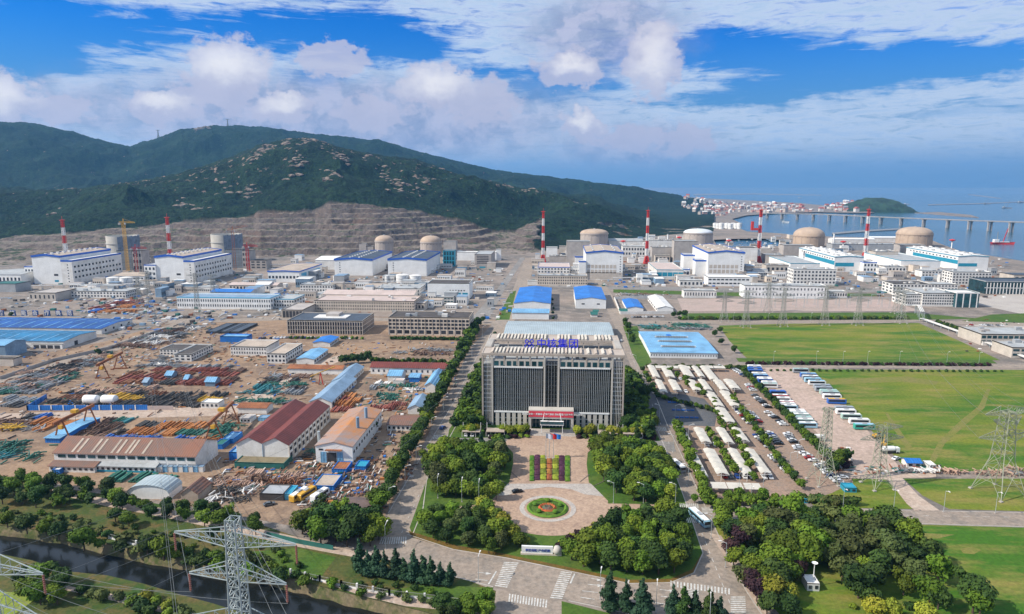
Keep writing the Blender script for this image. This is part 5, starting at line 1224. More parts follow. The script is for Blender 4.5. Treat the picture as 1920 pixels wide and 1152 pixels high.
# roof sign: knot emblem and four characters
RS = thing('roof_sign', 'blue roof sign of a looped knot emblem and four characters on the office tower', 'sign', (HX, HY + yf - .8, HH))
BLS = mat('sign_blue', (.01, .012, .62), .4, .05); ky = HY + yf - .8
kx = lambda px: Xat(px, ky, HH + 3) - HX
chs = Zat(HX, ky, 640) - Zat(HX, ky, 654.5)
for ch, px in zip('中核集团', (1015.4, 1034.5, 1055, 1075.5)):
    lettering(ch, chs * 1.32, BLS, RS, (kx(px), 0, chs * .55), .18, .045)
def tube(s, pts, w):
    for p, q in zip(pts, pts[1:]): s.bar(p, q, w)
em = MB(); ex = kx(992.5); R_ = chs * .22
for cx_, cz_, r_ in ((-.62, .62, .34), (.62, .7, .34), (-.62, -.62, .40), (.62, -.55, .36), (0, 0.05, .42)):
    tube(em, [(ex + chs * .5 * cx_ + chs * r_ * .62 * math.cos(t * math.pi / 9), 0, chs * .55 + chs * .5 * cz_ + chs * r_ * .62 * math.sin(t * math.pi / 9)) for t in range(19)], .42)
em.build('emblem', BLS, RS)
MB().box(kx(984), kx(1085), -.1, .1, .1, .35).build('rail', DKM, RS)
for i in range(12): x = kx(986 + i * 8.9); MB().bar((x, .2, 0), (x, .2, chs), .12).build('strut', GREY, RS)

# ------------------------------------------------------------------ plaza furniture
def hedge_box(s, P, h, seedv=1):
    """Clipped hedge or flower block on a four-cornered patch: bumpy leafy top."""
    r = random.Random(seedv); A = [Vector(p) for p in P]; L1 = (A[1] - A[0]).length; L2 = (A[3] - A[0]).length; n1, n2 = max(2, int(L1 / .6)), max(2, int(L2 / .6)); n1, n2 = min(n1, 40), min(n2, 40); k = len(s.v)
    for j in range(n2 + 1):
        for i in range(n1 + 1):
            p = A[0].lerp(A[1], i / n1).lerp(A[3].lerp(A[2], i / n1), j / n2); e = 0 if i in (0, n1) or j in (0, n2) else 1
            s.v.append((p.x + r.uniform(-.12, .12), p.y + r.uniform(-.12, .12), (h * r.uniform(.75, 1.15)) if e else h * r.uniform(.5, .8)))
    for j in range(n2):
        for i in range(n1): a = k + j * (n1 + 1) + i; s.f.append((a, a + 1, a + n1 + 2, a + n1 + 1))
    for a, b in ((0, 1), (1, 2), (2, 3), (3, 0)): s.quad((*A[a], 0), (*A[b], 0), (*A[b], h * .6), (*A[a], h * .6))
HG = leafm('clipped_green', (.05, .14, .012), (.10, .20, .02), .1); HP = leafm('clipped_purple', (.045, .015, .03), (.09, .03, .05), .1); HYE = leafm('clipped_yellow', (.22, .25, .02), (.33, .33, .04), .15); HO = leafm('clipped_orange', (.26, .09, .03), (.33, .15, .04), .1); HOL = leafm('clipped_olive', (.10, .13, .015), (.17, .19, .02), .15)
FB = thing('flower_bed', 'rectangular plaza bed of green, purple, yellow and orange clipped blocks', 'flower bed', (*G(1030, 903), .12))
def bedq(xa, xb, ya, yb_):
    P = [G(*zp(xa, yb_)), G(*zp(xb, yb_)), G(*zp(lerp(885, xb, .985), ya)), G(*zp(lerp(885, xa, .985), ya))]; return [(p[0] - FB.location.x, p[1] - FB.location.y) for p in P]
for xa, xb, ya, yb_, m, nm, n in ((783, 808, 236, 383, HG, 'green_hedge', 5), (813, 842, 232, 378, HP, 'purple_hedge', 5), (955, 985, 236, 382, HP, 'purple_hedge', 5), (990, 1018, 236, 386, HG, 'green_hedge', 5)):
    for i in range(n):
        s = MB(); u0, u1 = i / n, (i + .93) / n; hedge_box(s, bedq(xa, xb, lerp(ya, yb_, u0), lerp(ya, yb_, u1)), .7, i); s.build(nm, m, FB)
for (xa, xb, m, nm) in ((846, 880, HYE, 'yellow_hedge'), (884, 912, HO, 'orange_hedge'), (917, 952, HYE, 'yellow_hedge')):
    for i in range(4):
        s = MB(); y0_, y1_ = 255 + i * 31, 283 + i * 31; hedge_box(s, bedq(xa, xb, y0_, y1_), .9, i + 9); s.build(nm, (HOL if (i in (0, 2)) else m) if m is HYE else m, FB)
for xa, xb in ((846, 873), (930, 955)): s = MB(); hedge_box(s, bedq(xa, xb, 236, 252), .9, 4); s.build('yellow_hedge', HYE, FB)
# round bed
rx, ry = G(1026.5, 954); rk = 1 / ppm(rx, ry)
RB = thing('round_flower_bed', 'round green bed with red flower ring in the middle of the plaza', 'flower bed', (rx, ry, .16))
def disc_leaf(r0, r1, h, m, nm, seedv=0, lo=.25):
    r_ = random.Random(seedv); s = MB(); n, k = 56, max(1, int((r1 - r0) / .8)); b = 0
    for j in range(k + 1):
        for i in range(n): rad = lerp(r0, r1, j / k); a = 2 * math.pi * i / n; e = j in (0, k); s.v.append((rad * math.cos(a), rad * math.sin(a), h * (r_.uniform(.75, 1.2) if not e else lo)))
    for j in range(k):
        for i in range(n): s.f.append((j * n + i, (j + 1) * n + i, (j + 1) * n + (i + 1) % n, j * n + (i + 1) % n))
    return s.build(nm, m, RB)
disc_leaf(31 * rk, 39 * rk, .8, HG, 'green_hedge', 1, .3); disc_leaf(.1, 31 * rk, .35, GRV, 'turf', 2, .3); disc_leaf(10 * rk, 18 * rk, .9, leafm('red_flowers', (.42, .05, .03), (.26, .08, .03), .1), 'red_flowers', 3); disc_leaf(.1, 10 * rk, 1.0, leafm('grey_shrub', (.07, .12, .08), (.20, .10, .08), .1), 'centre_shrub', 4); disc_leaf(22 * rk, 25 * rk, .5, HOL, 'olive_hedge', 5)
for i in range(5): a = 2 * math.pi * i / 5 + .3; MB().lathe([(.01, 1.7), (.8, 1.5), (1.1, .9), (.8, .4)], 10).build('ball_shrub', HG, RB, (25 * rk * math.cos(a), 25 * rk * math.sin(a), 0))
# flag poles
for i, (px, cm, cn_) in enumerate(((1023.5, mat('flag_white', (.55, .55, .62), .8), 'white'), (1030, mat('flag_red', (.65, .02, .02), .8), 'red'), (1037.5, mat('flag_blue', (.02, .2, .6), .8), 'blue'))):
    X, Y = G(px, 861); H = Zat(X, Y, 812); t = thing('flagpole', f'tall thin pole flying a {cn_} flag before the flower bed', 'flagpole', (X, Y, 0)); MB().cone(0, 0, 0, H, .14, .07, 8).build('pole', STL, t)
    s = MB()
    for k in range(8): x0_, x1_ = k * .42, (k + 1) * .42; s.quad((x0_, .22 * math.sin(k * .9), H - 2.6 - k * .07), (x1_, .22 * math.sin(k * .9 + .9), H - 2.67 - k * .07), (x1_, .22 * math.sin(k * .9 + .9), H - .3 - k * .07), (x0_, .22 * math.sin(k * .9), H - .23 - k * .07))
    s.build('flag', cm, t); MB().box(-.5, .5, -.5, .5, 0, .5).build('base', TRW, t)
# road sign board at the front of the grove
q0, q1 = G(978, 1039.5), G(1036.5, 1041.5); mx, my = (q0[0] + q1[0]) / 2, (q0[1] + q1[1]) / 2; L_ = math.hypot(q1[0] - q0[0], q1[1] - q0[1]); hb = Zat(mx, my, 1024.5)
SB = thing('billboard', 'long white billboard with blue characters at the front edge of the grove', 'billboard', (mx, my, 0), math.atan2(q1[1] - q0[1], q1[0] - q0[0]))
MB().box(-L_ / 2, L_ / 2, -.3, .5, .7, hb).build('board', W2, SB); MB().box(-L_ / 2 - .3, L_ / 2 + .3, -.5, .7, 0, .7).build('plinth', CRM, SB)
lettering('科技创新 产业报国', L_ * .095, mat('letter_blue', (.02, .05, .30), .5), SB, (.2, -.36, hb * .55), .04, .03)
X, Y = G(1044.5, 1041); t = thing('round_stone', 'round pale boulder at the right end of the long white billboard', 'boulder', (X, Y, 0)); MB().lathe([(.01, 3.4), (.9, 3.2), (1.5, 2.4), (1.6, 1.5), (1.2, .8), (.9, .6)], 12).build('stone', TRW, t, smooth=True); MB().box(-1.5, 1.5, -.8, .8, 0, .7).build('plinth', CRM, t)

# ------------------------------------------------------------------ trees
def crown_mesh(seedv, R, H, z0, kind, n=1500, leaf=.42):
    r = random.Random(seedv); s = MB(); lobes = []
    if kind == 'round':
        for i in range(11):
            a = r.uniform(0, 6.28); q = r.uniform(0, .55) * R; lobes.append((q * math.cos(a), q * math.sin(a), z0 + H * r.uniform(.3, .74), R * r.uniform(.38, .6), H * r.uniform(.2, .32)))
    elif kind == 'ball': lobes = [(0, 0, z0 + H * .5, R * .95, H * .48)] + [(R * .45 * math.cos(a), R * .45 * math.sin(a), z0 + H * r.uniform(.35, .65), R * .5, H * .3) for a in (0, 1.3, 2.5, 3.8, 5)]
    else:
        for i in range(9): u = i / 9; q = R * (1 - u) ** .8 * .35; a = r.uniform(0, 6.28); lobes.append((q * math.cos(a), q * math.sin(a), z0 + H * (.08 + .86 * u), max(.35, R * (1 - u) ** .75 * .8), H * .1))
    tot = sum(l[3] ** 2 for l in lobes)
    for lx, ly, lz, lr, lh in lobes:
        # dark inner mass so that the crown is dense at its heart
        k = len(s.v); ns = 7
        for j, (cr, cz) in enumerate(((.0, -.62), (.58, -.35), (.72, .1), (.45, .5), (0, .66))):
            for i in range(ns): a = 6.283 * i / ns + j; w = r.uniform(.8, 1.15); s.v.append((lx + lr * cr * w * math.cos(a), ly + lr * cr * w * math.sin(a), lz + lh * cz))
        for j in range(4):
            for i in range(ns): s.f.append((k + j * ns + i, k + j * ns + (i + 1) % ns, k + (j + 1) * ns + (i + 1) % ns, k + (j + 1) * ns + i))
        m = int(n * lr * lr / tot)
        for _ in range(m):
            d = Vector((r.gauss(0, 1), r.gauss(0, 1), r.gauss(.25, 1)))
            d.normalize(); rad = r.uniform(.66, 1.06); c = Vector((lx + d.x * lr * rad, ly + d.y * lr * rad, lz + d.z * lh * rad))
            nn = (d + Vector((r.uniform(-.7, .7), r.uniform(-.7, .7), r.uniform(-.4, .9)))).normalized(); u = nn.cross(Vector((r.uniform(-1, 1), r.uniform(-1, 1), .3)))
            if u.length < .05: continue
            u.normalize(); v = nn.cross(u); w = leaf * r.uniform(.6, 1.5); u *= w; v *= w * r.uniform(.5, .9)
            s.quad(c - u, c - v, c + u, c + v)
    return s
def trunk_mesh(seedv, h, w, top):
    r = random.Random(seedv); s = MB().cone(0, 0, -.2, h, w, w * .55, 7)
    for i in range(5):
        a = i * 1.26 + r.uniform(-.3, .3); s.bar((0, 0, h * r.uniform(.6, .95)), (top * .5 * math.cos(a), top * .5 * math.sin(a), h + top * r.uniform(.3, .6)), w * .5)
    return s
LF = {'green': leafm('leaves_green', (.044, .090, .006), (.115, .170, .012)), 'dark': leafm('leaves_dark', (.016, .040, .008), (.044, .082, .012)), 'conifer': leafm('needles', (.012, .038, .018), (.03, .065, .03)),
      'bright': leafm('leaves_bright', (.08, .14, .008), (.15, .20, .018)), 'yellow': leafm('leaves_yellow', (.15, .19, .012), (.27, .27, .03)), 'purple': leafm('leaves_purple', (.018, .010, .013), (.045, .018, .018)), 'olive': leafm('leaves_olive', (.05, .075, .018), (.09, .11, .03))}
TM = {}
for k in range(5): TM['round', k] = (crown_mesh(10 + k, 4.2, 6.6, 1.6, 'round', 1700, .40).mesh('crown', None), trunk_mesh(k, 3.4, .28, 2.6).mesh('trunk', TRK))
for k in range(3): TM['cone', k] = (crown_mesh(40 + k, 2.9, 9.6, .8, 'cone', 1500, .34).mesh('crown', None), trunk_mesh(k, 5, .22, .4).mesh('trunk', TRK))
for k in range(3): TM['ball', k] = (crown_mesh(60 + k, 2.3, 3.7, 1.3, 'ball', 900, .26).mesh('crown', None), trunk_mesh(k, 2.2, .13, .8).mesh('trunk', TRK))
for k in range(5): TM['round_far', k] = (crown_mesh(10 + k, 4.2, 6.6, 1.6, 'round', 300, .85).mesh('crown', None), trunk_mesh(k, 3.4, .28, 2.6).mesh('trunk', TRK))
for k in range(3): TM['bush_far', k] = (crown_mesh(80 + k, 1.7, 2.1, -.1, 'round', 80, .55).mesh('crown', None), None)
for k in range(3): TM['bush', k] = (crown_mesh(80 + k, 1.7, 2.1, -.1, 'round', 420, .26).mesh('crown', None), None)
CRW = {}
BACKLOG = []
DEF = []
def D_ok(*a): return False
def tree(px, py, kind, leaf, s, label, group, cat='tree', name=None, base=False, zc=None, W=None):
    """A tree whose crown middle is seen at (px, py); base=True puts its foot there instead."""
    hc = {'round': 4.6, 'cone': 4.6, 'ball': 3.1, 'bush': 1.}[kind] * s
    X, Y = W or (G(px, py) if base else G(px, py, hc)); k = random.randrange(5 if kind == 'round' else 3); cm, tm = TM[kind, k]
    DEF.append((kind, k, leaf, X, Y, s, label, group, cat, name, ppm(X, Y) * s)); return
def crown_for(kind, k, leaf):
    if (kind, k, leaf) not in CRW:
        c = TM[kind, k][0].copy(); c.materials.clear(); c.materials.append(LF[leaf]); CRW[kind, k, leaf] = c
    return CRW[kind, k, leaf]
def make_tree(kind, k, leaf, X, Y, s, label, group, cat, name, q):
    tm = TM[kind, k][1]
    t = thing(name or {'round': 'broadleaf_tree', 'cone': 'conifer_tree', 'ball': 'clipped_tree', 'bush': 'shrub'}[kind], label, cat, (X, Y, 0), U(0, 6.28), group, (s * U(.9, 1.1), s * U(.9, 1.1), s * U(.88, 1.12)))
    ob('crown', crown_for(kind, k, leaf), t)
    if tm: ob('trunk', tm, t)
    return t
def inside(p, P):
    c = False; n = len(P)
    for i in range(n):
        a, b = P[i], P[(i + 1) % n]
        if (a[1] > p[1]) != (b[1] > p[1]) and p[0] < (b[0] - a[0]) * (p[1] - a[1]) / (b[1] - a[1]) + a[0]: c = not c
    return c
LN = {'green': 'green', 'dark': 'dark green', 'conifer': 'dark', 'bright': 'bright green', 'yellow': 'yellow-green', 'purple': 'dark purple', 'olive': 'olive green'}
KN = {'round': 'tree', 'cone': 'conical tree', 'ball': 'ball tree', 'bush': 'shrub'}
def grove(where, pts, gap, mix_, smin, smax, group=None, holes=(), maxn=200, cat=None):
    """Fill a patch with trees of mixed kinds; where= phrase naming the patch."""
    P = [G(*p, 3) for p in pts]; HL = [[G(*p, 3) for p in h] for h in holes]; xs_, ys_ = [p[0] for p in P], [p[1] for p in P]; L = []
    for _ in range(6000):
        if len(L) >= maxn: break
        p = (U(min(xs_), max(xs_)), U(min(ys_), max(ys_)))
        if not inside(p, P) or any(inside(p, h) for h in HL): continue
        if any((p[0] - q[0]) ** 2 + (p[1] - q[1]) ** 2 < gap * gap for q in L): continue
        L.append(p)
    cnt = {}
    for p in L:
        kind, leaf = random.choice(mix_); s = U(smin, smax) * (1. if kind != 'bush' else 1.); key = (kind, leaf, s > (smin + smax) / 2)
        size = 'tall' if key[2] else 'lower'
        us, vs = (p[0] - min(xs_)) / (max(xs_) - min(xs_)), (p[1] - min(ys_)) / (max(ys_) - min(ys_)); qd = (('front' if vs < .33 else 'back' if vs > .66 else 'middle') + ' ' + ('left' if us < .33 else 'right' if us > .66 else 'centre'))
        tree(0, 0, kind, leaf, s, f'{size} {LN[leaf]} {KN[kind]}, {qd} of the {where}', group or f'trees in the {where}', W=p, cat=cat or ('shrub' if kind == 'bush' else 'tree'))
def trow(where, a, b, n, kind, leaf, s, end, jit=.6, group=None, base=False, skip=()):
    A, B = Vector(G(*a, 0 if base else 3)), Vector(G(*b, 0 if base else 3)); lf = leaf if isinstance(leaf, (list, tuple)) else [leaf]
    for i in range(n):
        if i in skip: continue
        p = A.lerp(B, i / max(1, n - 1)); l = lf[i % len(lf)] if len(lf) < 4 else random.choice(lf)
        tree(0, 0, kind, l, s * U(.85, 1.15), f'{LN[l]} {KN[kind]}, {nth(i)} from {end}, {where}', group or f'{where}', W=(p.x + U(-jit, jit), p.y + U(-jit, jit)), cat='shrub' if kind == 'bush' else 'tree')
rd = [('round', 'dark'), ('round', 'green'), ('round', 'green'), ('round', 'dark')]
trow('outer row west of the left avenue', (700, 975), (893, 606), 34, 'round', ['dark', 'green', 'dark'], 1.08, 'the river end', 1.)
trow('inner row west of the left avenue', (712, 940), (893, 620), 30, 'round', ['green', 'dark'], .95, 'the river end', .8)
grove('triangle between the left avenue and the office tower', [(852, 800), (868, 758), (888, 712), (902, 690), (902, 792)], 4.6, rd, .8, 1.1)
trow('strip east of the left avenue behind the tower', (896, 690), (928, 628), 6, 'round', ['dark'], .6, 'the tower')
grove('grove northwest of the plaza circle', [(800, 862), (822, 838), (850, 845), (905, 850), (935, 826), (948, 838), (948, 868), (922, 905), (895, 918), (850, 920), (815, 908), (808, 890)], 5.0, rd + [('round', 'bright'), ('round', 'olive')], .85, 1.25, holes=[[(868, 885), (905, 875), (925, 890), (880, 905)]])
trow('northwest grove front', (822, 918), (930, 925), 8, 'ball', ['green', 'bright'], 1.5, 'the avenue')
grove('grove southwest of the plaza circle', [(784, 972), (810, 958), (850, 962), (895, 962), (920, 978), (942, 1002), (955, 1022), (930, 1028), (860, 1014), (796, 996)], 4.8, rd + [('round', 'olive')], .75, 1.02)
grove('grove northeast of the plaza circle', [(1118, 845), (1135, 826), (1165, 838), (1230, 840), (1250, 870), (1258, 905), (1260, 928), (1200, 934), (1172, 928), (1126, 888)], 5.0, rd + [('round', 'bright')], .85, 1.25, holes=[[(1145, 870), (1190, 862), (1200, 880), (1160, 890)]])
grove('big grove southeast of the plaza circle', [(1070, 1036), (1090, 1020), (1130, 1000), (1175, 972), (1210, 966), (1262, 966), (1280, 990), (1292, 1030), (1284, 1056), (1245, 1068), (1180, 1068), (1110, 1050), (1074, 1045)], 5.0, rd + [('round', 'green')], .85, 1.2)
trow('purple and yellow shrub edge of the plaza circle', (925, 965), (985, 1005), 9, 'bush', ['yellow', 'purple'], 1.2, 'the left')
trow('purple and yellow shrub edge southeast of the plaza circle', (1050, 1012), (1148, 962), 14, 'bush', ['purple', 'yellow'], 1.3, 'the billboard')
trow('yellow tree row along the southwest plaza edge', (905, 945), (975, 1010), 8, 'ball', ['yellow', 'green'], 1.2, 'the avenue')
for i, (x, y) in enumerate([(200, 915), (255, 920), (305, 910), (510, 912), (560, 925), (612, 912), (685, 910), (1078, 928), (1190, 920), (1265, 915), (1335, 932), (1375, 940), (1450, 935), (1512, 938), (1580, 938), (270, 925), (640, 920), (1160, 930)]):
    px, py = zh(x, y); tree(px, py, 'ball', 'yellow' if i % 3 else 'bright', 1.15, f'{"yellow-green" if i % 3 else "bright green"} ball tree, {nth(sorted([200, 255, 305, 510, 560, 612, 685, 1078, 1190, 1265, 1335, 1375, 1450, 1512, 1580, 270, 640, 1160]).index(x))} from the left before the office tower', 'ball trees before the office tower')
grove('green belt before the tower left of the entrance', [(912, 800), (990, 800), (990, 812), (915, 814)], 2.2, [('bush', 'dark'), ('bush', 'bright'), ('bush', 'purple')], .9, 1.3)
grove('green belt before the tower right of the entrance', [(1080, 800), (1225, 802), (1228, 815), (1085, 812)], 2.2, [('bush', 'dark'), ('bush', 'bright'), ('bush', 'purple')], .9, 1.3)
grove('belt right of the office tower', [(1172, 700), (1192, 708), (1215, 770), (1228, 800), (1215, 815), (1175, 800)], 4.2, rd, .8, 1.15)
for i, (px, py, k, l, s) in enumerate([(871, 832, 'round', 'dark', .8), (903, 828, 'cone', 'conifer', .9), (1116, 835, 'round', 'green', .8), (1158, 838, 'round', 'green', .8), (1204, 835, 'round', 'bright', .75), (1195, 812, 'cone', 'dark', .9), (1150, 815, 'cone', 'dark', .7), (1215, 795, 'round', 'bright', .9), (1222, 778, 'round', 'green', .8)]):
    tree(px, py, k, l, s, f'{LN[l]} {KN[k]} alone before the tower, {nth(i)} in the left to right count', 'single trees before the office tower')
trow('conifer row beside the front road', (672, 1058), (845, 1082), 11, 'cone', ['conifer'], 1.0, 'the dirt path', .5)
grove('clump at the corner of the dirt path', [(560, 985), (600, 955), (640, 965), (712, 985), (712, 1010), (640, 1012), (580, 1005)], 5, rd, 1.0, 1.4)
trow('row at the bottom of the photo left of the avenue end', (1140, 1122), (1200, 1138), 3, 'cone', ['conifer'], 1.2, 'the gate')
trow('row at the bottom edge below the crosswalk', (1262, 1140), (1350, 1150), 5, 'cone', ['conifer', 'dark'], 1., 'the gate')
grove('scrub by the river gate', [(820, 1138), (880, 1120), (925, 1125), (915, 1150), (830, 1160)], 4, rd + [('round', 'bright')], .6, .9)
grove('bank thicket at the left edge', [(-20, 895), (90, 905), (130, 932), (120, 945), (0, 935)], 6, rd, .7, 1.0); grove('tree belt below the long brown shed', [(115, 905), (200, 915), (235, 930), (228, 945), (120, 930)], 5, rd, .65, .95)
grove('tree belt below the arched white shed', [(245, 935), (330, 945), (420, 960), (480, 975), (480, 990), (400, 978), (260, 955)], 5.5, rd, .65, .9)
for i, (px, py, s) in enumerate([(12, 970, 1.1), (48, 978, 1.3), (85, 985, 1.1), (108, 990, 1.2), (155, 1004, 1.5), (215, 962, 1.), (240, 970, 1.0), (275, 1020, 1.), (305, 1024, 1.4), (400, 995, .9)]):
    tree(px, py, 'round', ['green', 'dark'][i % 2], s * .8, f'{"green" if i % 2 == 0 else "dark"} tree on the far river bank, {nth(i)} from the left', 'trees on the far river bank')
grove('thicket between the river and the near field', [(40, 1085), (110, 1078), (130, 1100), (120, 1125), (60, 1120)], 5, rd, .7, 1.0); grove('bushes along the near river bank', [(150, 1095), (270, 1110), (360, 1135), (340, 1145), (200, 1120)], 4, [('bush', 'dark'), ('bush', 'bright'), ('bush', 'olive'), ('bush', 'yellow')], 1.3, 2.2)
grove('bushes along the far river bank', [(180, 1010), (330, 1040), (480, 1068), (590, 1090), (590, 1075), (480, 1045), (330, 1015), (200, 990)], 5, [('bush', 'dark'), ('bush', 'green'), ('bush', 'olive')], 1.2, 2.4)
grove('low scrub of the river terrace', [(0, 945), (120, 955), (330, 990), (520, 1020), (600, 1075), (480, 1050), (200, 1000), (0, 970)], 4.0, [('bush', 'olive'), ('bush', 'dark'), ('bush', 'green'), ('bush', 'olive')], .6, 1.3, maxn=150)
grove('scrub inside the river fence', [(610, 1085), (700, 1075), (840, 1100), (830, 1125), (700, 1105)], 4, [('bush', 'olive'), ('bush', 'dark'), ('bush', 'green')], .8, 1.7)
wood = [('round', 'dark'), ('round', 'green'), ('round', 'dark'), ('round', 'green'), ('round', 'olive')]
grove('big wood beside the right lawn', [(1440, 985), (1500, 965), (1560, 975), (1660, 980), (1700, 1000), (1745, 1045), (1765, 1090), (1700, 1105), (1640, 1115), (1600, 1105), (1560, 1060), (1500, 1060), (1450, 1070), (1440, 1030)], 6.1, wood, .95, 1.5, holes=[[(1520, 1075), (1570, 1080), (1575, 1110), (1500, 1110)]])
grove('edge of the wood beside the lower avenue', [(1345, 965), (1430, 970), (1425, 1010), (1400, 1025), (1370, 1010)], 5.5, wood + [('round', 'bright')], .85, 1.2)
grove('lower edge of the wood by the crosswalk', [(1365, 1025), (1440, 1060), (1500, 1070), (1480, 1110), (1500, 1145), (1440, 1140), (1390, 1090)], 5, wood + [('round', 'purple')], .8, 1.1)
grove('lower fringe of the wood', [(1590, 1110), (1700, 1115), (1770, 1125), (1760, 1150), (1600, 1150)], 5, [('round', 'dark'), ('bush', 'dark'), ('bush', 'yellow'), ('bush', 'green')], .8, 1.3)
for i, (px, py, k, l, s, d) in enumerate([(1388, 1005, 'round', 'purple', 1.05, 'near the lower avenue'), (1410, 1082, 'round', 'purple', 1.0, 'beside the crosswalk'), (1655, 965, 'round', 'green', 1.1, 'at the top corner of the wood'), (1600, 970, 'ball', 'green', 1.6, 'on the east road'), (1573, 969, 'ball', 'yellow', 1.3, 'on the east road'), (1527, 968, 'ball', 'dark', 1.6, 'first on the east road'), (1548, 968, 'ball', 'green', 1.5, 'second on the east road'), (1412, 966, 'ball', 'bright', 1.6, 'near the zebra crossing'), (1745, 1108, 'round', 'green', 1.1, 'at the right end of the wood'), (1815, 1085, 'round', 'dark', 1.1, 'alone on the right lawn'), (1828, 1115, 'round', 'dark', 1.35, 'alone on the right lawn beside its twin'), (1840, 1128, 'round', 'green', 1., 'front one of the lone trees on the right lawn'), (1450, 1098, 'ball', 'yellow', 1.8, 'left of the small white kiosk'), (1418, 1096, 'ball', 'yellow', 1.3, 'beside the purple tree'), (1480, 1108, 'ball', 'yellow', 1.3, 'below the small white kiosk'), (1640, 1135, 'ball', 'yellow', 1.5, 'left one of the pair at the lower fringe'), (1672, 1140, 'ball', 'yellow', 1.3, 'right one of the pair at the lower fringe'), (1735, 1148, 'ball', 'yellow', 1.3, 'at the lower fringe far right')]):
    tree(px, py, k, l, s, f'{LN[l]} {KN[k]} {d}', 'specimen trees round the wood')
grove('hedge trees under the lower parking canopies', [(1300, 930), (1330, 922), (1440, 928), (1462, 942), (1455, 950), (1325, 945)], 4, [('round', 'green'), ('ball', 'green'), ('round', 'bright')], .6, .8)
trow('row along the avenue beside the lower car park', (1268, 800), (1330, 935), 16, 'round', ['green', 'bright'], .7, 'the tower')
trow('row along the avenue beside the upper car park', (1205, 690), (1232, 740), 7, 'round', ['dark', 'green'], .6, 'the factory')
trow('hedge row between the car park and the bus lot', (1392, 692), (1545, 850), 38, 'round', ['dark', 'green', 'dark'], .62, 'the factory', .5)
trow('tree strip through the middle of the car park', (1375, 745), (1500, 905), 22, 'round', ['green', 'bright', 'dark'], .6, 'the factory', .8)
trow('tree strip between the upper canopies', (1262, 695), (1330, 745), 7, 'round', ['green'], .62, 'the factory', 3)
trow('tree strip between the lower canopies', (1328, 805), (1378, 880), 8, 'round', ['green', 'bright'], .62, 'the forecourt', .6)
trow('second tree strip between the lower canopies', (1375, 800), (1415, 890), 7, 'round', ['green', 'bright'], .62, 'the forecourt', .6)
trow('belt round the forecourt', (1240, 738), (1345, 765), 12, 'bush', ['dark', 'green'], 1.4, 'the tower'); trow('short belt right of the forecourt', (1340, 755), (1358, 800), 6, 'round', ['green'], .5, 'the upper canopies')
trow('hedge before the wide blue factory', (1215, 683), (1400, 684), 24, 'bush', ['olive', 'dark'], 1.5, 'the avenue'); trow('dark shrub row along the lawn road', (1402, 676), (1855, 679), 58, 'bush', ['purple', 'purple', 'dark'], 1.25, 'the factory', .5)
trow('lower shrub row along the lawn road', (1445, 688), (1880, 690), 34, 'bush', ['dark'], .8, 'the bus lot', .4)
trow('hedge along the upper cross road', (1275, 594), (1700, 593), 60, 'bush', ['dark', 'green', 'olive'], 1.7, 'the walled compound', .8)
trow('row by the flat offices at the right edge', (1758, 603), (1835, 628), 16, 'round', ['dark', 'green'], .6, 'the pipeline', .8)
trow('row behind the yard sheds', (640, 676), (690, 672), 7, 'round', ['dark'], .9, 'the left'); trow('long hedge row above the oxide-red roof', (695, 674), (835, 676), 26, 'round', ['dark', 'dark', 'green'], .5, 'the left', .5)
trow('row before the cream four-storey office', (735, 630), (880, 632), 26, 'bush', ['dark'], 1.4, 'the left'); trow('row before the dark courtyard office', (545, 629), (680, 630), 14, 'bush', ['dark', 'green'], 1.2, 'the left')
trow('avenue trees beside the cream office', (882, 622), (905, 600), 5, 'round', ['dark'], .7, 'the road'); trow('trees right of the tall blue sheds', (1172, 603), (1186, 640), 7, 'round', ['dark', 'green'], .75, 'the compound')
trow('trees beside the left tall blue shed', (1036, 560), (1038, 595), 5, 'round', ['dark'], .45, 'the plant'); trow('trees at the compound corner', (1262, 590), (1285, 590), 3, 'round', ['dark'], .9, 'the compound')
trow('trees by the scaffolded wood beside the lattice mast', (1560, 878), (1585, 855), 5, 'round', ['dark', 'green'], .9, 'the car park', 2); trow('shrubs at the left of the east lawn', (1510, 928), (1600, 935), 9, 'bush', ['dark', 'olive'], 1.8, 'the car park', 1.5)
for i, (px, py) in enumerate([(185, 660), (455, 648), (1340, 625), (1352, 640), (20, 590), (1375, 655), (700, 800), (1350, 618)]): tree(px, py, 'round', 'dark', .7, f'solitary dark tree, {nth(i)} of the scattered lone trees', 'scattered dark trees')
trow('red shrub balls on the bus lot', (1548, 838), (1592, 868), 6, 'bush', ['purple'], 1.5, 'the bus rows', 1.)

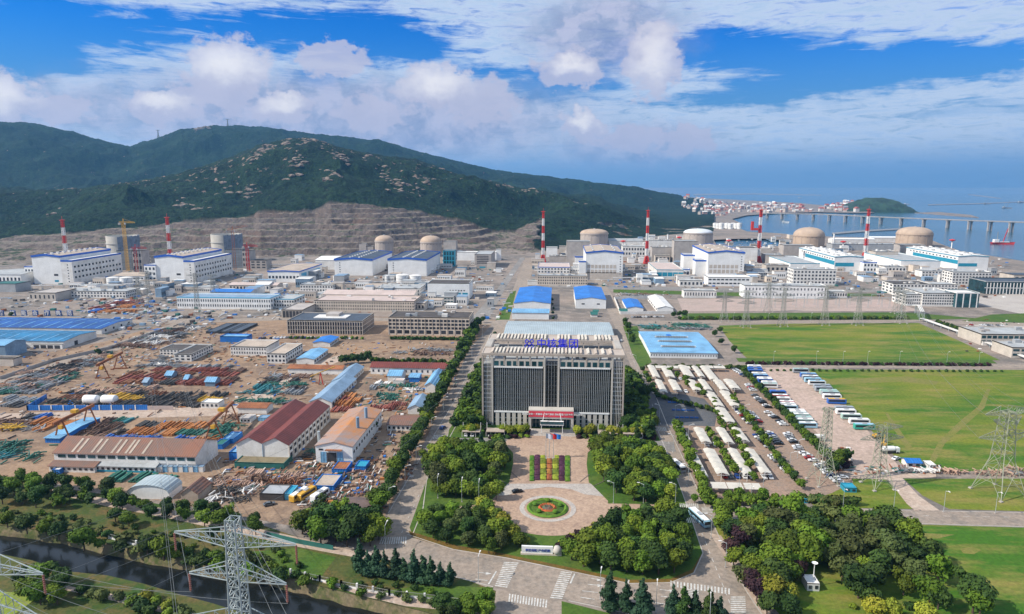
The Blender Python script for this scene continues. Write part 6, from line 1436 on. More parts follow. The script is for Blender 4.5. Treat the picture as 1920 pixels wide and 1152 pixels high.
# the three hundred largest of each kind stand as things; the rest of a kind is one mass
def plant_all():
    for kind in ('round', 'cone', 'ball', 'bush'):
        L = sorted([d for d in DEF if d[0] == kind], key=lambda d: -d[-1]); lim = {'round': 310, 'bush': 300}.get(kind, 999)
        for d in L[:lim]: make_tree(*d)
        rest = L[lim:]
        if not rest: continue
        VV, FF, MI, off = [], [], [], 0; leaves = sorted({d[2] for d in rest})
        for kd, k, leaf, X, Y, s, *_ in rest:
            me = TM[kd + '_far', k][0]; n = len(me.vertices); v = np.zeros(n * 3); me.vertices.foreach_get('co', v); v = v.reshape(-1, 3); a = U(0, 6.28); c_, s_ = math.cos(a), math.sin(a)
            VV.append(np.stack([(v[:, 0] * c_ - v[:, 1] * s_) * s + X, (v[:, 0] * s_ + v[:, 1] * c_) * s + Y, v[:, 2] * s * U(.9, 1.15)], -1))
            f = np.zeros(len(me.loops), dtype=np.int32); me.loops.foreach_get('vertex_index', f); FF.append(f.reshape(-1, 4) + off); MI += [leaves.index(leaf)] * (len(f) // 4); off += n
        VV, FF = np.concatenate(VV), np.concatenate(FF); me = bpy.data.meshes.new('foliage'); me.vertices.add(len(VV)); me.vertices.foreach_set('co', VV.ravel()); me.loops.add(FF.size); me.loops.foreach_set('vertex_index', FF.ravel().astype(np.int32))
        me.polygons.add(len(FF)); me.polygons.foreach_set('loop_start', np.arange(0, FF.size, 4, dtype=np.int32)); me.polygons.foreach_set('material_index', np.array(MI, dtype=np.int32)); me.update(calc_edges=True)
        for l in leaves: me.materials.append(LF[l])
        o = ob('distant_trees' if kind == 'round' else 'distant_shrubs', me); tag(o, 'smaller roadside trees of the plant and car park rows' if kind == 'round' else 'small clipped shrubs along the lawn roads', 'trees' if kind == 'round' else 'shrubs', None, 'stuff')
# ------------------------------------------------------------------ works yard
def yb(label, *a, **k):
    k.setdefault('name', 'yard_shed'); k.setdefault('cat', 'shed'); return bld(label, *a, **k)
# long brown shed
B = yb('long shed with brown rusting roof and square windows at the front of the yard', 104, 368, 881, 853, 'm20', wm=W1, roof='gx', rm=BRN, rise=4.2, name='workshop', cat='workshop')
for i in range(14): fp(B, 110 + i * 18.6, 124 + i * 18.6, 855.5, 861, GLT, 'window')
for i in range(4): fp(B, 297 + i * 18.6, 311 + i * 18.6, 867, 879, GREY, 'shutter')
W_, D_, H_ = B.w, B.d, B.h
for x in (.12, .16, .26, .30, .40, .44, .5, .53, .62):
    s = MB(); u = -W_ / 2 + W_ * x; s.hexa([(u, .4, H_ + .42), (u + 1.1, .4, H_ + .42), (u + 1.1, D_ * .42, H_ + 3.8), (u, D_ * .42, H_ + 3.8)], [(u, .4, H_ + .56), (u + 1.1, .4, H_ + .56), (u + 1.1, D_ * .42, H_ + 3.94), (u, D_ * .42, H_ + 3.94)]); s.build('roof_light', TAN, B.root)
yb('low white lean-to row of offices before the long brown shed', 93, 178, 886, 875, 'm7', wm=W1, roof='gx', rm=BRN, rise=1, rows=1, cols=8, wf=.5, z0f=.2)
B = yb('low white office row with grey roof before the long brown shed', 178, 292, 886, 875, 'm7', wm=W1, roof='gx', rm=GRF, rise=1, rows=1, cols=11, wf=.5, z0f=.2); fp(B, 178, 292, 882.5, 886, TEAL, 'plinth')
for i in range(9): X, Y = G(300 + i * 9.5, 886); t = thing('gas_cage', f'pale blue gas cabinet, {nth(i)} of the row before the long brown shed', 'cabinet', (X, Y, 0), 0, 'cabinets before the brown shed'); MB().box(-1.2, 1.2, 0, 2, 0, 2.6).build('body', BLUL if i % 2 else W1, t); MB().box(-1.3, 1.3, -.1, 2.1, 2.6, 2.75).build('roof', BLUG, t)
# double-gabled oxide-red warehouse
a_, b2_, Y_, Y2_, H_ = place(445, 543, 866, 833, 'x617'); W_, D_ = b2_ - a_, Y2_ - Y_
RW = thing('red_roofed_warehouse', 'large white warehouse with twin oxide-red gable roofs in the yard', 'warehouse', ((a_ + b2_) / 2, Y_, 0)); rs_ = 3.2; w = MB(); x = W_ / 2
w.quad((-x, 0, -.4), (x, 0, -.4), (x, 0, H_), (x / 2, 0, H_ + rs_), (0, 0, H_ + .4), (-x / 2, 0, H_ + rs_), (-x, 0, H_)); w.quad((x, D_, -.4), (-x, D_, -.4), (-x, D_, H_), (-x / 2, D_, H_ + rs_), (0, D_, H_ + .4), (x / 2, D_, H_ + rs_), (x, D_, H_))
w.quad((x, 0, -.4), (x, D_, -.4), (x, D_, H_), (x, 0, H_)); w.quad((-x, D_, -.4), (-x, 0, -.4), (-x, 0, H_), (-x, D_, H_)); w.build('wall', CRM if False else W1, RW)
REDY = mat('oxide_red_ribbed', (.17, .035, .025), .6, .22, .1, corr=(1, 1.6))
for (x0_, z0_), (x1_, z1_) in (((-x - .4, H_ - .3), (-x / 2, H_ + rs_)), ((-x / 2, H_ + rs_), (0, H_ + .4)), ((0, H_ + .4), (x / 2, H_ + rs_)), ((x / 2, H_ + rs_), (x + .4, H_ - .3))):
    MB().hexa([(x0_, -.5, z0_ + .03), (x1_, -.5, z1_ + .03), (x1_, D_ + .5, z1_ + .03), (x0_, D_ + .5, z0_ + .03)], [(x0_, -.5, z0_ + .25), (x1_, -.5, z1_ + .25), (x1_, D_ + .5, z1_ + .25), (x0_, D_ + .5, z0_ + .25)]).build('roof', REDY, RW)
for i in range(11):
    for z in (.62, .2):
        y = D_ * (i + .5) / 11; ob('window', winmesh(2.6, 1.5 if z > .5 else 2.2, GLS, 1), RW, (x, y, H_ * z))
for i in range(12): MB().box(x, x + .35, D_ * i / 11 - .25, D_ * i / 11 + .25, 0, H_ - .3).build('pilaster', CRM, RW)
MB().bar((.1, -.15, 0), (.1, -.15, H_), .25).build('downpipe', BLUG, RW)
yb('low green-walled shelter before the twin red-roofed warehouse', 440, 533, 879, 868, 'm10', wm=GRN, roof='flat', rm=mat('olive_roof', (.20, .16, .09), .8)); 
# orange and grey warehouse
B = yb('white warehouse with rust-orange and grey roof and open door', 593, 662, 869, 837, 'x715', wm=W2, roof='gy', rm=ORG, rise=2, name='workshop', cat='workshop', side=12, rows=1, wf=.4, hf=.25, z0f=.3)
fp(B, 613, 631, 849, 868, DKM, 'door_opening'); fp(B, 601, 612, 848, 868, BLUL, 'door'); fp(B, 632, 643, 848, 868, BLUL, 'door'); fp(B, 598, 606, 842, 845, GLS, 'window')
MB().box(-B.w * .22, B.w * .22, -1.5, 0, B.h * .78, B.h * .82).build('awning', RST, B.root)
for y in (.42, .7): MB().cone(B.w * .28, B.d * y, B.h, B.h + 6.5, .8, .8, 12).build('stack', BLUG, B.root)
MB().cone(-B.w * .5 - 2, B.d * .2, 0, B.h + 3, .7, .7, 10).build('flue', STL, B.root)
for lab, a, kw in [
    ('long grey-blue gabled shed behind the twin red roofs', (581, 622, 765, 754, 'x668'), dict(wm=W1, roof='gy', rm=BLUG, rise=2.6, side=9, rows=1, wf=.4)),
    ('long blue gabled shed nearer the oxide-red row', (622, 652, 726, 716, 'x682'), dict(wm=W1, roof='gy', rm=BLUG, rise=2.4, side=8, rows=1, wf=.3)),
    ('very long white building with dark red roof above the yard', (695, 838, 703, 690, 'm12'), dict(wm=W1, roof='gx', rm=RED, rise=2.2, rows=1, cols=14, wf=.3, hf=.4)),
    ('small blue gabled house before the long red-roofed building', (727, 752, 716, 705, 'm14'), dict(wm=W1, roof='gx', rm=BLUL, rise=2)),
    ('tiny pink-roofed hut before the small blue gabled house', (737, 756, 722, 714, 'm6'), dict(wm=W1, rm=PINK)),
    ('flat light blue hut right of the small blue gabled house', (767, 785, 717, 708, 'm10'), dict(wm=BLU, roof='gx', rm=BLUL, rise=.8)),
    ('blue gabled shed beside the avenue trees, upper', (797, 816, 737, 723, 'x832'), dict(wm=W1, roof='gy', rm=BLUL, rise=2)),
    ('grey-blue gabled shed beside the avenue trees, lower', (765, 793, 777, 766, 'x806'), dict(wm=W1, roof='gy', rm=BLUG, rise=2)),
    ('blue-and-white hut with brown roof right of the orange-roofed warehouse', (726, 777, 808, 797, 'm14'), dict(wm=W1, roof='gx', rm=BRN, rise=1.2, rows=1, cols=6)),
    ('blue-walled shed with brown flat roof before the orange-roofed warehouse', (587, 626, 922, 911, 'x642'), dict(wm=BLU, roof='flat', rm=TAN)),
    ('rust-roofed blue container beside the open door of the orange-roofed warehouse', (622, 650, 889, 880, 'm9'), dict(wm=BLU, rm=RST)),
    ('teal-roofed blue container right of the rust-roofed one', (665, 686, 885, 875, 'm7'), dict(wm=BLU, rm=TEAL)),
    ('white hut with dark brown roof beside the lower avenue', (633, 692, 972, 961, 'y934'), dict(wm=W1, roof='gx', rm=mat('dark_brown_roof', (.13, .09, .08), .85), rise=1.8, rows=1, cols=5, wf=.35)),
    ('open carport with grey roof above the parked lorries', (487, 532, 939, 926, 'm9'), dict(wm=DRK, rm=GREY)),
    ('small blue cabin at the right end of the open carport', (533, 546, 938, 926, 'm8'), dict(wm=CYAN, rm=TEAL)),
    ('white arched storage hall by the river trees', (240, 318, 936, 925, 'y906'), dict(wm=W2, roof='arch', rm=GBR, rise=3.5)),
    ('barn with brown roof and tan gable by the timber yard', (340, 372, 941, 926, 'y905'), dict(wm=TAN, roof='gy', rm=BRN, rise=2.5)),
    ('long white wall-shed behind the barn', (372, 380, 922, 912, 'x398'), dict(wm=W1, roof='flat', rm=W1)),
    ('white shed with patched rust roof left of the twin red roofs', (446, 500, 776, 765, 'm9'), dict(wm=W1, roof='gx', rm=RST, rise=1)),
    ('long low shed with red patched roof behind the long blue shed', (540, 642, 702, 692, 'm10'), dict(wm=W1, roof='gx', rm=RST, rise=1.2)),
    ('tiny white cabin left of the twin red roofs', (450, 470, 793, 785, 'm7'), dict(wm=W1, rm=CON, rows=1, cols=3)),
    ('pale blue cabin beside the tiny white cabin', (484, 500, 790, 784, 'm5'), dict(wm=BLUL, rm=BLUG)),
    ('small white office beside the blue yard fence', (377, 410, 766, 755, 'm7'), dict(wm=W1, roof='flat', rm=W2, rows=1, cols=4)),
    ('blue lean-to under the left gantry crane', (85, 113, 831, 822, 'm30'), dict(wm=BLU, roof='gx', rm=BLUL, rise=.8)),
    ('blue open cabin right of the long brown shed', (400, 418, 843, 834, 'm8'), dict(wm=BLU, rm=GRN)),
    ('bright blue cabin by the right gantry crane', (418, 438, 832, 823, 'm10'), dict(wm=BLU, rm=BLUL)),
    ('deep blue cabin at the left foot of the twin red roofs', (430, 445, 864, 848, 'm8'), dict(wm=BLU, rm=BLUL)),
    ('white cabin at the left end of the low office row', (98, 112, 890, 881, 'm6'), dict(wm=BLU, rm=W1)),
    ('pale hut with blue roof at the yard edge by the left trees', (345, 352, 718, 711, 'm6'), dict(wm=BLUG, roof='gx', rm=BLUL)),
    ('small blue-grey hut in the rusty steel yard, right', (385, 403, 725, 716, 'm7'), dict(wm=BLUG, roof='gx', rm=BLUL)),
    ('small blue-grey hut in the rusty steel yard, left', (268, 276, 724, 717, 'm7'), dict(wm=BLUG, roof='gx', rm=BLUG)),
    ('small lilac hut in the middle of the rusty steel yard', (310, 322, 711, 704, 'm7'), dict(wm=BLUG, roof='gx', rm=BLUL)),
]: yb(lab, *a, **kw)
for i, (px, c) in enumerate([(172, 'left'), (206, 'right')]):
    X, Y = G(px, 758); t = thing('white_tank', f'{c} one of two white lying tanks behind the blue fence', 'tank', (X, Y, 0)); k = 14.5 / ppm(X, Y); s = MB().lathe([(.01, -k), (2.4, -k + .5), (2.6, -k + 1.2), (2.6, k - 1.2), (2.4, k - .5), (.01, k)], 16); s.v = [(z, y, x + 2.9) for x, y, z in s.v]; s.f = [f[::-1] for f in s.f]; s.build('shell', W2, t, smooth=True)
    for q in (-.5, .5): MB().box(k * q - .4, k * q + .4, -2, 2, 0, 1.4).build('saddle', CON, t)
F1 = wall_line('yard_fence', 'blue sheet fence with white panels along the yard road', [(52, 770), (277, 769)], 3, BLU, .3, 'fence', post=6.5, pm=W1)
wall_line('yard_fence', 'pink and white continuation of the blue yard fence', [(277, 769), (325, 769)], 2.4, PINK, .3, 'fence'); wall_line('yard_fence', 'blue fence end running back from the yard road', [(52, 770), (88, 748)], 3, BLU, .3, 'fence', post=7, pm=BLUD)
wall_line('site_wall', 'grey perimeter wall left of the bicycle-like steel racks', [(0, 712), (100, 678), (205, 655), (300, 622)], 2.2, CON); wall_line('yard_fence', 'green mesh fence along the dirt path trees', [(500, 1006), (560, 1020), (625, 1032)], 1.8, GRN, .12, 'fence')
# stacks of pipes and beams lie in ranks; each stack is a thing
STC = {'rusty': mat('rusty_steel', (.23, .095, .045), .85, .35, .3), 'orange': mat('orange_primer', (.42, .16, .04), .7, .25, .4), 'green': mat('green_tube', (.03, .14, .10), .6, .3, .4), 'dark': mat('dark_steel', (.06, .055, .05), .7, .3, .4), 'grey': mat('grey_steel', (.24, .25, .26), .6, .3, .4), 'yellow': mat('yellow_tube', (.55, .33, .03), .6, .2, .4), 'brown': mat('brown_steel', (.16, .09, .06), .8, .3, .4), 'teal': mat('teal_tube', (.04, .20, .22), .6, .3, .4), 'pink': mat('timber_pink', (.46, .30, .22), .85, .2, .4), 'blue': mat('blue_tube', (.03, .12, .40), .6, .2, .4), 'white': W1, 'red': mat('red_tube', (.24, .065, .04), .7, .3, .4)}
STM = {}
def stack_mesh(c, k, kind):
    key = (c, k, kind)
    if key in STM: return STM[key]
    r = random.Random(k * 31 + len(c)); s = MB(); n = r.randint(7, 12); L = r.uniform(6, 11)
    if kind == 'pipe':
        for i in range(n):
            for j in range(r.randint(1, 3)): o = r.uniform(-.5, .5); s.bar((i * .42 - n * .21, -L / 2 + o, .25 + j * .42), (i * .42 - n * .21 + r.uniform(-.1, .1), L / 2 + o, .25 + j * .42), .34)
    elif kind == 'heap':
        for i in range(n * 2): a = r.uniform(-.5, .5) + (1.57 if r.random() < .25 else 0); l = r.uniform(1.5, 4); cx_, cy_, cz_ = r.uniform(-3, 3), r.uniform(-3.5, 3.5), r.uniform(.15, 1.3); s.bar((cx_ - l * math.sin(a), cy_ - l * math.cos(a), cz_), (cx_ + l * math.sin(a), cy_ + l * math.cos(a), cz_ + r.uniform(-.2, .2)), r.uniform(.15, .4))
    else:
        for i in range(n // 2): x0_ = i * 1.0 - n * .25; s.box(x0_, x0_ + .8, -L / 2, L / 2, 0, r.uniform(.4, 1.5))
    STM[key] = s.mesh('steel_stack', STC[c]); return STM[key]
rs = random.Random(11); STK = []
DESC = {'pipe': 'stack of {} pipes', 'heap': 'untidy heap of {} scaffold pieces', 'beam': 'block of {} beams'}
def ranks(where, pts, cols, dx, dy, kinds=('pipe', 'beam'), ang=0., keep=.9):
    dx *= .84; dy *= .72; P = [G(*p) for p in pts]; xs_, ys_ = [p[0] for p in P], [p[1] for p in P]; y = min(ys_); row = 0
    while y < max(ys_):
        x = min(xs_); c = rs.choice(cols); i = 0
        while x < max(xs_):
            if rs.random() < .3: c = rs.choice(cols)
            if inside((x, y), P) and rs.random() < keep:
                k = rs.choice(kinds); i += 1; STK.append((c, rs.randrange(4), k, x + rs.uniform(-.6, .6), y + rs.uniform(-.8, .8), ang + rs.uniform(-.06, .06), (dx / 4.6, dy / 9., rs.uniform(.8, 1.7)), f'{DESC[k].format(c)}, {nth(row)} row {nth(i - 1)}, {where}', 'stacks ' + where))
            x += dx
        y += dy; row += 1
ranks('orange and green ranks behind the long brown shed', [(225, 822), (255, 798), (395, 795), (375, 822)], ['green', 'orange', 'green', 'dark', 'orange'], 6, 13)
ranks('left ranks behind the long brown shed', [(130, 822), (180, 792), (250, 785), (225, 822)], ['brown', 'dark', 'teal', 'green'], 6.5, 12, ('pipe', 'heap'))
ranks('directly behind the long brown shed', [(150, 832), (180, 822), (400, 822), (398, 835), (240, 835)], ['orange', 'blue', 'brown', 'teal', 'yellow'], 7, 10, ('pipe', 'heap', 'beam'))
ranks('dark tube field behind the blue fence', [(85, 764), (120, 740), (180, 730), (440, 738), (400, 760), (330, 765)], ['dark', 'grey', 'brown', 'dark', 'yellow', 'rusty', 'teal', 'blue'], 6.5, 13, ('pipe', 'heap', 'pipe'))
ranks('yellow ranks left of the dark tubes', [(120, 742), (150, 728), (300, 728), (250, 742)], ['yellow', 'pink', 'pink', 'orange', 'dark'], 7, 12, ('pipe', 'heap'))
ranks('rusty steel yard under the upper gantry', [(205, 725), (245, 695), (455, 690), (440, 726)], ['brown', 'rusty', 'dark', 'red', 'brown'], 7, 14, ('pipe', 'beam'))
ranks('open left yard', [(-10, 740), (30, 700), (150, 690), (130, 715), (40, 745)], ['brown', 'grey', 'dark', 'pink', 'green'], 9, 14, ('heap', 'pipe'))
ranks('far left by the yard bend', [(0, 770), (0, 750), (70, 742), (50, 765)], ['dark', 'grey', 'blue'], 8, 13)
ranks('yellow rows right of the yard bend', [(45, 815), (70, 778), (160, 775), (120, 805)], ['yellow', 'yellow', 'orange', 'blue'], 8, 12, ('beam', 'pipe'), keep=.7)
ranks('right of the upper gantry rails', [(460, 735), (490, 712), (560, 712), (575, 735), (520, 745)], ['green', 'grey', 'teal', 'dark', 'brown'], 7, 12, ('heap', 'pipe'))
ranks('above the twin red roofs', [(430, 760), (460, 745), (570, 748), (560, 762)], ['green', 'pink', 'grey', 'brown'], 7, 11, ('heap',))
ranks('upper middle yard by the long blue shed', [(480, 712), (520, 700), (620, 704), (600, 716)], ['green', 'pink', 'brown', 'grey'], 8, 13, ('heap', 'beam'))
ranks('orange rank right of the grey-blue shed', [(618, 778), (640, 742), (675, 742), (655, 778)], ['orange', 'orange', 'red'], 7, 12, ('pipe', 'beam'))
ranks('green square right of the orange rank', [(690, 755), (700, 740), (760, 740), (748, 756)], ['green', 'teal', 'green'], 6, 9, ('pipe', 'heap'))
ranks('rust square right of the orange rank', [(684, 772), (692, 760), (765, 758), (758, 775)], ['orange', 'red', 'rusty', 'dark'], 6, 10, ('pipe', 'beam'))
ranks('timber yard left', [(385, 920), (400, 890), (510, 888), (500, 918)], ['pink', 'pink', 'pink', 'brown'], 5, 8, ('heap', 'heap', 'beam'))
ranks('timber yard right', [(510, 918), (515, 892), (578, 892), (570, 915)], ['pink', 'pink', 'rusty'], 5, 8, ('heap',))
ranks('grey racks below the timber yard', [(385, 950), (400, 922), (480, 922), (470, 950)], ['grey', 'white', 'brown', 'dark'], 6, 9, ('heap',))
ranks('yard foot by the left trees', [(0, 870), (0, 830), (45, 828), (60, 868)], ['green', 'dark', 'green', 'teal'], 7, 10, ('heap',))
ranks('before the lean-to row of the long brown shed', [(160, 912), (180, 895), (330, 895), (320, 915)], ['rusty', 'green', 'blue', 'orange', 'grey'], 13, 12, ('heap', 'pipe'), keep=.6)
ranks('beside the blue containers near the avenue', [(660, 940), (690, 890), (715, 890), (680, 945)], ['dark', 'grey', 'red', 'blue'], 8, 11, ('heap',), keep=.7)
ranks('left of the twin red roofs', [(395, 830), (410, 795), (440, 770), (450, 800), (430, 840)], ['rusty', 'orange', 'brown', 'green'], 7, 10, ('heap', 'pipe'))
ranks('lay-down ground left of the dark carports', [(215, 655), (300, 618), (385, 610), (330, 640), (300, 650)], ['grey', 'white', 'brown', 'dark'], 9, 15, ('heap',))
ranks('lay-down ground by the warehouses road', [(110, 690), (220, 650), (300, 620), (320, 622), (180, 672)], ['white', 'dark', 'teal', 'pink', 'grey'], 8, 12, ('heap',), keep=.8)
ranks('right of the cream block row above the long hedge', [(700, 668), (720, 655), (860, 655), (850, 668)], ['grey', 'pink', 'brown', 'teal', 'white'], 10, 14, ('heap',), keep=.7)
ranks('above the wide blue factory', [(1198, 620), (1205, 610), (1320, 610), (1330, 620)], ['teal', 'green', 'grey'], 9, 12, ('heap',))
ranks('beside the third right unit', [(1140, 552), (1150, 550), (1220, 552), (1215, 560)], ['grey', 'brown', 'white'], 12, 18, ('heap',))
ranks('before the long cream building', [(500, 560), (510, 553), (600, 553), (600, 560)], ['blue', 'red', 'green', 'teal', 'orange'], 10, 16, ('heap', 'beam'))
ranks('court right of the leftmost halls', [(170, 590), (200, 565), (275, 562), (255, 590)], ['red', 'blue', 'orange', 'white', 'dark'], 13, 22, ('heap', 'beam'), keep=.7)
ranks('right lawn tents', [(1670, 890), (1680, 882), (1760, 882), (1758, 890)], ['teal', 'grey', 'red', 'white'], 6, 6, ('heap',))
ranks('fence line of the right lawn', [(1760, 893), (1762, 884), (1920, 884), (1920, 894)], ['pink', 'grey', 'pink'], 4.5, 5, ('heap',))
ranks('grey ground before the leftmost gantry', [(0, 815), (0, 790), (90, 770), (80, 812)], ['dark', 'brown', 'yellow', 'grey'], 9, 12, ('heap', 'pipe'))
ranks('upper edge of the rusty steel yard', [(235, 692), (260, 684), (430, 684), (440, 692)], ['brown', 'rusty', 'grey'], 8, 12, ('heap', 'pipe'))
ranks('between the long brown shed and the barn', [(250, 905), (300, 890), (390, 888), (380, 905)], ['pink', 'brown', 'dark', 'green'], 9, 10, ('heap',), keep=.6)
ranks('alley between the two gabled warehouses', [(556, 868), (625, 790), (640, 785), (590, 862)], ['dark', 'grey', 'green'], 7, 9, ('heap',), keep=.8)
ranks('between the blue fence and the twin red roofs', [(330, 790), (340, 772), (430, 772), (440, 782), (400, 792)], ['brown', 'red', 'grey'], 9, 10, ('heap',), keep=.5)
ranks('below the long red-roofed building', [(690, 730), (695, 718), (795, 722), (790, 738)], ['grey', 'green', 'brown', 'white'], 7, 9, ('heap', 'beam'), keep=.7)
ranks('far left lay-down ground behind the warehouses', [(-20, 735), (60, 700), (180, 668), (215, 662), (120, 712), (20, 745)], ['dark', 'brown', 'pink', 'grey', 'green'], 7, 10, ('heap', 'pipe'))
ranks('near the dark-roofed wings', [(270, 690), (280, 680), (300, 668), (320, 685)], ['grey', 'white'], 7, 9, ('heap',))
STK.sort(key=lambda d: -ppm(d[3], d[4]))
for c, v_, k, x, y, a, sc3, lab, grp in STK[:300]: tag(ob('steel_stack', stack_mesh(c, v_, k), None, (x, y, .06), rot=a, scale=sc3), lab, 'stack', grp, 'thing')
jm = MB(); jslots = list(STC); jmi = []
for c, v_, k, x, y, a, sc3, lab, grp in STK[300:]:
    me = stack_mesh(c, v_, k); b0 = len(jm.v); c_, s_ = math.cos(a), math.sin(a)
    for v in me.vertices: X_, Y_, Z_ = v.co.x * sc3[0], v.co.y * sc3[1], v.co.z * sc3[2]; jm.v.append((X_ * c_ - Y_ * s_ + x, X_ * s_ + Y_ * c_ + y, Z_ + .06))
    for p in me.polygons: jm.f.append(tuple(b0 + i for i in p.vertices)); jmi.append(jslots.index(c))
jme = jm.mesh('stacks', None)
for c in jslots: jme.materials.append(STC[c])
jme.polygons.foreach_set('material_index', jmi); tag(ob('farther_steel_stacks', jme), 'farther ranks of steel, tube and timber stacks in the yard', 'stacks', None, 'stuff')
# small plant and litter nobody could count
def clutter(name, label, areas, n, cols, smax, seedv, rods=.4):
    r = random.Random(seedv); s = MB(); mi = []
    for _ in range(n):
        x0, x1, y0, y1 = r.choice(areas); X, Y = G(r.uniform(x0, x1), r.uniform(y0, y1)); a = r.uniform(-.15, .15) + r.choice((0, 1.5708)); c = r.randrange(len(cols)); f0 = len(s.f)
        if r.random() < rods: l = r.uniform(1.5, 4) * smax; d = (math.cos(a) * l, math.sin(a) * l); s.bar((X - d[0], Y - d[1], .4), (X + d[0], Y + d[1], r.uniform(.3, 1.2)), r.uniform(.3, .5))
        else:
            w, d, h = [r.uniform(.5, 1.6) * smax for _ in range(3)]; q = [(X + x * math.cos(a) - y * math.sin(a), Y + x * math.sin(a) + y * math.cos(a)) for x, y in ((-w, -d), (w, -d), (w, d), (-w, d))]; s.hexa([(*p, 0) for p in q], [(*p, h) for p in q])
        mi += [c] * (len(s.f) - f0)
    me = s.mesh(name, None); [me.materials.append(c) for c in cols]; me.polygons.foreach_set('material_index', mi); tag(ob(name, me), label, 'clutter', None, 'stuff')
clutter('plant_clutter', 'small equipment, bins and pipes scattered through the power station', [(0, 520, 530, 600), (480, 960, 505, 600), (1000, 1290, 490, 540), (1290, 1700, 485, 545), (1640, 1900, 480, 560), (1140, 1500, 448, 480), (0, 480, 505, 535), (560, 900, 520, 575), (140, 420, 555, 620)], 2600, [W1, CON, GREY, BEI, W2, BLUG, DRK, RST, BLU, GRN, COND], 1.5, 1, .3)
clutter('yard_clutter', 'loose pipes, crates and litter strewn over the works yard', [(0, 600, 660, 870), (420, 700, 860, 930), (420, 860, 640, 760), (640, 780, 740, 900), (560, 720, 860, 960), (0, 300, 640, 760), (200, 560, 620, 680)], 2600, [STC['rusty'], STC['brown'], STC['dark'], STC['green'], STC['dark'], GREY, BRN, STC['brown'], STC['pink'], W1, BLU, STC['orange'], CON, STC['brown']], .62, 2, .6)
clutter('lot_clutter', 'litter and small gear at the edges of the bus lot', [(1540, 1600, 840, 885), (1190, 1340, 605, 620), (1150, 1260, 548, 560), (1600, 1760, 875, 890), (1810, 1910, 600, 660)], 260, [GREY, W1, GRN, RST, STC['red'], DRK], .6, 3)
# gantry cranes
def gantry(label, pa, pb, za_, zb_, m=RST, h=None):
    A = G(*pa); B_ = G(*pb); H = h; t = thing('gantry_crane', label, 'gantry crane', (*A, 0)); d = Vector((B_[0] - A[0], B_[1] - A[1], 0)); L = d.length; d.normalize(); n = Vector((-d.y, d.x, 0)); top = Vector((0, 0, H))
    MB().bar(top - d * L * .25, d * L * 1.2 + top, .9, 1.6).build('girder', m, t)
    for q in (0., L):
        for s in (-1, 1): MB().bar(d * q + n * s * 4.2 + Vector((0, 0, .3)), d * q + n * s * .8 + top, .55).build('leg', m, t)
        MB().bar(d * q + n * -5 + Vector((0, 0, .5)), d * q + n * 5 + Vector((0, 0, .5)), .7).build('bogie', m, t)
    c = d * L * .5 + top; MB().box(c.x - 1.5, c.x + 1.5, c.y - 1.2, c.y + 1.2, H + .8, H + 2.4).build('trolley', YEL, t); MB().bar(c, c - Vector((0, 0, H * .5)), .12).build('hoist_rope', DKM, t)
    MB().box(-1, 1, -1, 1, H * .6, H * .78).build('cab', YEL, t)
gantry('rust-red gantry crane beside the blue lean-to', (118, 827), (170, 800), 0, 0, h=10.5); gantry('rust-red gantry crane left of the twin red roofs', (402, 826), (434, 795), 0, 0, h=10.5)
gantry('rust-red gantry crane over the rusty steel yard', (193, 710), (226, 692), 0, 0, h=10.5)
X, Y = G(602, 722); t = thing('yard_derrick', 'small yellow and red derrick by the long blue shed', 'crane', (X, Y, 0)); s = MB()
for k in (-1, 1): s.bar((k * 1.5, 0, 0), (0, 0, 8), .4)
s.bar((0, 0, 8), (0, 3, 0), .35); s.build('frame', PR, t); MB().bar((-6, -2, 6), (8, 5, 11), .5).build('boom', YEL, t)
for B_, r_ in RLQ: rooflights(B_, int(B_.w / 11), r_)
# ------------------------------------------------------------------ vehicles
CARC = {'white': mat('car_white', (.72, .72, .72), .3, .03, spec=.5), 'silver': mat('car_silver', (.42, .43, .45), .3, .05), 'black': mat('car_black', (.012, .012, .014), .25, .1), 'grey': mat('car_grey', (.13, .14, .15), .3, .1), 'blue': mat('car_blue', (.02, .06, .24), .3, .1), 'red': mat('car_red', (.35, .02, .02), .3, .1)}
RUB = mat('rubber', (.02, .02, .02), .9); CGL = glassm('car_glass', (.02, .025, .03), .06, .1)
def car_proto(c):
    t = thing('parked_car', 'car', 'car'); s = MB(); w = .9
    prof = [(-2.25, .35), (2.25, .35), (2.28, .75), (1.9, .88), (1.1, .98), (.45, 1.42), (-1.1, 1.45), (-1.9, 1.02), (-2.27, .92)]; n = len(prof)
    for y in (-w, w): s.v += [(a, y * (.86 if b > 1.2 else 1), b) for a, b in prof]
    s.f = [tuple(range(n)), tuple(range(2 * n - 1, n - 1, -1))] + [(i, n + i, n + (i + 1) % n, (i + 1) % n) for i in range(n)]
    s.build('body', CARC[c], t); g = MB()
    for y, sg in ((-w, -1), (w, 1)): g.quad(*[(a, y * k + sg * .012, b) for a, b, k in ((1.0, .99, .99), (.45, 1.36, .885), (-1.05, 1.38, .88), (-1.7, 1.02, .985))][::-sg])
    g.quad((1.12, -.76, 1.0), (1.12, .76, 1.0), (.5, .7, 1.41), (.5, -.7, 1.41)); g.quad((-1.85, .76, 1.06), (-1.85, -.76, 1.06), (-1.2, -.7, 1.44), (-1.2, .7, 1.44)); g.build('window', CGL, t)
    wm_ = MB().lathe([(.01, -.1), (.33, -.1), (.33, .1), (.01, .1)], 10); wm_.v = [(x, z, y) for x, y, z in wm_.v]; me = wm_.mesh('wheel', RUB)
    for a in (-1.35, 1.4):
        for y in (-.85, .85): ob('wheel', me, t, (a, y, .33))
    return t
CP = {}
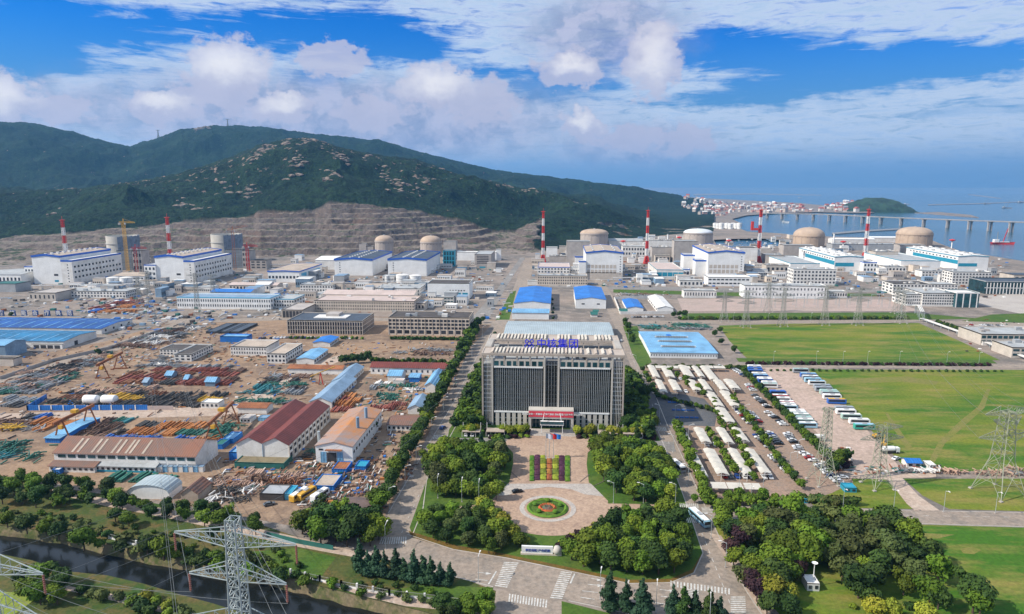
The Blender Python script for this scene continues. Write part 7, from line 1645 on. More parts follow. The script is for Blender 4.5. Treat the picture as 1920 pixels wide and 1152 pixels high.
def car(x, y, rot, c, label, group):
    if c not in CP: CP[c] = car_proto(c); o = CP[c]; o.location = (x, y, .1); o.rotation_euler = (0, 0, rot); o['label'] = label; o['group'] = group; return o
    return dup(CP[c], (x, y, .1), rot, label, group)
cols = ['white'] * 8 + ['silver', 'silver', 'black', 'black', 'grey', 'grey', 'blue', 'red']; rs = random.Random(21)
def car_row(where, a, b, end, rot=0., pitch=2.75, fill=.9):
    A, B_ = Vector(G(*a)), Vector(G(*b)); L = (B_ - A).length; n = max(1, int(L / pitch))
    for i in range(n):
        if rs.random() > fill: continue
        p = A.lerp(B_, (i + .5) / n); c = rs.choice(cols); car(p.x + rs.uniform(-.25, .25), p.y, rot + rs.choice((0, math.pi)) + rs.uniform(-.03, .03), c, f'{c} car, {nth(i)} space from the {end} in the row {where}', 'cars parked ' + where)
car_row('beside the bus hedge, top part', (1413, 742), (1442, 767), 'factory'); car_row('beside the bus hedge, second part', (1439, 774), (1471, 800), 'factory'); car_row('beside the bus hedge, third part', (1475, 814), (1499, 846), 'factory')
car_row('beside the bus hedge, last part', (1505, 850), (1575, 908), 'factory'); car_row('left of the middle tree strip, upper part', (1380, 767), (1408, 797), 'factory'); car_row('left of the middle tree strip, middle part', (1413, 812), (1444, 842), 'factory')
car_row('left of the middle tree strip, lower part', (1447, 856), (1480, 889), 'factory'); car_row('at the head of the brick car park', (1374, 692), (1399, 708), 'factory'); car_row('at the head of the bus hedge', (1402, 722), (1414, 735), 'factory')
car_row('right of the middle tree strip, upper part', (1405, 774), (1427, 798), 'factory'); car_row('right of the middle tree strip, lower part', (1440, 812), (1462, 836), 'factory'); car_row('under the lamp by the lattice mast', (1505, 893), (1520, 910), 'factory', fill=.7)
car_row('between the lower canopies', (1318, 836), (1348, 836), 'avenue', math.pi / 2); car_row('in front of the lower left canopies', (1352, 895), (1450, 897), 'avenue', math.pi / 2); car_row('before the courtyard office', (485, 636), (545, 634), 'left', math.pi / 2); car_row('before the courtyard office, right half', (550, 634), (660, 636), 'left', math.pi / 2)
car_row('outside the walled compound', (1182, 596), (1245, 595), 'left', math.pi / 2); car_row('under the upper canopies', (1260, 736), (1300, 736), 'avenue', math.pi / 2, fill=.8); car_row('between the upper canopies', (1262, 712), (1330, 712), 'avenue', math.pi / 2, fill=.8)
car_row('on the wide road parking', (885, 530), (925, 527), 'left', math.pi / 2, fill=.8); car_row('before the flat offices at the right edge', (1805, 610), (1880, 612), 'left', math.pi / 2, fill=.6)
for i, (px, py, c, d, r) in enumerate([(830, 804, 'blue', 'driving on the left avenue', 1.3), (970, 924, 'black', 'on the plaza apron', .4), (505, 948, 'grey', 'parked near the open carport', .6), (1580, 897, 'white', 'at the end of the bus lot', 0), (1680, 862, 'white', 'at the right side of the bus lot', .6), (1350, 688, 'white', 'on the road by the factory', 0), (1165, 640, 'white', 'on the right avenue behind the tower', 1.4), (325, 676, 'white', 'beside the dark-roofed white wing', .4), (335, 680, 'silver', 'beside the dark-roofed white wing', .4)]): X, Y = G(px, py); car(X, Y, r, c, f'{c} car {d}', 'single cars')
# buses
BUSC = {'white': W2, 'blue': mat('bus_blue', (.03, .13, .45), .35, .05), 'red': mat('bus_red', (.6, .05, .05), .35, .05), 'green': mat('bus_green', (.03, .33, .25), .35, .05), 'pale green': mat('bus_pale_green', (.35, .50, .45), .35, .05), 'light blue': mat('bus_light_blue', (.30, .50, .62), .35, .05), 'grey': mat('bus_grey', (.30, .33, .36), .35, .05), 'yellow': YEL}
def bus(px, py, c, label, rot=0., L=10.5, group='coaches parked on the bus lot', roof='white'):
    X, Y = G(px, py); t = thing('coach', label, 'bus', (X, Y, .1), rot, group); w = 1.25; h = L / 2
    s = MB(); prof = [(-h, .4), (h - .1, .4), (h, 1.3), (h - .15, 2.7), (h - .5, 3.0), (-h + .3, 3.0), (-h, 2.7)]; n = len(prof)
    for y in (-w, w): s.v += [(a, y, b) for a, b in prof]
    s.f = [tuple(range(n)), tuple(range(2 * n - 1, n - 1, -1))] + [(i, n + i, n + (i + 1) % n, (i + 1) % n) for i in range(n)]
    s.build('body', BUSC[c], t); MB().box(-h + .4, h - .6, -w + .1, w - .1, 3.0, 3.12).build('roof', BUSC[roof], t)
    for y in (-w, w): MB().box(-h + .5, h - .9, y - .02, y + .02, 1.5, 2.55).build('side_window', CGL, t)
    MB().box(h - .14, h + .01, -w + .12, w - .12, 1.45, 2.65).build('windscreen', CGL, t)
    MB().box(-1.2, 1.2, -.7, .7, 3.12, 3.4).build('air_conditioner', GREY, t)
    for a in (-h * .55, h * .6):
        for y in (-w + .15, w - .15): q = MB().lathe([(.01, -.14), (.48, -.14), (.48, .14), (.01, .14)], 10); q.v = [(x, z, y_) for x, y_, z in q.v]; ob('wheel', q.mesh('wheel', RUB), t, (a, y, .48))
    return t
col1 = [(750, 362, 'white', 'white'), (752, 375, 'blue', 'blue'), (757, 388, 'blue', 'blue'), (778, 407, 'white', 'white'), (787, 418, 'blue', 'light blue'), (810, 436, 'white', 'white'), (815, 444, 'blue', 'white'), (838, 460, 'white', 'white'), (842, 472, 'white', 'pale green'), (890, 517, 'blue', 'blue'), (903, 542, 'red', 'white'), (915, 558, 'white', 'white'), (938, 580, 'red', 'white'), (945, 592, 'white', 'white'), (955, 606, 'light blue', 'white'), (1002, 634, 'white', 'white'), (1010, 644, 'pale green', 'white'), (1025, 658, 'pale green', 'white'), (1042, 676, 'white', 'pale green'), (1050, 690, 'pale green', 'white'), (1068, 712, 'light blue', 'white')]
for i, (x, y, c, rf) in enumerate(col1): bus(*zk(x, y), c, f'{c} coach with {rf} roof, {nth(i)} from the top beside the hedge', 0, 9.5, roof=rf)
col2 = [(1028, 382, 'grey', 'pale green'), (1073, 410, 'blue', 'light blue'), (1085, 425, 'grey', 'white'), (1100, 440, 'light blue', 'light blue'), (1125, 456, 'white', 'light blue'), (1155, 480, 'grey', 'grey'), (1165, 494, 'grey', 'grey'), (1195, 512, 'pale green', 'pale green'), (1205, 522, 'grey', 'pale green'), (1215, 540, 'white', 'white'), (1242, 568, 'blue', 'yellow'), (1288, 615, 'grey', 'grey'), (1298, 632, 'white', 'white'), (1330, 660, 'pale green', 'white'), (1378, 690, 'white', 'white'), (1408, 722, 'green', 'light blue')]
for i, (x, y, c, rf) in enumerate(col2): bus(*zk(x, y), c, f'{c} coach with {rf} roof, {nth(i)} from the top along the lawn', 0, 10.5, roof=rf)
bus(1311, 978, 'light blue', 'pale grey coach driving down the right avenue', -1.25, 12, None); bus(1271, 880, 'grey', 'grey coach in shade on the right avenue', -1.25, 10, None)
bus(575, 932, 'yellow', 'yellow-roofed lorry beside the open carport, left', 1.25, 10, 'vehicles near the open carport', 'yellow'); bus(562, 934, 'yellow', 'cream-roofed yellow lorry beside the open carport', 1.25, 10, 'vehicles near the open carport', 'white'); bus(600, 935, 'white', 'white coach beside the two yellow-roofed lorries', 1.25, 9.5, 'vehicles near the open carport')
for i, (x, y) in enumerate(((295, 563), (322, 610), (345, 655))):
    X, Y = G(*zk(x, y)); 
    for k in range(5):
        t = thing('shared_bicycle_rack', f'blue bicycle rack, {nth(k)} from the left in the {nth(i)} row on the dark forecourt', 'bicycle rack', (X + (k - 2) * 2.6, Y, .12), 0, 'bicycle racks on the forecourt'); s = MB()
        for q in range(4): s.bar((q * .5 - .9, -.7, .5), (q * .5 - .9, .7, .9), .12)
        s.box(-1.1, 1.1, -.05, .05, .0, .7); s.build('frame', BLU, t); MB().box(-1.1, 1.1, .75, .95, 0, .5).build('sign', STC['orange'], t)
# red shrubs read as bougainvillea balls; machines on the bus lot
def digger(px, py, label, rot):
    X, Y = G(px, py); t = thing('excavator', label, 'excavator', (X, Y, .1), rot); MB().box(-1.8, 1.8, -1.3, -.7, 0, .9).build('track', RUB, t); MB().box(-1.8, 1.8, .7, 1.3, 0, .9).build('track', RUB, t); MB().box(-1.6, 1.4, -1.2, 1.2, .95, 2).build('body', YEL, t); MB().box(.2, 1.4, -1.1, -.1, 2, 3).build('cab', CGL, t)
    s = MB(); s.bar((1.3, .4, 1.8), (3.8, .4, 4.6), .45); s.bar((3.8, .4, 4.6), (5.8, .4, 2.2), .38); s.build('arm', YEL, t); MB().box(5.4, 6.4, -.1, .9, 1.2, 2.2).build('bucket', STD, t)
digger(1643, 822, 'yellow excavator between the coaches and the right lawn', .2); digger(1657, 838, 'orange excavator below the other one by the right lawn', 1.)
for i, (px, py, lab, m) in enumerate([(1668, 850, 'white tank lorry at the lawn end of the bus lot', W2), (1530, 827, 'pale container lorry below the coach rows', W1)]):
    X, Y = G(px, py); t = thing('tank_lorry', lab, 'lorry', (X, Y, .1), .1); MB().box(-4, 4, -1, 1, .6, 1).build('chassis', DKM, t); MB().box(2.6, 4.2, -1.1, 1.1, .7, 2.8).build('cab', m, t); q = MB().lathe([(.01, -3.6), (1.1, -3.4), (1.25, -3), (1.25, 1.8), (1.1, 2.2), (.01, 2.4)], 14); q.v = [(z, y, x + 2.2) for x, y, z in q.v]; q.f = [f[::-1] for f in q.f]; q.build('tank', m, t)
    for a in (-2.8, -1.6, 3.2):
        for y in (-1, 1): q = MB().lathe([(.01, -.15), (.5, -.15), (.5, .15), (.01, .15)], 10); q.v = [(x, z, y_) for x, y_, z in q.v]; q.build('wheel', RUB, t, (a, y, .5))
for lab, x0, x1, yb_, yt_, m, rf in [('bright blue-roofed white cabin on the edge of the right lawn', 1700, 1727, 877, 868, W1, BLU), ('white cube cabin right of the blue-roofed one', 1740, 1755, 880, 872, W1, W2), ('dark teal container on the small lawn below the bus lot', 1584, 1606, 924, 915, TEAL, TEAL), ('green hut in the garden by the right tall blue shed', 1112, 1122, 590, 584, W1, GRN), ('small white utility kiosk in the clearing of the wood', 1513, 1536, 1109, 1094, W1, W2), ('teal cabinet by the verge of the east road', 1508, 1516, 944, 936, TEAL, TEAL)]:
    bld(lab, x0, x1, yb_, yt_, 'm5', m, 'gx' if rf in (BLU, GRN) else 'flat', rf, rows=1, cols=2, rise=1, name='cabin', cat='cabin')
X, Y = G(1524, 1100); t = thing('camera_mast', 'white mast with dish beside the utility kiosk', 'mast', (X, Y, 0)); MB().cone(0, 0, 0, 7.5, .2, .12, 8).build('pole', W2, t); MB().lathe([(.01, 7.5), (.9, 8.1), (.95, 8.2)], 12).build('dish', W2, t)
# parking canopies with sagging white membranes
CANM = mat('membrane_white', (.54, .50, .43), .7, .1, .3)
def canopy(label, xa, xb, y0_, y1_):
    A, B_ = G(*zk(xa, y0_), 2.6), G(*zk(xb, y0_), 2.6); w = abs(B_[0] - A[0]); w = max(4.2, min(w, 11)); Xc = (A[0] + B_[0]) / 2; L = G(*zk((xa + xb) / 2, y1_), 2.6)[1] - A[1]; t = thing('parking_canopy', label, 'canopy', (Xc, A[1], .08)); n = max(2, int(L / 5.4)); seg = L / n
    for i in range(n):
        s = MB(); m_ = 6
        for j in range(m_ + 1):
            for k in range(m_ + 1):
                u, v = j / m_, k / m_; s.v.append(((u - .5) * w, (i + v) * seg, 2.6 + 1.3 * (1 - abs(u - .35) * 1.2) * (1 - .55 * math.sin(math.pi * v)) + .25 * u))
        for j in range(m_):
            for k in range(m_): a = j * (m_ + 1) + k; s.f.append((a, a + m_ + 1, a + m_ + 2, a + 1))
        s.build('membrane', CANM, t, smooth=True)
    for i in range(n + 1): MB().bar((-w * .15, i * seg, 0), (-w * .15, i * seg, 3.8), .16).build('post', W2, t); MB().bar((-w * .5, i * seg, 2.75), (w * .5, i * seg, 3.0), .12).build('rafter', W2, t)
CNP = [('first', 142, 186, 415, 345), ('second', 222, 276, 415, 352), ('third', 335, 392, 412, 345), ('fourth', 420, 455, 412, 350), ('fifth', 485, 540, 430, 350)]
for o_, xa, xb, a, b in CNP: canopy(f'white membrane canopy, {o_} from the avenue in the back row', xa, xb, a, b)
for o_, xa, xb, a, b in [('first', 188, 232, 505, 432), ('second', 268, 318, 498, 432), ('third', 382, 436, 495, 432), ('fourth', 455, 500, 492, 430), ('fifth', 548, 600, 492, 430), ('sixth', 610, 670, 485, 430)]: canopy(f'white membrane canopy, {o_} from the avenue in the second row', xa, xb, a, b)
for lab, xa, xb, a, b in [('right of the forecourt, upper', 512, 572, 590, 505), ('right of the forecourt, lower', 575, 640, 688, 600), ('in the middle of the brick car park', 610, 672, 590, 500), ('first from the avenue in the lower rows', 308, 375, 805, 690), ('second from the avenue in the lower rows', 432, 494, 808, 722), ('third from the avenue in the lower rows', 575, 632, 812, 722), ('fourth from the avenue in the lower rows', 668, 722, 800, 722), ('first from the avenue in the front row', 410, 474, 1010, 850), ('second from the avenue in the front row', 525, 600, 1000, 850), ('third from the avenue in the front row', 685, 748, 1002, 850), ('fourth from the avenue in the front row', 790, 856, 995, 850)]: canopy('white membrane canopy ' + lab, xa, xb, a, b)
for lab, x0, x1, y in [('left long flat canopy at the hedge of the front row', 500, 690, 1072), ('right short flat canopy at the hedge of the front row', 700, 800, 1078), ('long thin white canopy behind the back row, left', 160, 370, 352), ('long thin white canopy behind the back row, right', 440, 580, 352)]:
    A, B_ = G(*zk(x0, y), 3), G(*zk(x1, y), 3); t = thing('parking_canopy', lab, 'canopy', ((A[0] + B_[0]) / 2, A[1], .08)); w = B_[0] - A[0]; n = max(2, int(w / 6))
    for i in range(n): MB().hexa([(-w / 2 + i * w / n, 0, 2.7), (-w / 2 + (i + .94) * w / n, 0, 2.7), (-w / 2 + (i + .94) * w / n, 5, 3.2), (-w / 2 + i * w / n, 5, 3.2)], [(-w / 2 + i * w / n, 0, 2.8), (-w / 2 + (i + .94) * w / n, 0, 2.8), (-w / 2 + (i + .94) * w / n, 5, 3.3), (-w / 2 + i * w / n, 5, 3.3)]).build('membrane', CANM, t)
    for i in range(n + 1): MB().bar((-w / 2 + i * w / n, 2.5, 0), (-w / 2 + i * w / n, 2.5, 2.9), .14).build('post', W2, t)
for k_, (lab, x0, x1, y) in enumerate([('far left carport before the tower', 190, 330, 990), ('left carport nearer the entrance', 375, 517, 990), ('right carport nearer the entrance', 1240, 1390, 1005), ('far right carport before the tower', 1432, 1582, 1008)]):
    A, B_ = G(*zh(x0, y)), G(*zh(x1, y)); t = thing('flat_carport', lab, 'carport', ((A[0] + B_[0]) / 2, A[1], .12)); w = B_[0] - A[0]
    MB().box(-w / 2, w / 2, 0, 5.5, 2.8, 3.1).build('roof', TAN, t); MB().box(-w / 2, w / 2, 5.1, 5.4, 0, 2.8).build('rear_wall', DRK, t)
    for i in range(5): MB().box(-w / 2 + i * w / 4 - .1, -w / 2 + i * w / 4 + .1, .3, .5, 0, 2.8).build('post', W1, t)
    for i in range(2): MB().box(-w / 2 + i * w * .98, -w / 2 + i * w * .98 + .25, 4, 4.3, 3.1, 6.5).build('mast', W1, t)
    for i in range(2 + k_ // 2): c = rs.choice(['white', 'grey', 'white']); car(t.location.x - w * .3 + i * 3.2, t.location.y + 2.6, math.pi / 2, c, f'{c} car, {nth(i)} from the left under the {lab}', 'cars under the carports before the tower')
# ------------------------------------------------------------------ street lamps
def lamp_proto():
    t = thing('street_lamp', 'lamp', 'street lamp'); MB().cone(0, 0, 0, 9, .10, .06, 8).build('pole', STL, t); s = MB(); s.bar((0, 0, 8.8), (1.9, 0, 9.6), .1); s.build('arm', W2, t); MB().box(1.6, 2.7, -.18, .18, 9.5, 9.68).build('lamp_head', W1, t); MB().box(-.25, .25, -.25, .25, 0, .4).build('base', CON, t); return t
LPZ = None
def lamps(where, pts, rot, end):
    global LPZ
    for i, p in enumerate(pts):
        X, Y = G(*p); lab = f'white street lamp, {nth(i)} from {end} {where}'
        if LPZ is None: LPZ = lamp_proto(); LPZ.location = (X, Y, 0); LPZ.rotation_euler = (0, 0, rot); LPZ['label'] = lab; LPZ['group'] = 'street lamps'
        else: dup(LPZ, (X, Y, 0), rot, lab, 'street lamps')
lamps('on the west side of the left avenue', [(730, 955), (760, 912), (781, 873), (810, 815), (832, 775), (850, 740), (868, 705), (885, 670), (905, 632)], 0, 'the river'); lamps('on the west edge of the plaza groves', [(821, 935), (866, 942), (898, 945)], 1.57, 'the avenue')
lamps('along the right avenue', [(1150, 945), (1206, 948), (1266, 948), (1360, 1065), (1333, 1010), (1290, 910), (1262, 850), (1236, 790), (1210, 730), (1192, 690), (1178, 645)], 3.1, 'the grove'); lamps('along the front road', [(897, 1092), (723, 1030), (1125, 1125), (1230, 1150), (1330, 1175)], 1.4, 'the gate')
lamps('along the east road', [(1407, 951), (1580, 957), (1675, 959), (1769, 961), (1866, 963)], -1.57, 'the avenue'); lamps('along the upper cross road', [(1290, 604), (1375, 605), (1440, 606), (1520, 605), (1600, 604), (1680, 603)], -1.57, 'the compound'); lamps('along the lawn road', [(1450, 682), (1530, 682), (1580, 682), (1626, 682), (1686, 682), (1775, 683), (1835, 684)], -1.57, 'the car park')
lamps('in the car park', [(1265, 790), (1290, 830), (1480, 885), (1430, 925), (1385, 925), (1395, 790), (1345, 745), (1495, 860)], 0, 'the forecourt'); lamps('beside the wide works road', [(940, 590), (955, 560), (968, 525), (1012, 560), (1008, 520)], 0, 'the cream office')
# ------------------------------------------------------------------ lattice pylons and wires
def pylon(label, W, H, wb, arms, tm=.3, lm=.5, rot=0., m=STL, waist=.45, wt=1.6, ins=True, zbase=0):
    t = thing('lattice_pylon', label, 'pylon', (W[0], W[1], zbase), rot); zw = H * waist; ww = wt * 1.25
    def hw(z): return lerp(wb / 2, ww, min(1, z / zw)) if z < zw else lerp(ww, wt / 1.3, (z - zw) / (H - zw))
    C4 = ((-1, -1), (1, -1), (1, 1), (-1, 1))
    for cx_, cy_ in C4:
        s = MB(); zs = [0, zw, H]
        for z0_, z1_ in zip(zs, zs[1:]): s.bar((cx_ * hw(z0_), cy_ * hw(z0_), z0_), (cx_ * hw(z1_), cy_ * hw(z1_), z1_), lm)
        s.build('leg', m, t); MB().box(cx_ * wb / 2 - .6, cx_ * wb / 2 + .6, cy_ * wb / 2 - .6, cy_ * wb / 2 + .6, -.2, .5).build('footing', CON, t)
    s = MB(); z = 0
    while z < H - .5:
        dz = max(1.8, hw(z) * 1.7); z2 = min(H, z + dz)
        for i in range(4):
            a, b = C4[i], C4[(i + 1) % 4]; h0, h1 = hw(z), hw(z2)
            s.bar((a[0] * h0, a[1] * h0, z), (b[0] * h1, b[1] * h1, z2), tm); s.bar((b[0] * h0, b[1] * h0, z), (a[0] * h1, a[1] * h1, z2), tm)
            s.bar((a[0] * h1, a[1] * h1, z2), (b[0] * h1, b[1] * h1, z2), tm)
            if h0 > 4: mz = (z + z2) / 2; hm_ = hw(mz); s.bar((a[0] * hm_, a[1] * hm_, mz), (b[0] * hm_, b[1] * hm_, mz), tm * .8)
        z = z2
    s.build('brace', m, t, kind='stuff'); tips = []
    for za_, span, drop in arms:
        h = hw(za_); s = MB()
        for sg in (-1, 1):
            tip = Vector((sg * span, 0, za_ + drop)); n = 5; dp = min(3.2, span * .3)
            for yy in (-h, h):
                s.bar((sg * h, yy, za_), tip, tm * 1.3); s.bar((sg * h, yy, za_ + dp), tip + Vector((0, 0, .3)), tm * 1.3); prev = None
                for k in range(n + 1):
                    u = k / n * .96; p = Vector((sg * h, yy, za_)).lerp(tip, u); q = Vector((sg * h, yy, za_ + dp)).lerp(tip, u); s.bar(p, q, tm * .8)
                    if prev: s.bar(prev, q, tm * .8); s.bar(p, Vector((p.x, -p.y, p.z)), tm * .8) if yy > 0 else None
                    prev = p
            tips.append(t.matrix_basis @ tip if False else tip.copy())
            if ins:
                q = MB()
                for k in range(9): q.cone(0, 0, -k * .42 - .3, -k * .42 - .1, .22, .22, 8)
                q.bar((0, 0, 0), (0, 0, -4), .08); q.build('insulator', mat('insulator_brown', (.22, .08, .06), .4), t, tip)
        s.build('cross_arm', m, t)
    M = Matrix.Translation((W[0], W[1], 0)) @ Matrix.Rotation(rot, 4, 'Z'); return [M @ p - Vector((0, 0, 4 if ins else 0)) for p in tips]
def at_depth(px, py, z):       # where the pixel's ray passes height z
    return G(px, py, z)
STG = mat('pylon_silver', (.33, .38, .38), .45, .12, .4); STO = mat('pylon_olive', (.30, .31, .23), .55, .12, .4)
PF = pylon('large silver lattice pylon standing before the river, cut by the bottom edge', at_depth(436, 972, 62), 62, 11, [(56.5, 13, 1.2), (49.5, 10.5, -.3), (39, 14, -.3), (29, 14.5, -.3)], .11, .28, -.12, STG, .5, 1.3)
PF2 = pylon('silver pylon at the left edge showing only its right arms', at_depth(-48, 1040, 58), 60, 11, [(55, 14.5, .6), (47, 12.5, -.3)], .11, .28, -.12, STG, .35, 1.9)
X, Y = G(1871, 925); H = Zat(X, Y, 772)
PR1 = pylon('big pale lattice pylon on the right lawn with four spread legs', (X, Y), H, 13.5, [(H * .965, 12, 1.), (H * .83, 7.5, 3), (H * .66, 14, 2.2)], .13, .30, .35, STO, .42, 2.4, False)
for lab, px, py, top, wb, sp_, rt in [('slender grey pylon among the parked cars', 1542, 905, 765, 9, 5, .2), ('grey pylon with arms at the end of the bus lot', 1645, 912, 800, 9, 9, .2)]:
    X, Y = G(px, py); H = Zat(X, Y, top); pylon(lab, (X, Y), H, wb, [(H * .95, sp_, .8), (H * .78, sp_ * 1.1, .5)] if sp_ > 6 else [(H * .97, 3, .5)], .12, .24, rt, STO, .4, 1.5, False)
FAR = []
for lab, px, py, top, sp_ in [('hazy pylon left of the long switch hall', 1357, 604, 545, 9), ('pylon behind the upper lawn, second from the left', 1398, 614, 545, 9), ('pylon behind the upper lawn, third from the left', 1467, 612, 540, 11), ('pylon behind the upper lawn, fourth from the left', 1545, 610, 535, 10), ('pylon behind the upper lawn, fifth from the left', 1608, 610, 540, 10), ('pylon behind the upper lawn, farthest right', 1690, 606, 545, 9), ('pylon beside the grey gallery', 1680, 588, 538, 7), ('substation pylon before the switch hall', 1440, 585, 530, 8), ('thin grey pylon before the white long building at left', 283, 598, 508, 8), ('thin grey pylon before the cyan-striped workshop', 372, 600, 512, 8), ('slim pylon near the deep blue warehouse', 262, 575, 520, 6), ('slim pylon behind the cyan-striped workshop', 400, 560, 515, 6)]:
    X, Y = G(px, py); H = Zat(X, Y, top); FAR.append(pylon(lab, (X, Y), H, 7, [(H * .93, sp_, .8), (H * .78, sp_ * .9, .5), (H * .64, sp_, .5)], .12, .22, .1, STD, .4, 1.3, False))
for lab, px, R in [('tiny mast on the summit ridge', 435, 4600), ('tiny mast left of the summit', 305, 4600)]:
    z, X, Y = hz(px, R); pylon(lab, (X, Y), 48, 11, [(45, 13, 1)], .6, 1.1, 0, STD, .5, 1.5, False, z - 1)
WIR = mat('wire', (.16, .17, .17), .5)
def wire(label, p, q, sag, w=.09, n=18, grp='power lines'):
    s = MB(); pts = [Vector(p).lerp(Vector(q), i / n) - Vector((0, 0, sag * 4 * (i / n) * (1 - i / n))) for i in range(n + 1)]
    for a, b in zip(pts, pts[1:]): s.bar(a, b, w)
    tag(s.build('power_line', WIR), label, 'power line', grp)
far_l = [FAR[8], FAR[9]]
for i in range(0, 6): wire(f'power line running from the foreground pylon up to the left plant pylons, {nth(i)} strand', PF[i + (2 if i < 6 else 0)], FAR[8][i % 6], 26, .07)
lo = Vector((-210, -20, 40))
for i in range(2, 8): wire(f'power line running from the foreground pylon down to the left, {nth(i - 2)} strand', PF[i], PF[i] + Vector((-95, 62, -12)) if False else PF[i] + Vector((-140, 40 + i * 3, -6)), 7, .055)
for i in range(2, 6): wire(f'power line from the edge pylon across the river, {nth(i - 2)} strand', PF2[i - 2], PF2[i - 2] + Vector((60, 320, -22)), 14, .05)
for i in range(6): wire(f'power line from the big pale pylon to the upper lawn pylons, {nth(i)} strand', PR1[i], FAR[5][i], 12, .05)
for k in range(1, 5):
    for i in (0, 1): wire(f'thin line between the upper lawn pylons, span {ORD[k]} {("left", "right")[i]}', FAR[k][i], FAR[k + 1][i], 5, .06)
# substation portals
for i in range(14):
    X, Y = G(1400 + i * 20, 572 + (i % 2) * 6); t = thing('busbar_portal', f'grey busbar portal, {nth(i)} from the left before the long switch hall', 'portal', (X, Y, 0), 0, 'busbar portals'); s = MB()
    for k in (-4, 4): s.bar((k - .8, 0, 0), (k, 0, 11), .22); s.bar((k + .8, 0, 0), (k, 0, 11), .22)
    s.build('leg', STL, t); MB().bar((-4.5, 0, 11), (4.5, 0, 11), .4).build('beam', STL, t)
# ------------------------------------------------------------------ river fence
def river_fence(label, pts):
    P = [Vector(G(*p)) for p in pts]; r = thing('river_fence', label, 'fence', (P[0].x, P[0].y, 0)); o = P[0]; d = 0
    for a, b in zip(P, P[1:]):
        L = (b - a).length; n = max(1, int(L / 5.2))
        for i in range(n + 1):
            p = a.lerp(b, i / n) - o; MB().box(p.x - .28, p.x + .28, p.y - .28, p.y + .28, 0, 2.1).build('post', W1, r)
            if i < n:
                q = a.lerp(b, (i + 1) / n) - o; MB().bar((*p, .3), (*q, .3), .3, .6).build('plinth', W1, r); s = MB(); [s.bar((*p.lerp(q, k / 10), .6), (*p.lerp(q, k / 10), 1.8), .06) for k in range(1, 10)]; s.bar((*p, 1.8), (*q, 1.8), .08); s.bar((*p, .9), (*q, .9), .08); s.build('railing', STD, r, kind='stuff')
river_fence('white-posted railing along the river below the conifer row', [(545, 1078), (600, 1090), (640, 1100), (730, 1117), (830, 1128), (905, 1140)]); river_fence('short piece of white-posted railing on the far river bank', [(205, 1010), (256, 1024)])
# ------------------------------------------------------------------ sea: bridge, island, town, ships
dk = [(1425, 401.5, 400, 409), (1540, 404.5, 402.5, 414), (1669, 411, 408.5, 422), (1800, 417, 413.5, 429), (1960, 424, 419, 441)]
brt = thing('sea_bridge', 'long low road bridge on many piers across the bay', 'bridge', (0, 0, 0)); DKZ = 16
P = []
for px, yd, yt_, yw in dk:
    X, Y = G(px, yw, -4); P.append(Vector((X, Y, Zat(X, Y, yt_))))
for i, (a, b) in enumerate(zip(P, P[1:])):
    a = Vector((a.x, a.y, a.z)); MB().bar(a, b, 16, 2.4).build('deck', COND, brt); MB().bar(a + Vector((0, 0, 1.6)), b + Vector((0, 0, 1.6)), 16.4, .6).build('parapet', CON, brt)
    L = (b - a).length; n = int(L / 68)
    for k in range(n):
        p = a.lerp(b, (k + .5) / n); s = MB(); d = (b - a).normalized(); nn = Vector((-d.y, d.x, 0)) * 5
        for sg in (-1, 1): s.box(p.x + nn.x * sg - 2.2, p.x + nn.x * sg + 2.2, p.y + nn.y * sg - 2.2, p.y + nn.y * sg + 2.2, -6, p.z - 1.5)
        s.box(p.x - 8, p.x + 8, p.y - 3, p.y + 3, p.z - 3.6, p.z - 1.7); s.build('pier', CON, brt)
# wooded island
X0, Y0 = G(1590, 398, -4); X1, Y1 = G(1724, 399, -4); n = 70; IM = MB(); ISL = [(0, 0), (.06, .2), (.14, .42), (.28, .82), (.42, 1.0), (.62, .97), (.78, .85), (.9, .55), (1, 0)]; Wd = math.hypot(X1 - X0, Y1 - Y0)
for j in range(41):
    for i in range(n + 1):
        u, v = i / n, j / 40; h = interp(ISL, u) * math.sin(math.pi * v) ** .6 * 72; hx = h + float(fbm(np.array([u * 400.]), np.array([v * 200.]), 30, 3, 5)[0]) * 8 * min(1, h / 20) if h > 0 else 0
        IM.v.append((lerp(X0, X1, u), lerp(Y0, Y1, u) + (v - .1) * 330, hx - 5))
for j in range(40):
    for i in range(n): a = j * (n + 1) + i; IM.f.append((a, a + 1, a + n + 2, a + n + 1))
FH = mat('island_forest', (.02, .05, .022), .95, .5, .03); tag(IM.build('island_hill', FH, kind='structure'), 'wooded island hill in the bay', None)
# peninsula strips and breakwaters
for nm, pts in [('breakwater', [(1560, 438), (1620, 433), (1700, 429), (1702, 431), (1620, 436), (1560, 441)]), ('breakwater', [(1300, 364), (1420, 363), (1540, 366), (1540, 367), (1420, 365), (1300, 367)]), ('breakwater', [(1815, 364.6), (1830, 365.5), (1872, 371.4), (1878, 373), (1860, 371.6), (1815, 366.0)]), ('breakwater', [(1740, 384), (1830, 382), (1930, 378), (1930, 379), (1830, 383.4), (1740, 385.4)]), ('port_land', [(1520, 397), (1560, 384), (1600, 379), (1640, 384), (1600, 398)]), ('port_land', [(1715, 400), (1760, 403), (1835, 409), (1820, 404), (1760, 398.5)])]:
    MBk([G(*p, -4) for p in pts], -5, 3.2, nm, COND if 'break' in nm else EARTH, 'structure')
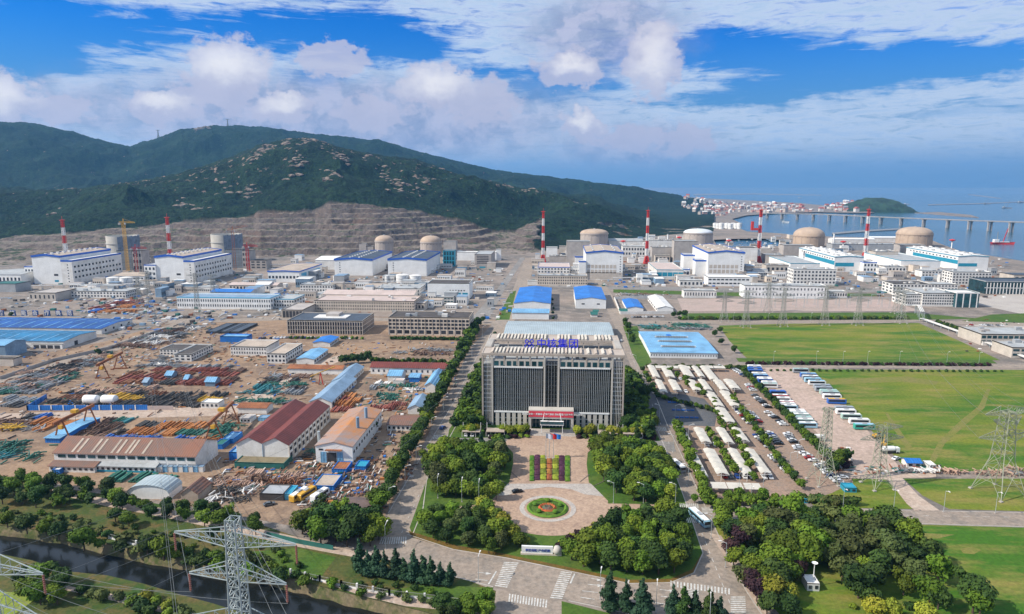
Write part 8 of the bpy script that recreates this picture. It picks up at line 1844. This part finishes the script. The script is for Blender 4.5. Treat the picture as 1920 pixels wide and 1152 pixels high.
# town houses on the far shore
TC = [mat('house_white', (.62, .58, .54), .8), mat('house_cream', (.50, .42, .36), .8), mat('house_pink', (.50, .30, .25), .8)]; TR = [mat('tile_red', (.36, .09, .06), .8), mat('tile_grey', (.26, .25, .26), .8), W1]
HM = []
for c in TC:
    for r_ in TR: HM.append((MB().box(-5, 5, -4, 4, 0, 6).mesh('wall', c), MB().hexa([(-5.4, -4.4, 6), (5.4, -4.4, 6), (5.4, 4.4, 6), (-5.4, 4.4, 6)], [(-5.2, -.2, 8.6), (5.2, -.2, 8.6), (5.2, .2, 8.6), (-5.2, .2, 8.6)]).mesh('roof', r_), c.name.split('_')[1], r_.name.split('_')[1]))
rs = random.Random(8)
for where, pts, n, sc_ in [('in the town below the hill end', [(1270, 392), (1330, 378), (1400, 385), (1420, 398), (1365, 405), (1320, 408)], 130, 1.4), ('in the town on the low spit', [(1400, 400), (1420, 384), (1520, 388), (1530, 397), (1460, 400)], 90, 1.5), ('in the port beside the island', [(1530, 397), (1560, 385), (1600, 380), (1610, 398)], 60, 1.7)]:
    P = [G(*p) for p in pts]; xs_, ys_ = [p[0] for p in P], [p[1] for p in P]; k = 0
    while k < n:
        x, y = rs.uniform(min(xs_), max(xs_)), rs.uniform(min(ys_), max(ys_))
        if not inside((x, y), P): continue
        k += 1; wm_, rm_, c, r_ = rs.choice(HM); a_ = math.atan2(x, y); j = int(np.clip(np.searchsorted(az, a_), 0, na - 1)); zz = max(0, float(np.interp(math.hypot(x, y), RRm[:, j], ZZ[:, j]))) if a_ < az[-1] else 0
        qq = ('left' if x < lerp(min(xs_), max(xs_), .33) else 'right' if x > lerp(min(xs_), max(xs_), .66) else 'middle') + (' front' if y < lerp(min(ys_), max(ys_), .4) else ' back'); s_ = sc_ * rs.uniform(.7, 1.5); t = thing('town_house', f'tiny {c} house with {"red" if r_ == "red" else r_ if r_ != "render" else "white"} roof {qq} {where}', 'house', (x, y, zz - .5), rs.uniform(0, 3), 'houses ' + where, (s_, s_, s_ * rs.uniform(.7, 1.6))); ob('wall', wm_, t); ob('roof', rm_, t)
for i in range(9): tank(f'white oil tank, {nth(i)} of the tank farm on the shore', 1342 + i * 5.6, 428 + (i % 3), 419 + (i % 2), 4.5)
def ship(label, px, py, L, hull, up, mast=14, cr=False):
    X, Y = G(px, py, -4); t = thing('ship', label, 'ship', (X, Y, -4)); h = L / 2; w = L * .1
    MB().hexa([(-h * .9, -w * .7, -1), (h * .85, -w * .7, -1), (h * .85, w * .7, -1), (-h * .9, w * .7, -1)], [(-h, -w, 4), (h, -w * .3, 4.6), (h, w * .3, 4.6), (-h, w, 4)]).build('hull', hull, t)
    MB().box(-h * .8, -h * .4, -w * .7, w * .7, 4, 4 + L * .13).build('superstructure', up, t); MB().box(-h * .3, h * .5, -w * .6, w * .6, 4, 5.5).build('deck_house', up, t)
    MB().bar((-h * .5, 0, 4), (-h * .5, 0, 4 + mast), .9).build('mast', STD, t)
    if cr: MB().bar((0, 0, 4), (h * .3, 0, 4 + mast * 1.3), 1.4).build('crane_jib', hull, t)
ship('red and blue work ship with a tall crane mast near the right shore', 1880, 458, 52, PR, W2, 24, True); ship('dark crane ship far out at the right', 1888, 391, 60, COND, GREY, 34, True); ship('dark distant ship left of the other far crane ship', 1851, 383, 55, COND, GREY, 26, True); ship('small white boat before the left part of the bridge', 1473, 418, 26, W2, W2, 6); ship('tiny dark boat in the middle of the bay', 1700, 384, 40, COND, W1, 8); ship('tiny boat left of the island', 1500, 372, 45, COND, W1, 8); ship('long dark barge at the right edge', 1918, 381, 90, COND, GREY, 8)
# boulders strewn over the upper slopes
bs = MB(); rs = random.Random(4); BC = [(548, 2190), (575, 2170), (500, 2170), (485, 2100), (600, 2230), (745, 1860), (770, 1840), (640, 2000), (690, 2150), (365, 1760), (420, 1950), (830, 2120), (880, 2130), (335, 1850), (240, 2250), (385, 4350), (1060, 2150), (1105, 2150), (990, 2080), (720, 2000), (560, 1950), (470, 1900), (130, 2300), (90, 2000), (300, 2500), (620, 1850), (800, 1950), (950, 2250)]
for _ in range(560):
    cpx, cR = rs.choice(BC); px = rs.gauss(cpx, 9); R = rs.gauss(cR, 28)
    z, X, Y = hz(px, R)
    if z < 45 or px > 1270: continue
    r_ = rs.choice([rs.uniform(2, 5), rs.uniform(4, 10)]) * (1.5 if R > 2600 else 1); k = len(bs.v)
    for j, (cr, cz) in enumerate(((.1, -.6), (.9, -.3), (1., .3), (.35, .8))):
        for i in range(6): a = i * 1.047 + rs.uniform(-.3, .3); w = rs.uniform(.65, 1.25); bs.v.append((X + r_ * cr * w * math.cos(a) * 1.3, Y + r_ * cr * w * math.sin(a), z - r_ * .25 + r_ * cz * .7))
    for j in range(3):
        for i in range(6): bs.f.append((k + j * 6 + i, k + j * 6 + (i + 1) % 6, k + (j + 1) * 6 + (i + 1) % 6, k + (j + 1) * 6 + i))
    bs.f.append(tuple(k + 18 + i for i in range(6)))
tag(bs.build('boulders', mat('granite', (.22, .17, .135), .9, .5, .12)), 'granite boulders strewn over the wooded slopes', 'boulders', None, 'stuff')
# scrub on the quarry benches
for i in range(60):
    pass
plant_all()
for o in list(bpy.data.objects):
    if o.parent is None and o.get('label') and len(o['label'].split()) > 16:
        w = o['label'].split()
        while len(w) > 16 and 'the' in w: w.remove('the')
        o['label'] = ' '.join(w)
# ------------------------------------------------------------------ the air
hzb = MB().box(-9000, 9000, -1500, 16000, -6, 640).build('haze', None)
hm = bpy.data.materials.new('haze'); hm.use_nodes = True; hn = hm.node_tree; hn.nodes.clear()
pv = hn.nodes.new('ShaderNodeVolumePrincipled'); pv.inputs['Color'].default_value = (.18, .52, 1.0, 1); pv.inputs['Density'].default_value = .000055; pv.inputs['Anisotropy'].default_value = .2
ho = hn.nodes.new('ShaderNodeOutputMaterial'); hn.links.new(pv.outputs[0], ho.inputs['Volume']); hzb.data.materials.append(hm)
tag(hzb, None, None, None, 'stuff')
